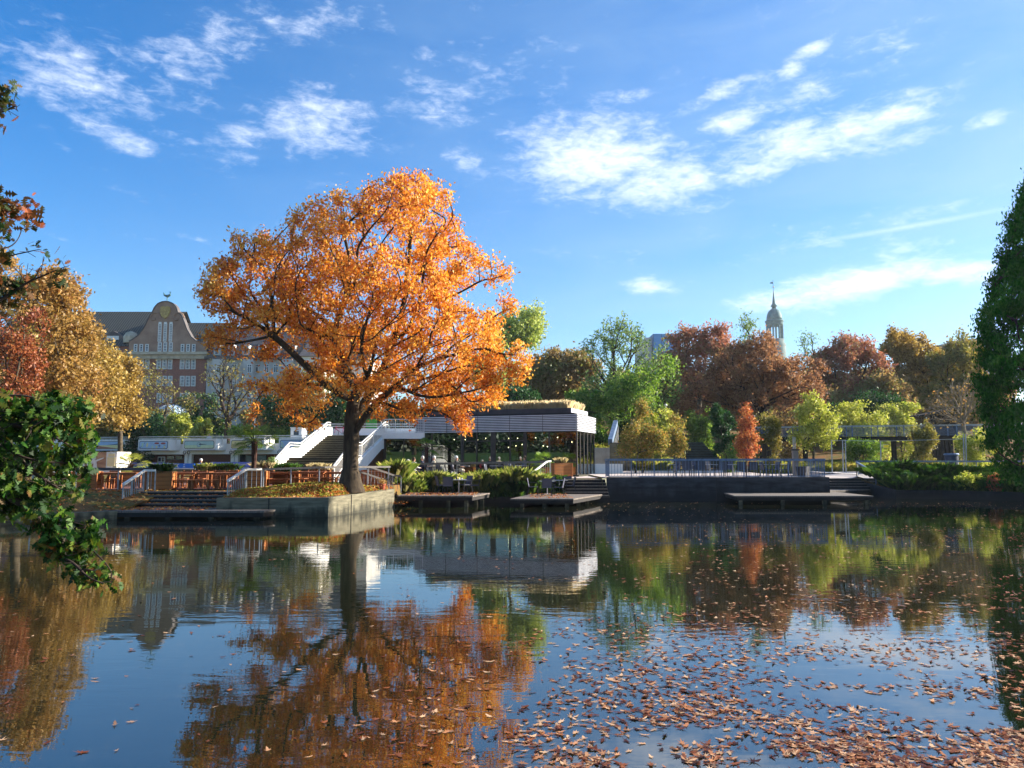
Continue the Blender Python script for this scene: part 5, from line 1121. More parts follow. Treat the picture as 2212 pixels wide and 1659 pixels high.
simple('columnar_tree', 'narrow fiery red tree with an orange skirt behind the balustrade', 58, [(1612, 905, 12, 40, .5), (1612, 940, 22, 42, .8), (1612, 968, 28, 26, .95), (1610, 890, 5, 26, .25)], 1612, 1000, rt=.06, npts=320, nleaf=5200, leaf=.15, lm='fire', hole=.38, hs=2.6, sigma=.15, seed=47, rmin=.008, base_z=1.55)
simple('columnar_tree', 'tallest speckled yellow-green columnar tree right of the pavilion', 57, [(1386, 905, 16, 46, .6), (1390, 950, 30, 44, 1.0), (1384, 875, 8, 24, .3)], 1388, 1000, rt=.07, npts=420, nleaf=5200, leaf=.16, lm='colum', hole=.42, hs=2.2, sigma=.17, seed=48, rmin=.008, base_z=1.5)
simple('columnar_tree', 'speckled columnar tree nearest the garden steps', 58, [(1455, 930, 18, 40, .7), (1458, 965, 24, 30, .9), (1452, 905, 8, 20, .3)], 1456, 1000, rt=.06, npts=380, nleaf=4200, leaf=.16, lm='colum', hole=.42, hs=2.2, sigma=.17, seed=49, rmin=.008, base_z=1.5)
simple('columnar_tree', 'broad speckled shrubby tree at the left of the columnar pair, by the garden wall', 56, [(1362, 950, 20, 40, .8), (1420, 960, 24, 36, .9), (1350, 970, 18, 24, .7)], 1372, 1000, rt=.06, npts=420, nleaf=4800, leaf=.16, lm='colum', hole=.42, hs=2.0, sigma=.18, seed=50, rmin=.008, base_z=1.5)
more = [('dark glossy evergreen shrub beside the top of the garden steps', 1562, 925, 30, 44, 'dark', 66, 7000, .2), ('greyish weeping shrub leaning right of the fiery red tree', 1652, 940, 34, 44, 'olive', 63, 5200, .18), ('light green bush behind the end of the pavilion roof', 1268, 880, 44, 40, 'green', 74, 6000, .26), ('green bushes at the head of the garden steps', 1510, 915, 40, 32, 'green', 78, 5200, .24), ('tangled yellow-green shrub behind the columnar trees', 1425, 900, 50, 30, 'lime', 72, 3600, .24), ('large pale lime bush along the footbridge', 1870, 900, 66, 26, 'lime', 80, 7000, .26), ('second lime bush nearer the timber shelter', 1945, 885, 50, 16, 'lime', 84, 4200, .26), ('rusty olive shrub growing up in front of the footbridge', 1990, 945, 36, 38, 'olive', 60, 5600, .17), ('yellowish shrub beside the dark conifer', 2105, 960, 44, 36, 'lime', 58, 4600, .16), ('brown-leaved bush under the maroon tree', 1700, 920, 50, 34, 'brown', 76, 4600, .24), ('green shrub at the foot of the footbridge supports', 1860, 965, 44, 18, 'green', 66, 4200, .18), ('green undergrowth shrub behind the pale concrete panel', 1300, 940, 36, 36, 'green', 70, 5200, .22), ('dark undergrowth shrub by the sloping coping', 1350, 925, 30, 40, 'dark', 72, 4800, .22), ('small bright fern-like shrub at the foot of the garden steps', 1575, 985, 18, 14, 'green', 58, 2400, .12), ('pale silvery shrub beside the white staircase parapet', 585, 1000, 18, 12, 'blue', 45, 1600, .1)]
for i, (lb, x, y, rx, ry, lm, d, n, lf) in enumerate(more): shrub(lb, x, y, rx, ry, lm, d, 400 + i, n, lf)
# mass of woodland closing the skyline
r2_ = np.random.default_rng(77); es = []
for x in range(1100, 2180, 40): es.append(E(x, 850 + 12 * math.sin(x * .05), 40, 44, 122, 5)); es.append(E(x, 905, 40, 50, 120, 4))
for x in range(-60, 300, 40): es.append(E(x, 915, 40, 36, 110, 5))
for x in range(560, 1100, 40): es.append(E(x, 905, 40, 26, 118, 5))
pts = ell_points(es, 90000, r2_, .5, .25, .3, 5)
w_ = soup('woodland', leaves(pts, .6, .4, RHOMB, .2, 0, r2_), LM['brown']); tag(w_, 'continuous brown woodland far behind the garden trees', None, None, 'stuff')
# dark conifer at the right edge
cpoly = [(2214, 372), (2190, 418), (2172, 450), (2148, 500), (2156, 555), (2134, 600), (2122, 640), (2108, 700), (2120, 745), (2104, 800), (2110, 850), (2134, 895), (2122, 950), (2146, 1000), (2160, 1045), (2290, 1060), (2420, 1045), (2470, 900), (2450, 700), (2400, 500), (2340, 300), (2290, 180), (2250, 280)]
cpoly = [(x + 26, y + 8) for x, y in cpoly]; CD = 38.5; rc = np.random.default_rng(31); cp_ = poly_points(cpoly, CD, 2000, rc, depth=3.8, rim=3.6, hole=.42, hs=.75, seed=9)
cb = P(2290, 1050, CD)
ctk = [(cb.x, CD, .4), (cb.x, CD, 3), (cb.x, CD, 7), (cb.x, CD, 11), (cb.x, CD, 15), (cb.x, CD, 18.5)]
tree('conifer_tree', 'tall dark green conifer overhanging the pond at the right edge', (cb.x, CD, .5), cp_, .42, 110000, .20, LM['conifer'], BARK_D, trunk=ctk, bf=.1, sigma=.2, wmax=6, seed=32, attach=1, droop=2.2, lw=.42, rmin=.012)
# near oak at the left edge
near = [([(-120, 850), (0, 846), (60, 852), (120, 862), (188, 872), (196, 900), (175, 930), (195, 955), (170, 985), (178, 1010), (160, 1040), (170, 1062), (130, 1075), (100, 1100), (60, 1095), (20, 1110), (-30, 1090), (-120, 1100)], 8.2, 700, 3900, .6),
        ([(60, 1090), (110, 1100), (170, 1120), (206, 1148), (200, 1175), (236, 1215), (252, 1240), (240, 1268), (190, 1256), (150, 1225), (110, 1195), (96, 1150), (62, 1130)], 7.9, 170, 800, .3),
        ([(-60, 1080), (30, 1085), (64, 1110), (30, 1128), (-60, 1120)], 8.0, 50, 230, .3),
        ([(-120, 410), (0, 398), (24, 424), (66, 438), (62, 470), (44, 500), (28, 540), (-120, 560)], 8.0, 130, 560, .4),
        ([(-120, 560), (30, 552), (80, 536), (100, 544), (152, 572), (134, 590), (128, 622), (96, 612), (60, 622), (20, 640), (-10, 690), (-120, 700)], 8.1, 150, 560, .4),
        ([(-120, 195), (0, 192), (28, 190), (48, 222), (36, 256), (14, 272), (-120, 280)], 8.3, 60, 250, .35)]
rn = np.random.default_rng(41); no = thing('oak_tree', 'near green and rust-tipped oak boughs hanging into view at the left edge', 'tree', (-8.4, 7.2, .45))
allp, alll, mids = [], [], []
for k, (pl, d, npt, nl_, dep) in enumerate(near):
    allp.append(poly_points(pl, d, npt, rn, depth=dep, rim=.5))
nt_ = [(-8.4, 7.2, .3), (-8.4, 7.2, 2.2), (-8.3, 7.3, 3.4), (-8.2, 7.4, 5.0), (-8.1, 7.5, 6.6)]
ext = np.array([(-7.2, 7.6, 3.2), (-6.4, 7.8, 2.9), (-7.3, 7.7, 4.6), (-6.3, 7.9, 4.5), (-7.4, 7.7, 6.2), (-6.2, 8.0, 6.1), (-6.9, 7.7, 2.5), (-6.2, 7.9, 2.2)])
N_, par_, w_n = grow(nt_, np.concatenate([ext] + allp), .3, 2)
limbs(N_, par_, w_n, .10, .003, .5, 8).build('trunk', BARK_D, no, smooth=True, world=True)
Lc, Lm_ = [], []
for k, (pl, d, npt, nl_, dep) in enumerate(near):
    pp = allp[k]; c = pp[rn.choice(len(pp), nl_ * 2)] + rn.normal(size=(nl_ * 2, 3)) * .05; c = c[vnoise(c, 4.5, 7) > .47][:nl_]
    Lc.append(c)
for nm, ks, mk in (('lower_foliage', (0, 1, 2), 'oakg'), ('upper_foliage', (3, 4, 5), 'oakr')):
    c = np.concatenate([Lc[k] for k in ks]); soup(nm, leaves(c, .105, .076, OAK, .7, 0, rn, .45), LM[mk], no)

# trees on the camera's own bank (they show in the pavilion glass)
for i, (x, y, s) in enumerate(((-20, -48, 8), (-4, -58, 9), (14, -52, 8), (32, -60, 10), (-38, -56, 9))):
    r = np.random.default_rng(500 + i); pts = ell_points([(x, y, 4 + s * .8, s * .8, s * .7, s * .6), (x + 2, y + 1, 4 + s * 1.1, s * .5, s * .5, s * .5)], 220, r, .5, .25, .3, i)
    tree('parkland_tree', ['golden tree across the lawn behind the viewer', 'brown tree across the lawn behind the viewer', 'orange tree across the lawn behind the viewer', 'olive tree across the lawn behind the viewer', 'tan tree across the lawn behind the viewer'][i], (x, y, nb(x, y)), pts, .35, 5000, .6, LM[['gold', 'brown', 'oak', 'olive', 'tan'][i]], BARK_G, sigma=.5, seed=i, group='trees on the lawn behind the viewer')

es = [(x, -84 + 4 * math.sin(x), 9, 9, 5, 8) for x in range(-270, 130, 9)]
pts = ell_points(es, 52000, np.random.default_rng(88), .5, .2, .3, 5)
tag(soup('woodland', leaves(pts, 1.3, .9, RHOMB, .2, 0, rn), LM['dark']), 'dark belt of woodland beyond the lawn behind the viewer', None, None, 'stuff')
for i, (lb, x, y, rx, ry, lm, d, n, lf) in enumerate((('dark rounded shrub in the planting on the right bank', 1935, 1035, 34, 18, 'dark', 48.5, 2600, .14), ('silvery grey-green plant at the foot of the right bank planting', 1990, 1042, 20, 11, 'blue', 48.2, 1200, .12), ('yellowing shrub at the water edge left of the conifer', 2105, 1040, 34, 17, 'lime', 46.5, 1900, .14), ('tall green shrub behind the right handrail near the conifer', 2060, 1020, 26, 22, 'green', 50, 1700, .13), ('reddish low shrub under the left side of the conifer', 2150, 1036, 22, 13, 'red', 45.5, 1100, .13))): shrub(lb, x, y, rx, ry, lm, d, 450 + i, n, lf)
# ------------------------------------------------------------------ plants
GRM = dict(lush=leaf_mat('lush_grass', [lin(70, 96, 28), lin(112, 134, 44), lin(160, 168, 78), lin(206, 196, 124)], .45, 1.2, .35), deep=leaf_mat('deep_reed_green', [lin(22, 48, 14), lin(40, 78, 20), lin(66, 104, 30), lin(96, 120, 44)], .35, .9, .4), straw=leaf_mat('straw_grass', [lin(196, 178, 128), lin(222, 206, 160), lin(150, 140, 70)], .4, 1, .3), meadow=leaf_mat('hedge_grass', [lin(104, 128, 36), lin(150, 164, 56), lin(176, 170, 80), lin(190, 168, 90)], .4, .5, .5))
def tuft(label, x, y, z, h, sp, n, gm, seed, name='grass_tuft', cat='ornamental grass', w=.022, lean=.75, group=None):
    r = np.random.default_rng(seed); o = thing(name, label, cat, (x, y, z), 0, group); B = np.stack([x + r.normal(size=n) * sp, y + r.normal(size=n) * sp * .8, np.full(n, z - .03)], 1)
    soup('blades', blades(B, h, w, lean, r), GRM[gm], o); mb = MB(); mb.lathe([(sp * 1.6, -.05), (sp * 1.2, .06), (sp * .4, .12)], 8, (x, y, z)); mb.build('crown_base', SOIL, o, world=True); return o
def rr3(x, y, k=.17361): return 658.3 + x * k, 850.3 + y * k
tl = [('tall arching grass right of the terracotta pot', 860, 1030, 43.6, 1.25, .2, 520, 'lush'), ('broad bright grass clump left of the single-table jetty', 880, 1045, 43.2, 1.1, .34, 700, 'lush'), ('thin reddish grass between the first two bright clumps', 905, 1035, 44, 1.0, .2, 260, 'meadow'), ('feathery pale grass clump behind the dark armchair on the small jetty', 937, 1030, 44.2, 1.15, .3, 620, 'lush'), ('low leafy clump under the long railing', 965, 1045, 44, .8, .3, 420, 'deep'), ('short mixed grass behind the small jetty table', 990, 1040, 44.3, .8, .3, 380, 'meadow'), ('tall arching grass right of the small jetty', 1042, 1025, 43.8, 1.3, .3, 760, 'lush'), ('dense green clump in the middle of the reed bank', 1080, 1040, 43.8, 1.1, .35, 700, 'deep'), ('tall bright grass left of the white stair railing', 1108, 1025, 44.2, 1.35, .32, 800, 'lush'), ('deep green reeds behind the two-table jetty', 1135, 1040, 43.7, 1.2, .34, 700, 'deep'), ('bright reeds at the foot of the white stair railing', 1150, 1035, 44.2, 1.1, .25, 520, 'lush'), ('low dark clump at the water edge between the jetties', 1062, 1058, 43.3, .55, .4, 420, 'deep'), ('low green clump near the water left of the two-table jetty', 1112, 1058, 43.3, .55, .4, 420, 'deep')]
for i, (lb, x, y, d, h, sp, n, gm) in enumerate(tl):
    v = P(x, y, d); tuft(lb, v.x, d, zt(v.x, d), h * (1.2 if gm == 'lush' else .95), sp * .8, int(n * 1.5), gm, 600 + i, w=.013, lean=.6)
# mass planting on the right bank
r4 = np.random.default_rng(91); n = 16000; x = r4.uniform(23.5, 31, n); y = np.interp(x, SHX, SHY) + .3 + r4.uniform(0, 4.4, n); z = zg(x, y); B = np.stack([x, y, z], 1); hv = .35 + 1.0 * vnoise(B * np.array([1, 1, 0]), .9, 5)
tag(soup('reeds', blades(B, hv, .04, .8, r4), GRM['deep']), 'dense dark green planting on the bank below the right handrail', None, None, 'stuff')
n = 5200; x = r4.uniform(23.6, 31.0, n); y = 51.2 + r4.uniform(0, 1.0, n); B = np.stack([x, y, zg(x, y)], 1)
tag(soup('bank_grass', blades(B, .55, .03, .7, r4), GRM['lush']), 'sunlit grass along the top of the right bank', None, None, 'stuff')
n = 30000; x = r4.uniform(5.6, 44, n); y = r4.uniform(60.5, 69, n); k_ok = ~((x > 13.4) & (x < 18)) & (y > 60 + .15 * np.abs(x - 24)) & ((x > 18.5) | (x < 13)); x, y = x[k_ok], y[k_ok]
B = np.stack([x, y, zg(x, y)], 1); tag(soup('hedge_grass', blades(B, .8, .06, .7, r4), GRM['meadow']), 'sunlit yellow-green ground cover behind the plaza', None, None, 'stuff')
n = 3600; x = r4.uniform(-5.6, 3, n); y = r4.uniform(43.2, 46.4, n); B = np.stack([x, y, zg(x, y)], 1); tag(soup('bank_undergrowth', blades(B, .4, .035, .9, r4), GRM['deep']), 'low undergrowth on the reed bank under the long railing', None, None, 'stuff')
# sparse turf and leaf litter on the mound and the left bank
n = 5000; x = r4.uniform(-12, -5.8, n); y = r4.uniform(31.9, 38.5, n); ok = y > np.interp(x, SHX, SHY) + .1; x, y = x[ok], y[ok]; B = np.stack([x, y, zg(x, y)], 1)
tag(soup('mound_grass', blades(B, .13, .02, .8, r4), GRM['meadow']), 'thin grass on the mound under the orange oak', None, None, 'stuff')
LITM = leaf_mat('fallen_leaf_litter', [lin(120, 58, 26), lin(176, 92, 36), lin(210, 132, 60), lin(226, 178, 96)], .2, 1.2, .3)
def litter(name, label, n, xa, xb, ya, yb, size, zf=None, dz=.02, ok=None, seed=0, m=None):
    r = np.random.default_rng(seed); x = r.uniform(xa, xb, n); y = r.uniform(ya, yb, n); z = zg(x, y) if zf is None else np.full(n, zf)
    if ok is not None: k = ok(x, y); x, y, z = x[k], y[k], z[k]
    return tag(soup(name, leaves(np.stack([x, y, z + dz + r.uniform(0, .02, len(x))], 1), size, size * .6, OAK, 0, .8, r), m or LITM), label, None, None, 'stuff')
litter('fallen_leaves', 'orange leaves lying thickly on the mound under the oak', 15000, -12, -5.8, 31.9, 39.5, .15, ok=lambda x, y: y > np.interp(x, SHX, SHY) + .05, seed=1)
litter('fallen_leaves', 'brown leaves scattered over the left bank', 3000, -24, -15.7, 24, 36, .15, ok=lambda x, y: y > np.interp(x, SHX, SHY) + .3, seed=2)
litter('fallen_leaves', 'leaves lying on the brown steps and the long left jetty', 500, -16.2, -12.2, 30.7, 33, .13, zf=.335, seed=3)
for i in range(4): litter('fallen_leaves', 'leaves along the tread of one brown step', 110, -16.3, -12.1, 33.02 + .42 * i, 33.4 + .42 * i, .12, zf=.33 + .15 * (i + 1), seed=10 + i)
litter('fallen_leaves', 'leaves lying on the small single-table jetty', 420, -5.5, -1.8, 38.8, 42.0, .12, zf=.565, seed=5)
litter('fallen_leaves', 'leaves lying on the two-table jetty', 320, .9, 3.0, 38.1, 43.5, .11, zf=.455, seed=6)
litter('fallen_leaves', 'leaves on the picnic terrace floor', 900, -18, -5, 36.4, 42, .13, seed=7, dz=.05)
# ------------------------------------------------------------------ floating leaves
WL = leaf_mat('floating_oak_leaves', [lin(50, 26, 16), lin(100, 50, 28), lin(140, 82, 48), lin(184, 126, 84), lin(214, 176, 136), lin(88, 42, 26)], .12, 1.2, .2, .35, gloss=.06)
def star_leaf():
    ang = [0, 24, 48, 70, 96, 122, 150, 180, 210, 238, 264, 290, 312, 336]; rad = [.56, .18, .46, .16, .40, .15, .34, .5, .34, .15, .40, .16, .46, .18]
    P2 = [(r * math.cos(math.radians(a)), r * math.sin(math.radians(a)) * .92) for a, r in zip(ang, rad)]
    return np.array([(x, y, .16 * (x * x + y * y) ** 1.0 * (1.3 if abs(x) > .3 else .5)) for x, y in P2])
STAR = star_leaf()
def floating(n_try, seed):
    r = np.random.default_rng(seed); y = np.exp(r.uniform(math.log(5.6), math.log(44), n_try)); half = y * .72; x = r.uniform(-1, 1, n_try) * half
    px = CX_ + x / y * F_ / 1.0; pz = HOR + H / y * F_
    p = np.stack([x, y, np.zeros(n_try)], 1)
    n1 = vnoise(p * np.array([.55, .9, 0]), 1, 4); n2 = vnoise(p * np.array([2.2, 3.0, 0]), 1, 9)
    right = 1 / (1 + np.exp(-(px - 1180 - 60 * (n1 - .5)) / 60)); near_ = np.interp(pz, [1100, 1180, 1240, 1330, 1450, 1560, 1659], [.04, .045, .08, .14, .31, .72, 1.0])
    n3 = vnoise(p * np.array([.9, 2.6, 0]), 1, 14)
    dens = right * near_ * np.clip((n1 * .5 + n2 * .45 + n3 * .5 - .50) * 3.2, .02, 1.3)
    mid = (px > 640) & (px <= 1260); dens = np.where(mid, np.maximum(dens, np.interp(pz, [1150, 1350, 1500, 1659], [.006, .03, .10, .14]) * np.clip((n2 - .25) * 2, .05, 1) * np.clip((px - 640) / 350, .12, 1)), dens)
    left = px < 640; dens = np.where(left, .0045 + .004 * (pz > 1350), dens)
    far = (px > 1830) & (pz < 1170); dens = np.where(far, dens + .05 * (n1 > .35), dens)
    dens = dens * np.interp(y, [5.6, 44], [1, .8]) 
    # candidates are denser near the camera (log sampling); weight to leaves per square metre
    k = r.uniform(0, 1, n_try) < dens * np.clip((y / 7.0) ** 1.0, .5, 3.2) * .40
    return p[k], r
p, r = floating(230000, 3)
ang = r.uniform(0, 2 * np.pi, len(p)); s = r.uniform(.055, .125, len(p)); tilt = r.normal(size=(len(p), 2)) * .10
ca, sa = np.cos(ang), np.sin(ang)
T = STAR; jr = r.uniform(.74, 1.22, (len(p), len(T))); tx = T[None, :, 0] * jr * r.uniform(.85, 1.15, (len(p), 1)); ty = T[None, :, 1] * jr * r.uniform(.55, 1.1, (len(p), 1))
X_ = p[:, None, 0] + s[:, None] * (ca[:, None] * tx - sa[:, None] * ty); Y_ = p[:, None, 1] + s[:, None] * (sa[:, None] * tx + ca[:, None] * ty)
curl = r.uniform(.1, 1.0, len(p)) + (r.uniform(0, 1, len(p)) > .8) * r.uniform(.5, 2.2, len(p)); Z_ = .004 + s[:, None] * T[None, :, 2] * curl[:, None] + np.maximum(0, (X_ - p[:, None, 0]) * tilt[:, :1] + (Y_ - p[:, None, 1]) * tilt[:, 1:] + .002)
tag(soup('floating_leaves', np.stack([X_, Y_, Z_], 2), WL), 'brown star-shaped oak leaves drifting thickly on the pond', None, None, 'stuff')
print('floating', len(p))

# ------------------------------------------------------------------ outdoor furniture
def proto_chair(label):
    o = thing('armchair', label, 'chair')
    mb = MB(); mb.box(-.24, .24, -.23, .25, .42, .455); mb.build('seat', WEAVE, o)
    mb = MB(); mb.add([(-.24, .22, .46), (.24, .22, .46), (.24, .32, .92), (-.24, .32, .92), (-.24, .25, .46), (.24, .25, .46), (.24, .35, .92), (-.24, .35, .92)], [(0, 1, 2, 3), (7, 6, 5, 4), (0, 4, 5, 1), (3, 2, 6, 7), (0, 3, 7, 4), (1, 5, 6, 2)]); mb.build('backrest', WEAVE, o)
    for sx in (-1, 1):
        mb = MB(); mb.bar((sx * .26, -.24, 0), (sx * .26, -.21, .66), .028, .028); mb.build('leg', CHAIR_M, o)
        mb = MB(); mb.bar((sx * .26, .34, 0), (sx * .26, .24, .46), .028, .028); mb.bar((sx * .26, .24, .46), (sx * .26, .345, .93), .028, .028); mb.build('leg', CHAIR_M, o)
        mb = MB(); mb.bar((sx * .27, -.24, .665), (sx * .27, .29, .665), .045, .022); mb.build('armrest', CHAIR_M, o)
    return o
def proto_table(label, w=.8, foot=True):
    o = thing('cafe_table', label, 'table')
    mb = MB(); mb.box(-w / 2, w / 2, -w / 2, w / 2, .715, .74); mb.build('table_top', TTOP, o)
    mb = MB(); mb.tube([(0, 0, .04), (0, 0, .714)], .032, 10); mb.build('pedestal', CHROME, o)
    mb = MB()
    for a in range(4):
        t = math.pi / 4 + a * math.pi / 2; mb.bar((0, 0, .045), (.32 * math.cos(t), .32 * math.sin(t), .022), .06, .03)
    mb.build('star_foot', CHROME, o); return o
pc, pt = None, None
def chair(label, x, y, z, rot):
    global pc
    if pc is None: pc = proto_chair(label); pc.location = (x, y, z); pc.rotation_euler = (0, 0, rot); pc['group'] = 'woven outdoor armchairs'; return pc
    return dup(pc, (x, y, z), rot, label, 'woven outdoor armchairs')
def table(label, x, y, z, rot=0):
    global pt
    if pt is None: pt = proto_table(label); pt.location = (x, y, z); pt.rotation_euler = (0, 0, rot); pt['group'] = 'square cafe tables'; return pt
    return dup(pt, (x, y, z), rot, label, 'square cafe tables')
PI = math.pi   # rot 0: the chair faces -y (towards the pond), its back away from it
chair('dark armchair seen from behind at the single-table jetty', *Pz(967, 1068, .56).xy, .56, PI + .1)
table('small square table set with bottles on the left jetty', *Pz(991, 1066.3, .56).xy, .56, .2)
chair('pale-backed armchair at the far left of the single-table jetty', *Pz(955, 1066, .56).xy, .56, PI * .62)
chair('light-backed armchair in profile at the right of the single-table jetty', *Pz(1024, 1066.2, .56).xy, .56, -PI / 2 + .05)
chair('armchair behind the right corner of the single jetty table', *Pz(1004, 1064.8, .56).xy, .56, -.9)
table('nearer of the two tables on the jetty before the pavilion', *Pz(1182, 1068.5, .45).xy, .45, .1)
table('farther of the two tables on the jetty before the pavilion', *Pz(1208, 1065, .45).xy, .45, .3)
chair('armchair in profile at the left end of the two-table jetty', *Pz(1152, 1069.5, .45).xy, .45, PI / 2 - .1)
chair('dark armchair with its back to the pond on the two-table jetty', *Pz(1181, 1071, .45).xy, .45, PI)
chair('armchair in profile right of the nearer jetty table', *Pz(1206, 1070.5, .45).xy, .45, -PI / 2 - .2)
chair('armchair in profile at the right end of the two-table jetty', *Pz(1230, 1066, .45).xy, .45, -PI / 2 + .1)
chair('armchair behind the left end of the nearer jetty table', *Pz(1166, 1065.5, .45).xy, .45, .2)
chair('armchair behind the middle of the nearer jetty table', *Pz(1190, 1064.8, .45).xy, .45, -.1)
chair('armchair behind the farther jetty table', *Pz(1222, 1063.6, .45).xy, .45, -.4)
# behind the long balustrade
ordn = ['first', 'second', 'third', 'fourth', 'fifth', 'sixth', 'seventh', 'eighth', 'ninth', 'tenth', 'eleventh', 'twelfth', 'thirteenth']
for i, (px, d, rot) in enumerate(((1456, 46.2, -1.2), (1471, 46.6, 1.5), (1486, 45.6, 2.7), (1499, 46.4, -.3), (1511, 45.5, 3.1), (1530, 46.8, .2), (1557, 45.6, 3.3), (1575, 47, -.2), (1601, 45.7, 2.9), (1624, 45.5, 3.1), (1655, 46, 1.7), (1670, 45.8, -1.4), (1693, 46.2, -1.6))):
    v = P(px, 1000, d); chair('%s dark armchair from the left behind the long blue-grey balustrade' % ordn[i], v.x, d, zt(v.x, d) + .036, rot)
for i, (px, d) in enumerate(((1458, 47), (1533, 46.2), (1583, 46.2), (1642, 46.3), (1684, 47))):
    v = P(px, 1000, d); table('%s square table from the left behind the long blue-grey balustrade' % ordn[i], v.x, d, zt(v.x, d) + .036)
for i, (px, d, rot) in enumerate(((905, 48.2, 1.2), (950, 48.4, -1.5), (972, 47.6, 1.7), (1058, 47.6, 1.3), (1085, 48.6, -1.3), (1110, 48.2, 1.2))):
    v = P(px, 1010, d); chair('%s armchair from the left among the guests behind the long grey railing' % ordn[i], v.x, d, zt(v.x, d) + .035, rot)
for i, (px, d) in enumerate(((925, 49), (1000, 48.4), (1072, 48.4), (1128, 48.6))):
    v = P(px, 1010, d); table('%s cafe table from the left on the guests terrace before the pavilion' % ordn[i], v.x, d, zt(v.x, d) + .035)
# things on the jetty table
jt = Pz(991, 1066.3, .56)
for i, (dx, dy, h, c, lb) in enumerate(((-.12, 0, .22, BLACK, 'dark bottle on the small jetty table'), (.02, .05, .12, WHITE_R, 'white jar on the small jetty table'), (.16, -.03, .1, STEEL, 'steel shaker on the small jetty table'))):
    o = thing('bottle' if i == 0 else 'condiment_jar', lb, 'bottle' if i == 0 else 'jar', (jt.x + dx, jt.y + dy, 1.3)); mb = MB(); mb.lathe([(.035, 0), (.036, h * .6), (.014, h * .8), (.014, h)], 10); mb.build('jar_body', c, o, smooth=True)
    mb = MB(); mb.lathe([(.016, h + .001), (.016, h + .015)], 8); mb.build('cap', BLACK, o)

# ------------------------------------------------------------------ timber picnic furniture on the left terrace
def proto_ptable(label):
    o = thing('picnic_table', label, 'table'); mb = MB()
    for k in range(5): mb.box(-.85, .85, -.4 + k * .162, -.4 + k * .162 + .15, .72, .765)
    mb.build('table_top', WOOD, o); mb = MB(); mb.box(-.78, .78, -.36, .36, .665, .715); mb.build('apron', WOOD, o)
    for sx in (-1, 1):
        for sy in (-1, 1): mb = MB(); mb.box(sx * .74 - .05, sx * .74 + .05, sy * .32 - .05, sy * .32 + .05, 0, .619); mb.build('leg', WOOD, o)
    return o
def proto_bench(label):
    o = thing('wooden_bench', label, 'bench'); mb = MB()
    for k in range(2): mb.box(-.7, .7, -.17 + k * .175, -.17 + k * .175 + .165, .40, .44)
    mb.build('seat', WOOD, o)
    for sx in (-1, 1):
        for sy in (-1, 1): mb = MB(); mb.box(sx * .58 - .04, sx * .58 + .04, sy * .12 - .03, sy * .12 + .03, 0, .398); mb.build('leg', WOOD, o)
    mb = MB(); mb.box(-.54, .54, -.02, .02, .3, .36); mb.build('stretcher', WOOD, o); return o
def proto_wchair(label):
    o = thing('wooden_chair', label, 'chair'); mb = MB(); mb.box(-.23, .23, -.22, .22, .42, .45); mb.build('seat', WOOD, o)
    mb = MB(); [mb.box(-.2, .2, .2, .225, z, z + .07) for z in (.52, .64, .76)]; mb.build('backrest', WOOD, o)
    for sx in (-1, 1):
        mb = MB(); mb.box(sx * .21 - .02, sx * .21 + .02, -.21, -.17, 0, .419); mb.build('leg', WOOD, o); mb = MB(); mb.box(sx * .23 - .02, sx * .23 + .02, .18, .22, 0, .86); mb.build('leg', WOOD, o)
    return o
def proto_planter(label, w=1.15, d=.6, h=.82):
    o = thing('wooden_planter', label, 'planter'); mb = MB(); mb.box(-w / 2, w / 2, -d / 2, d / 2, .03, h); mb.build('boarded_box', WOOD_P, o)
    for sx in (-1, 1):
        for sy in (-1, 1): mb = MB(); mb.box(sx * (w / 2 + .001) - .045, sx * (w / 2 + .001) + .045, sy * (d / 2 + .001) - .045, sy * (d / 2 + .001) + .045, 0, h + .004); mb.build('corner_post', WOOD, o)
    mb = MB(); mb.box(-w / 2 + .05, w / 2 - .05, -d / 2 + .05, d / 2 - .05, h + .001, h + .02); mb.build('soil', SOIL, o); return o
TZ = .965; reg = {}
def put(kind, maker, label, px, d, rot, z=None, group=None, dx=0):
    v = P(px, 1040, d); zz = (zt(v.x, d) + .03) if z is None else z
    if kind not in reg: o = maker(label); o.location = (v.x, d, zz); o.rotation_euler = (0, 0, rot); reg[kind] = o; o['group'] = group; return o
    return dup(reg[kind], (v.x, d, zz), rot, label, group)
G1, G2, G3, G4 = 'timber picnic tables on the left terrace', 'low timber benches on the left terrace', 'slatted timber chairs on the left terrace', 'boarded timber planters'
Tt = [(222, 38.2, 'behind the leftmost rail posts, nearest the oak leaves'), (262, 37.4, 'just left of the slanting stair rail'), (385, 37.4, 'right of the big planter above the brown steps'), (450, 37.8, 'in the middle above the brown steps'), (505, 37.4, 'just left of the second stair rail'), (420, 40.4, 'in the back row under the flower trough'), (540, 39.6, 'behind the palm trunk'), (588, 37.6, 'between the palm and the square planter'), (665, 37.6, 'right of the square planter'), (712, 38.2, 'just left of the oak trunk'), (640, 41, 'in the back row left of the white stair'), (800, 40.6, 'right of the oak trunk')]
for px, d, w in Tt: put('pt', proto_ptable, 'brown timber picnic table ' + w, px, d, .12 + .05 * math.sin(px), group=G1)
Tb = [(216, 37.3, 'under the leftmost picnic table'), (286, 36.7, 'beside the slanting stair rail'), (382, 36.6, 'in front of the table right of the big planter'), (444, 36.6, 'in front of the middle picnic table'), (478, 36.7, 'left of the second stair rail'), (410, 39.4, 'of the back row under the flower trough'), (592, 36.9, 'in front of the table right of the palm'), (660, 36.8, 'right of the square planter'), (700, 37.0, 'beside the left root of the oak'), (728, 37.2, 'hidden partly by the oak trunk'), (540, 38.6, 'behind the palm trunk'), (790, 39.6, 'behind the sloping handrails')]
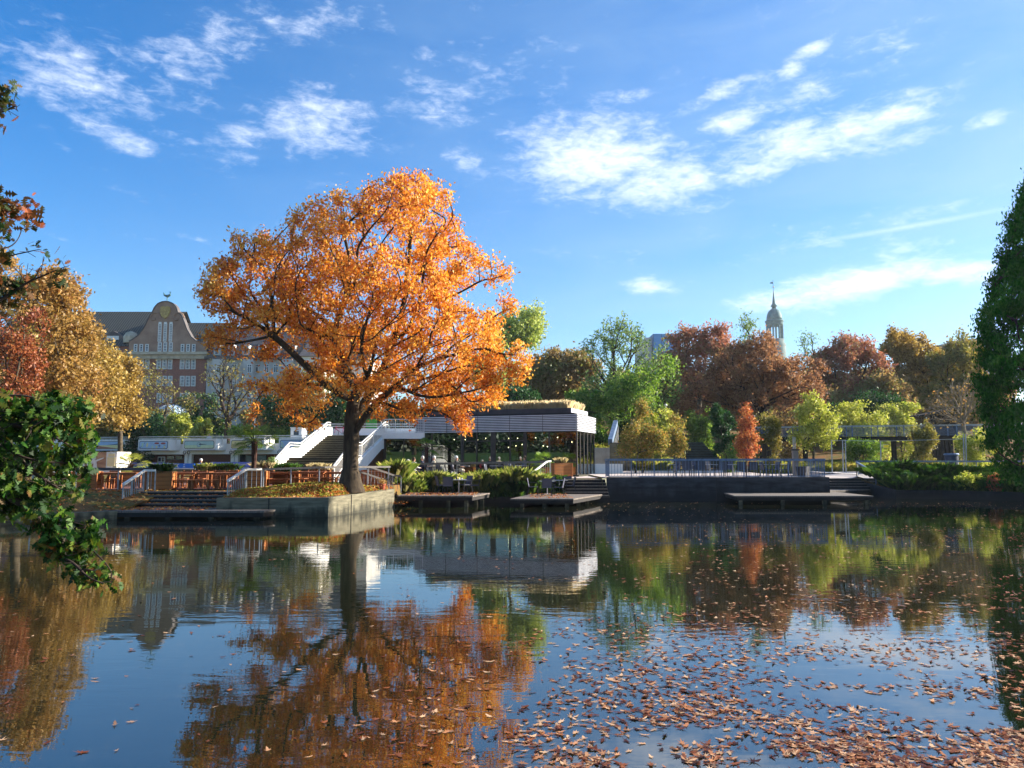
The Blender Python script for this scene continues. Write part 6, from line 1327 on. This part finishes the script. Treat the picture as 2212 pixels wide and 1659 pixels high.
for px, d, w in Tb: put('pb', proto_bench, 'low brown timber bench ' + w, px, d, .12 + .1 * math.sin(px * 2), group=G2)
Tc = [(242, 39.2, 'facing the leftmost picnic table'), (400, 38.9, 'right of the big planter'), (432, 39.2, 'left of the middle picnic table'), (472, 39.0, 'right of the middle picnic table'), (500, 38.8, 'behind the second stair rail'), (522, 38.9, 'left of the palm trunk'), (576, 39.0, 'right of the palm trunk'), (608, 39.2, 'behind the square planter'), (652, 39.0, 'in front of the white stair'), (690, 39.4, 'left of the oak trunk')]
for px, d, w in Tc: put('wc', proto_wchair, 'slatted brown timber chair ' + w, px, d, .2 * math.sin(px), group=G3)
pls = [(186, 37.0, .9, 'at the left end, half hidden by oak leaves'), (347, 36.5, 1, 'biggest in front, above the left end of the brown steps'), (549, 36.6, .8, 'holding the palm'), (620, 38.4, 1, 'square, right of the palm'), (445, 42.4, 1.1, 'long, full of flowers in the back row'), (491, 42.6, .9, 'beside the flower trough with dark stems'), (805, 42.5, .9, 'sunlit, right of the oak trunk'), (292, 41, 1.1, 'behind the rail with the low fan palm'), (570, 45.0, 1.2, 'of straw-coloured grass beside the white stair'), (690, 44.6, 1.2, 'of white plumes at the foot of the white stair')]
for px, d, s_, w in pls:
    o = put('pl', proto_planter, 'boarded timber planter ' + w, px, d, .1, group=G4)
    v = o.location; 
    if px in (347, 445, 491, 570, 690, 620): tuft('plants in the planter ' + w, v.x, v.y, v.z + .82, .5 if px != 570 else .6, .22, 300, {347: 'deep', 445: 'lush', 491: 'deep', 570: 'straw', 690: 'straw', 620: 'deep'}[px], 700 + px, name='planter_plants', cat='plants', w=.02)
v = Pz(1213, 1029, 1.33); o = dup(reg['pl'], (v.x, v.y, 1.33), .35, 'tall sunlit timber planter beside the pavilion corner', G4); tuft('dry spiky plant in the planter beside the pavilion corner', v.x, v.y, 2.15, .45, .12, 260, 'straw', 790, name='planter_plants', cat='plants')
v = Pz(1186, 1029, 1.3); put('pl', None, 'wide low timber planter under the small fan palm', 1184, v.y, .3, z=1.05, group=G4)

# palms
def palm(label, x, y, z, th, r_, fan, nf, seed, lean=0, mk='green'):
    r = np.random.default_rng(seed); o = thing('fan_palm', label, 'palm', (x, y, z)); top = Vector((x + lean, y, z + th))
    mb = MB(); mb.tube([(x, y, z - .05), (x + lean * .3, y, z + th * .5), top], [r_ * .8, r_, r_ * 1.15], 9); mb.build('trunk', mat('palm_fibre_%d' % seed, lin(84, 56, 44), lin(48, 32, 26), 9, .95, bump=.03), o, world=True)
    Q = []; st = MB()
    for i in range(nf):
        a = r.uniform(0, 2 * PI); el = r.uniform(-.55, 1.25); d = np.array([math.cos(a) * math.cos(el), math.sin(a) * math.cos(el), math.sin(el)]); L = fan * r.uniform(.45, .8)
        c = np.array(top) + d * L - np.array([0, 0, .12 * L]); st.bar(top, c, .02, .02)
        sd = unit(np.cross(d, [0, 0, 1.0])); up = np.cross(sd, d)
        for k in range(15):
            t = (k - 7) / 7 * 1.25; bd = d * math.cos(t) + sd * math.sin(t); Lb = fan * .62 * (1 - .12 * abs(t)); mid = c + bd * Lb * .55; tip = c + bd * Lb - np.array([0, 0, .22 * Lb + .05]); n_ = np.cross(bd, up) * .022 * fan
            Q.append([c, mid + n_, tip, mid - n_])
    soup('fronds', np.array(Q), LM[mk], o); st.build('frond_stalks', BARK_G, o, world=True); return o
v = P(547, 1040, 36.7); palm('tall fan palm with a dark fibrous trunk on the picnic terrace', v.x, 36.7, TZ + .8, P(547, 955, 36.7).z - TZ - .8 + .05, .13, .95, 34, 801, mk='green')
v = P(283, 1000, 41); palm('low spiky fan palm beside the white food cart', v.x, 41, zt(v.x, 41) + .82, .35, .12, .85, 26, 802, mk='lime')
v = P(1176, 985, 45.6); palm('low bright fan palm in front of the pavilion corner', v.x, 48.6, 1.9, .25, .1, .85, 26, 803, mk='green')
v = P(905, 985, 47.5); palm('slim dark fan palm reflected in the pavilion glass', v.x - .1, 52.6, 1.3, 1.9, .12, .8, 24, 804, mk='green')

# terracotta pot
v = Pz(845, 1054, .93); po = thing('flower_pot', 'terracotta pot of rusty flowers at the corner of the concrete wall', 'pot', (v.x - .25, v.y - 1.2, zt(v.x - .25, v.y - 1.2)))
mb = MB(); mb.lathe([(.10, 0), (.16, .28), (.18, .28), (.18, .33), (.14, .33)], 16); mb.build('pot', TERRA, po, smooth=False)
r = np.random.default_rng(5); C = po.location; pts = np.array(C)[None] + np.array([0, 0, .44]) + r.normal(size=(260, 3)) * np.array([.10, .10, .07]); soup('flowers', leaves(pts, .06, .045, RHOMB, 0, 0, r), LM['tan'], po)

# ------------------------------------------------------------------ food cart, banners, fences
fc = P(240, 1000, 44); ft = thing('food_cart', 'white food cart with a painted side and a cream-panelled upright end', 'food cart', (fc.x, 44, .95))
def fx(px, d=44): return P(px, 1000, d).x
def fz(py, d=44): return P(240, py, d).z
CREAM = mat('cream_panel', lin(240, 222, 168), lin(226, 206, 150), 2, .5)
mb = MB(); mb.box(fx(229), fx(252), 44, 45.6, fz(1015), fz(976)); mb.build('end_cabinet', WHITE_R, ft, world=True)
mb = MB(); mb.box(fx(232), fx(248.5), 43.96, 43.995, fz(1007), fz(988)); mb.build('cream_panel', CREAM, ft, world=True); mb = MB(); mb.box(fx(234), fx(247), 43.96, 43.995, fz(986), fz(980)); mb.build('cream_panel', CREAM, ft, world=True)
mb = MB(); mb.box(fx(150), fx(228.6), 44.05, 45.6, fz(1016), fz(977)); mb.build('cart_body', mat('painted_cart_side', lin(150, 104, 78), lin(204, 160, 120), 1.6, .6, stretch=(.4, 1, 2.2)), ft, world=True)
mb = MB(); mb.box(fx(148), fx(262), 43.8, 45.7, fz(1020), fz(1016.3)); mb.build('counter', WHITE_R, ft, world=True)
mb = MB()
c = (fx(199), fz(989)); mb.wallpoly([(c[0] + .21 * math.cos(t), c[1] + .17 * math.sin(t)) for t in [2 * PI * i / 12 for i in range(12)]], 43.99, 44.045)
mb.wallpoly([(fx(176), fz(1008)), (fx(196), fz(1004)), (fx(205), fz(999)), (fx(222), fz(991)), (fx(224), fz(988)), (fx(205), fz(994)), (fx(198), fz(994)), (fx(176), fz(1004))], 43.992, 44.042)
mb.wallpoly([(fx(200), fz(1014.5)), (fx(210), fz(1014.5)), (fx(208), fz(996)), (fx(203), fz(996))], 43.994, 44.040); mb.build('painted_figure', WHITE_R, ft, world=True)
mb = MB(); mb.box(fx(211), fx(222), 43.99, 44.04, fz(1014.8), fz(1010.6)); mb.build('red_nameplate', mat('crimson_plate', lin(170, 40, 56), lin(140, 30, 44), 3, .6), ft, world=True)
FONT = None
def text(body, size, m, parent, loc, rotz=0.0, name='lettering', bold=0.0, depth=.003):
    cu = bpy.data.curves.new('t', 'FONT'); cu.body = body; cu.size = size; cu.extrude = depth; cu.offset = bold; cu.align_x = 'LEFT'
    to = bpy.data.objects.new('t', cu); link(to); dg = bpy.context.evaluated_depsgraph_get(); me = bpy.data.meshes.new_from_object(to.evaluated_get(dg)); bpy.data.objects.remove(to)
    me.transform(Matrix.Translation(loc) @ Matrix.Rotation(rotz, 4, 'Z') @ Matrix.Rotation(PI / 2, 4, 'X'))
    if parent is not None: me.transform(wmat(parent).inverted())
    me.materials.clear(); me.materials.append(m); o = bpy.data.objects.new(name, me); link(o); o.parent = parent; return o
text('ISIS', .115, WHITE_R, ft, (fx(212.5), 43.985, fz(1014.3))); text('AA', .11, BLACK, ft, (fx(202.5), 43.985, fz(1014.6)))
for dx in (160, 205, 245):
    mb = MB(); mb.tube([(fx(dx), 43.9, 1.3), (fx(dx), 44.1, 1.3)], .3, 16); mb.build('wheel', BLACK, ft, world=True)
pq = thing('lemon_stall', 'low pale yellow counter half hidden behind the oak leaves on the left bank', 'stall', (fx(110), 41, .95)); mb = MB(); mb.box(P(70, 1000, 41).x, P(150, 1000, 41).x, 41, 42, 1.0, 1.62); mb.cur = 1; mb.box(P(66, 1000, 41).x, P(154, 1000, 41).x, 40.9, 42.1, 1.625, 1.7); mb.build('counter', [CREAM, WHITE_R], pq, world=True)
BAN = mat('bright_blue_banner', lin(30, 124, 220), lin(26, 110, 204), 1, .5); BAN2 = mat('lilac_blue_banner', lin(110, 124, 206), lin(134, 150, 214), .6, .5, stretch=(.3, 1, 3))
BD = 52.0
def bx_(px): return P(px, 1000, BD).x
def bz_(py): return P(400, py, BD).z
bn = thing('banner', 'bright blue banner with a white crescent behind the picnic tables', 'banner', (bx_(392), BD, 1.2)); mb = MB(); mb.box(bx_(364), bx_(421), BD, BD + .03, bz_(1011), bz_(1001)); mb.build('cloth', BAN, bn, world=True)
mb = MB(); mb.box(bx_(363), bx_(422), BD - .01, BD + .04, bz_(1013.4), bz_(1011.2)); mb.build('hem', WHITE_R, bn, world=True)
cc = (bx_(386), bz_(1006)); o_ = [(cc[0] + .125 * math.cos(t), cc[1] + .125 * math.sin(t)) for t in [PI * (.42 + 1.16 * i / 9) for i in range(10)]]; i_ = [(cc[0] + .05 + .115 * math.cos(t), cc[1] + .0 + .10 * math.sin(t)) for t in [PI * (1.55 - 1.1 * i / 8) for i in range(9)]]
mb = MB(); mb.wallpoly(o_ + i_, BD - .012, BD - .004); mb.build('crescent', WHITE_R, bn, world=True)
cc = (bx_(398), bz_(1006)); mb = MB(); mb.wallpoly([(cc[0] - .1, cc[1] - .11), (cc[0] + .1, cc[1] - .11), (cc[0], cc[1] + .02)], BD - .012, BD - .004); mb.wallpoly([(cc[0] - .07, cc[1] + .1), (cc[0], cc[1] + .02), (cc[0] + .07, cc[1] + .1)], BD - .012, BD - .004); mb.build('emblem', MC['sky'], bn, world=True)
bn = thing('banner', 'long lilac-blue banner with white lettering left of the palm', 'banner', (bx_(500), BD + .6, 1.2)); mb = MB(); mb.box(bx_(455), bx_(543), BD, BD + .03, bz_(1008.5), bz_(998)); mb.build('cloth', BAN2, bn, world=True); text('Wann? 1. Bis Teil beider Ausstellungsplan', .142, WHITE_R, bn, (bx_(457), BD - .01, bz_(1004.2)), bold=.002)
bn = thing('banner', 'long striped lilac and turquoise banner left of the bright blue one', 'banner', (bx_(320), BD, 1.2)); mb = MB(); mb.box(bx_(262), bx_(363), BD, BD + .03, bz_(1006), bz_(999.5)); mb.build('cloth', BAN2, bn, world=True); mb = MB(); mb.box(bx_(262), bx_(363), BD, BD + .03, bz_(1013), bz_(1006.2)); mb.build('lower_stripe', mat('turquoise_stripe', lin(60, 130, 150), lin(110, 170, 170), 2, .6), bn, world=True)
text('Ausstellung Kunst Dampfschiff Schaudepot', .12, WHITE_R, bn, (bx_(316), BD - .01, bz_(1003.6)), bold=.002)
bn = thing('banner', 'short blue banner right of the palm crown beside the straw grass', 'banner', (bx_(556), BD + .2, 1.2)); mb = MB(); mb.box(bx_(550), bx_(562), BD, BD + .03, bz_(1006), bz_(1000)); mb.build('cloth', BAN, bn, world=True); mb = MB(); mb.box(bx_(550), bx_(562), BD, BD + .03, bz_(1012), bz_(1006.1)); mb.build('lower_stripe', WHITE_R, bn, world=True)
fn = thing('white_fence', 'white upright-board fence under the lettered banner', 'fence', (bx_(510), BD - .3, 1.0)); 
for a_, b_ in ((476, 508), (510, 540)):
    mb = MB(); x = bx_(a_)
    while x < bx_(b_): mb.box(x, x + .09, BD - .3, BD - .28, bz_(1026), bz_(1010)); x += .12
    mb.build('fence_panel', mat('pale_blue_white_boards', lin(196, 206, 220), lin(170, 182, 200), 2, .7), fn, world=True)
mb = MB(); mb.box(bx_(475), bx_(541), BD - .27, BD - .24, bz_(1011), bz_(1009.6)); mb.build('rail', WHITE_R, fn, world=True)
wf = thing('wire_fence', 'tall thin wire fence with pale posts behind the right plaza hedge', 'fence', (26, 57, 1.5))
for px, y0, y1 in ((1713, 943, 975), (1717, 944, 975), (1796, 950, 980), (1820, 950, 985), (1826, 950, 985), (1902, 953, 988), (2081, 938, 990), (2086, 938, 990)):
    a = P(px, y1, 57); b = P(px, y0, 57); mb = MB(); mb.bar((a.x, 57, zt(a.x, 57)), b, .06, .06); mb.build('post', STEEL, wf, world=True)
mb = MB(); mb.bar(P(1796, 951, 57), P(1902, 953, 57), .03, .03); mb.bar(P(1902, 953, 57), P(2083, 948, 57), .03, .03); mb.build('top_wire', STEEL, wf, world=True)
sg = P(1913.5, 964, 56.8); so_ = thing('yellow_sign', 'small bright yellow board on the wire fence', 'sign', sg); mb = MB(); mb.box(-.18, .18, -.015, .015, -.11, .11); mb.cur = 1; mb.box(-.2, .2, .016, .03, -.13, .13); mb.build('board', [mat('sign_yellow', lin(250, 224, 20), lin(246, 214, 10), 2, .5), WHITE_R], so_)
# bollard lights, bins, posts
v = P(1718, 1000, 51); bl = thing('bollard_light', 'squat grey bollard light behind the right end of the balustrade', 'bollard', (v.x, 51, zt(v.x, 51))); h = P(1718, 970, 51).z - zt(v.x, 51)
mb = MB(); mb.box(-.16, .16, -.16, .16, 0, h - .12); mb.build('body', mat('grey_brown_metal', lin(130, 122, 116), lin(110, 104, 98), 3, .6), bl); mb = MB(); mb.box(-.2, .2, -.2, .2, h - .11, h); mb.build('cap', FRM, bl)
v = P(2056, 1000, 55); tb = thing('litter_bin', 'dark blue cylindrical litter bin on the plaza behind the right handrail', 'bin', (v.x, 55, zt(v.x, 55))); mb = MB(); mb.lathe([(.42, 0), (.44, 1.3), (.40, 1.34)], 18); mb.build('body', mat('dark_blue_bin', lin(44, 62, 88), lin(34, 50, 74), 3, .6), tb, smooth=False); mb = MB(); mb.lathe([(.5, 1.35), (.5, 1.42), (.44, 1.48)], 18); mb.build('lid', STEEL_B, tb)
v = P(1735, 1020, 46.4); gp = thing('grey_planter', 'dark grey tapered planter at the right end of the balustraded terrace', 'planter', (v.x, 46.4, zt(v.x, 46.4) + .036)); mb = MB(); mb.lathe([(.34, 0), (.46, .62), (.40, .62)], 4); mb.build('tub', SLATE, gp); mb = MB(); mb.lathe([(.38, .58), (.3, .6)], 4); mb.build('soil', SOIL, gp)
v = P(1953, 915, 95); wp = thing('white_post', 'white square marker post among the lime bushes behind the footbridge', 'post', (v.x, 95, zt(v.x, 95))); mb = MB(); mb.box(-.13, .13, -.13, .13, 0, P(1953, 888, 95).z - zt(v.x, 95)); mb.build('shaft', WHITE_R, wp); mb = MB(); mb.box(-.16, .16, -.16, .16, P(1953, 888, 95).z - zt(v.x, 95) + .001, P(1953, 887, 95).z - zt(v.x, 95)); mb.build('cap', STEEL, wp)
for px, y0, y1, d, lb in ((550.5, 905, 935, 86, 'thin white lamp post rising behind the palm crown'), (663, 916, 950, 82, 'slim pale flagpole beside the rooftop kiosk'), (1438, 878, 900, 72, 'short white lamp post among the green shrubs behind the columnar trees')):
    a = P(px, y1, d); b = P(px, y0, d); o = thing('lamp_post', lb, 'lamp post', (a.x, d, zt(a.x, d))); mb = MB(); mb.tube([(a.x, d, zt(a.x, d) - .1), (b.x, d, b.z)], [.07, .05], 8); mb.build('pole', WHITE_R, o, world=True); mb = MB(); mb.lathe([(.05, 0), (.16, .08), (.12, .22), (.02, .26)], 10, (b.x, d, b.z)); mb.build('lamp_head', WHITE_R, o, world=True)
v = P(802, 917, 66); gs_ = thing('green_sign', 'green sign board beyond the head of the white staircase', 'sign', (v.x, 66, 4.1)); mb = MB(); mb.box(v.x - .45, v.x + .45, 66, 66.05, v.z - .6, v.z + .45); mb.build('board', mat('sign_green', lin(70, 160, 60), lin(60, 144, 52), 2, .6), gs_, world=True)
for s in (-.4, .4): mb = MB(); mb.box(v.x + s - .03, v.x + s + .03, 66.06, 66.12, 4.0, v.z + .45); mb.build('leg', STEEL, gs_, world=True)

# ------------------------------------------------------------------ bicycles
def bicycle(label, loc, rot, col):
    o = thing('bicycle', label, 'bicycle', loc, rot); FRC = mat('bicycle_paint_' + label.split()[0], col, tuple(c * .8 for c in col), 3, .4)
    for x in (-.52, .52):
        mb = MB(); mb.tube([(x + .33 * math.cos(t), 0, .34 + .33 * math.sin(t)) for t in [2 * PI * i / 20 for i in range(21)]], .018, 5, False); w = mb.build('wheel', BLACK, o)
        mb = MB()
        for k in range(8): mb.bar((x, 0, .34), (x + .32 * math.cos(k * PI / 4), 0, .34 + .32 * math.sin(k * PI / 4)), .004, .004)
        mb.build('spokes', STEEL, w)
    mb = MB()
    for a, b in (((-.52, .34), (-.1, .3)), ((-.1, .3), (-.2, .82)), ((-.52, .34), (-.18, .72)), ((-.18, .72), (.38, .76)), ((-.1, .3), (.4, .68)), ((.52, .34), (.36, .9))): mb.tube([(a[0], 0, a[1]), (b[0], 0, b[1])], .018, 6)
    mb.build('frame', FRC, o); mb = MB(); mb.lathe([(.02, .82), (.08, .84), (.08, .88), (.02, .9)], 8, (-.21, 0, 0)); mb.build('saddle', BLACK, o)
    mb = MB(); mb.tube([(.3, -.26, .98), (.36, 0, .95), (.3, .26, .98)], .014, 6); mb.build('handlebar', BLACK, o)
    mb = MB(); mb.tube([(-.1, -.04, .3), (-.1, .04, .3)], .08, 10); mb.bar((-.1, .06, .3), (-.1, .06, .14), .02, .02); mb.build('crank', STEEL, o); return o
v = P(734, 940, 59.6); bicycle('pink bicycle leaning on the white wall at the head of the staircase', (v.x, 60.0, 4.1), PI, lin(206, 60, 110))
v = P(1945, 1000, 52.4); bicycle('dark bicycle parked behind the right handrail above the bank planting', (v.x, 53.6, zt(v.x, 53.6) + .02), .2, lin(60, 60, 66))

# ------------------------------------------------------------------ people
def person(label, loc, rot, sit, top, trousers, hair, seed=0, arm='down'):
    """one continuous body; facing -y at rot 0"""
    J = {}; E_ = []
    hip = .50 if sit else .93
    def j(n, x, y, z, r): J[n] = ((x, y, z), r)
    j('pel', 0, 0, hip, .15); j('wai', 0, .0, hip + .2, .135); j('che', 0, -.01, hip + .40, .165); j('nkb', 0, 0, hip + .55, .075); j('nk', 0, -.01, hip + .61, .055); j('hd', 0, -.02, hip + .70, .088); j('ht', 0, -.01, hip + .79, .08)
    chain = [('pel', 'wai'), ('wai', 'che'), ('che', 'nkb'), ('nkb', 'nk'), ('nk', 'hd'), ('hd', 'ht')]
    for s, n in ((-1, 'l'), (1, 'r')):
        j('sh' + n, s * .19, 0, hip + .50, .07)
        if arm == 'table' or sit:
            j('el' + n, s * .24, -.08, hip + .24, .045); j('wr' + n, s * .17, -.32, hip + .20, .032); j('pm' + n, s * .15, -.40, hip + .20, .036); fd = Vector((-s * .1, -1, -.15))
        else:
            j('el' + n, s * .25, .03, hip + .22, .045); j('wr' + n, s * .25, -.06, hip - .02, .032); j('pm' + n, s * .25, -.08, hip - .10, .036); fd = Vector((0, -.25, -1))
        chain += [('che', 'sh' + n), ('sh' + n, 'el' + n), ('el' + n, 'wr' + n), ('wr' + n, 'pm' + n)]
        pmv = Vector(J['pm' + n][0]); fd.normalize(); sd = Vector((1, 0, 0))
        for k, (o_, L) in enumerate(((-.03, .055), (-.01, .065), (.01, .06), (.03, .048))):
            a = pmv + fd * .03 + sd * o_; j('f%d%s' % (k, n), *a, .009); b = a + fd * L * .6 + Vector((0, 0, -.01)); j('g%d%s' % (k, n), *b, .0085); c = b + (fd + Vector((0, .25, -.5))).normalized() * L * .5; j('h%d%s' % (k, n), *c, .007); chain += [('pm' + n, 'f%d%s' % (k, n)), ('f%d%s' % (k, n), 'g%d%s' % (k, n)), ('g%d%s' % (k, n), 'h%d%s' % (k, n))]
        a = pmv + sd * (-s * .04); j('t' + n, *a, .01); b = a + fd * .04 + sd * (-s * .01); j('u' + n, *b, .009); chain += [('pm' + n, 't' + n), ('t' + n, 'u' + n)]
        j('hp' + n, s * .10, 0, hip - .03, .11)
        if sit: j('kn' + n, s * .13, -.44, hip + .02, .065); j('an' + n, s * .13, -.42, .09, .042); j('to' + n, s * .13, -.56, .035, .035)
        else: j('kn' + n, s * .11, -.02, .50, .065); j('an' + n, s * .11, .03, .09, .042); j('to' + n, s * .12, -.13, .035, .036)
        chain += [('pel', 'hp' + n), ('hp' + n, 'kn' + n), ('kn' + n, 'an' + n), ('an' + n, 'to' + n)]
    names = list(J); ix = {n: i for i, n in enumerate(names)}
    me = bpy.data.meshes.new('person'); me.from_pydata([J[n][0] for n in names], [(ix[a], ix[b]) for a, b in chain], []); o = bpy.data.objects.new('tmp', me); link(o)
    sk = o.modifiers.new('s', 'SKIN'); sb = o.modifiers.new('u', 'SUBSURF'); sb.levels = 2; sb.render_levels = 2
    for i, n in enumerate(names): me.skin_vertices[0].data[i].radius = (J[n][1],) * 2; me.skin_vertices[0].data[i].use_root = (n == 'pel')
    dg = bpy.context.evaluated_depsgraph_get(); m2 = bpy.data.meshes.new_from_object(o.evaluated_get(dg)); bpy.data.objects.remove(o)
    for m in (SKIN, top, trousers, BLACK): m2.materials.append(m)
    for p_ in m2.polygons:
        c = p_.center; k = 1
        if c.z > hip + .58: k = 0
        elif c.z < .075: k = 3
        elif (c.y < -.33 and c.z > hip + .1) or (not sit and abs(c.x) > .17 and c.z < hip - .03 and c.z > hip - .3): k = 0
        elif c.z < hip + .03 and not (abs(c.x) > .19 and not sit) or (sit and c.z < hip + .11 and c.y < -.12): k = 2
        p_.material_index = k; p_.use_smooth = True
    po_ = thing('person', label, 'person', loc, rot); bo = bpy.data.objects.new('body', m2); link(bo); bo.parent = po_
    hz = hip + .74; mb = MB(); mb.lathe([(.098, -.03), (.104, .03), (.09, .09), (.05, .125), (.01, .135)], 14, (0, .018, hz)); mb.box(-.06, .06, .03, .10, hz - .10, hz - .02); mb.build('hair', hair, po_, smooth=True)
    mb = MB()
    mb.add([(-.012, -.10, hz - .045), (.012, -.10, hz - .045), (0, -.125, hz - .045), (0, -.102, hz - .005)], [(0, 1, 2), (0, 2, 3), (1, 3, 2)]); mb.build('nose', SKIN, po_)
    mb = MB(); [mb.lathe([(.002, -.008), (.010, 0), (.002, .008)], 8, (s * .032, -.098, hz - .01)) for s in (-1, 1)]; mb.build('eyes', BLACK, po_)
    mb = MB(); mb.box(-.022, .022, -.103, -.096, hz - .075, hz - .068); mb.build('mouth', mat('lip', lin(150, 80, 74), None, 3, .6) if 'lip' not in bpy.data.materials else bpy.data.materials['lip'], po_)
    mb = MB(); [mb.lathe([(.004, -.025), (.014, 0), (.004, .025)], 8, (s * .095, 0, hz - .02)) for s in (-1, 1)]; mb.build('ears', SKIN, po_)
    return po_
CL = {k: mat('cloth_' + k, c, None, 8, .9) for k, c in dict(white=lin(226, 222, 216), navy=lin(34, 40, 66), black=lin(30, 30, 34), grey=lin(120, 122, 128), blue=lin(40, 56, 190), cream=lin(214, 204, 178), red=lin(160, 50, 60)).items()}
HR = {k: mat('hair_' + k, c, None, 12, .8) for k, c in dict(grey=lin(206, 204, 198), white=lin(236, 234, 228), brown=lin(84, 62, 44), blond=lin(206, 178, 120)).items()}
G5 = 'guests seated behind the long railing'
for i, (px, d, top_, tr, hr, rot, lb) in enumerate(((882, 48.3, 'red', 'grey', 'grey', 1.9, 'person in a dark red top seated at the left end behind the long railing'), (894, 47.6, 'white', 'black', 'brown', 2.3, 'person in a white shirt seated with back to the pond behind the long railing'), (912, 48.4, 'navy', 'black', 'grey', -1.6, 'person in navy seated behind the pale feathery grass'), (937, 48.2, 'cream', 'grey', 'white', -1.2, 'white-haired person in a cream jacket seated above the feathery grass'), (986, 47.4, 'black', 'cream', 'white', 1.3, 'white-haired person in a dark waistcoat seated above the small jetty table'), (1133, 48.6, 'grey', 'cream', 'brown', -1.4, 'person with bare arms seated behind the tallest grass near the pavilion door'))):
    v = P(px, 1010, d); z = zt(v.x, d) + .03; o = person(lb, (v.x, d, z), rot, True, CL[top_], CL[tr], HR[hr]); o['group'] = G5
    fwd = Vector((math.sin(rot), -math.cos(rot), 0)); 
    dup(pc, (v.x, d, z), rot, 'armchair under the ' + lb.replace(' seated', '')[:64].rsplit(' ', 1)[0].replace('  ', ' '), 'woven outdoor armchairs') if False else None
    if i != 99: dup(pc, (v.x, d, z), rot, ['armchair of the guest in dark red', 'armchair of the guest in the white shirt', 'armchair of the guest in navy', 'armchair of the guest in the cream jacket', 'armchair of the guest in the dark waistcoat', 'armchair of the bare-armed guest near the pavilion door'][i], 'woven outdoor armchairs')
v = P(434, 1000, 50.5); person('person in a bright blue jacket standing behind the flower trough', (v.x, 50.5, P(434, 993, 50.5).z - 1.72), .6, False, CL['blue'], CL['navy'], HR['white'])
v = P(443, 940, 86.4); person('person in white leaning at the gallery roof rail above the third panel', (v.x, 87.6, 3.55), .2, False, CL['white'], CL['grey'], HR['blond'], arm='table')
v = P(220, 940, 90); person('person in pale clothes at the gallery roof rail above the first panel', (v.x, 91.3, 3.55), 0, False, CL['cream'], CL['grey'], HR['brown'])
v = P(214, 950, 89); 

# ------------------------------------------------------------------ thin autumn haze
HZ = 0.00016
hm = bpy.data.materials.new('thin_haze'); hm.use_nodes = True; hN, hL = hm.node_tree.nodes, hm.node_tree.links; hN.clear()
ho = hN.new("ShaderNodeOutputMaterial"); hv_ = hN.new("ShaderNodeVolumePrincipled"); hv_.inputs['Color'].default_value = (.80, .88, .96, 1); hv_.inputs['Density'].default_value = HZ; hv_.inputs['Anisotropy'].default_value = .2
hL.new(hv_.outputs[0], ho.inputs['Volume'])
mb = MB(); mb.box(-452, 452, -310, 740, -2.2, 172); tag(mb.build('haze', hm), 'thin pale autumn haze', None, None, 'stuff')
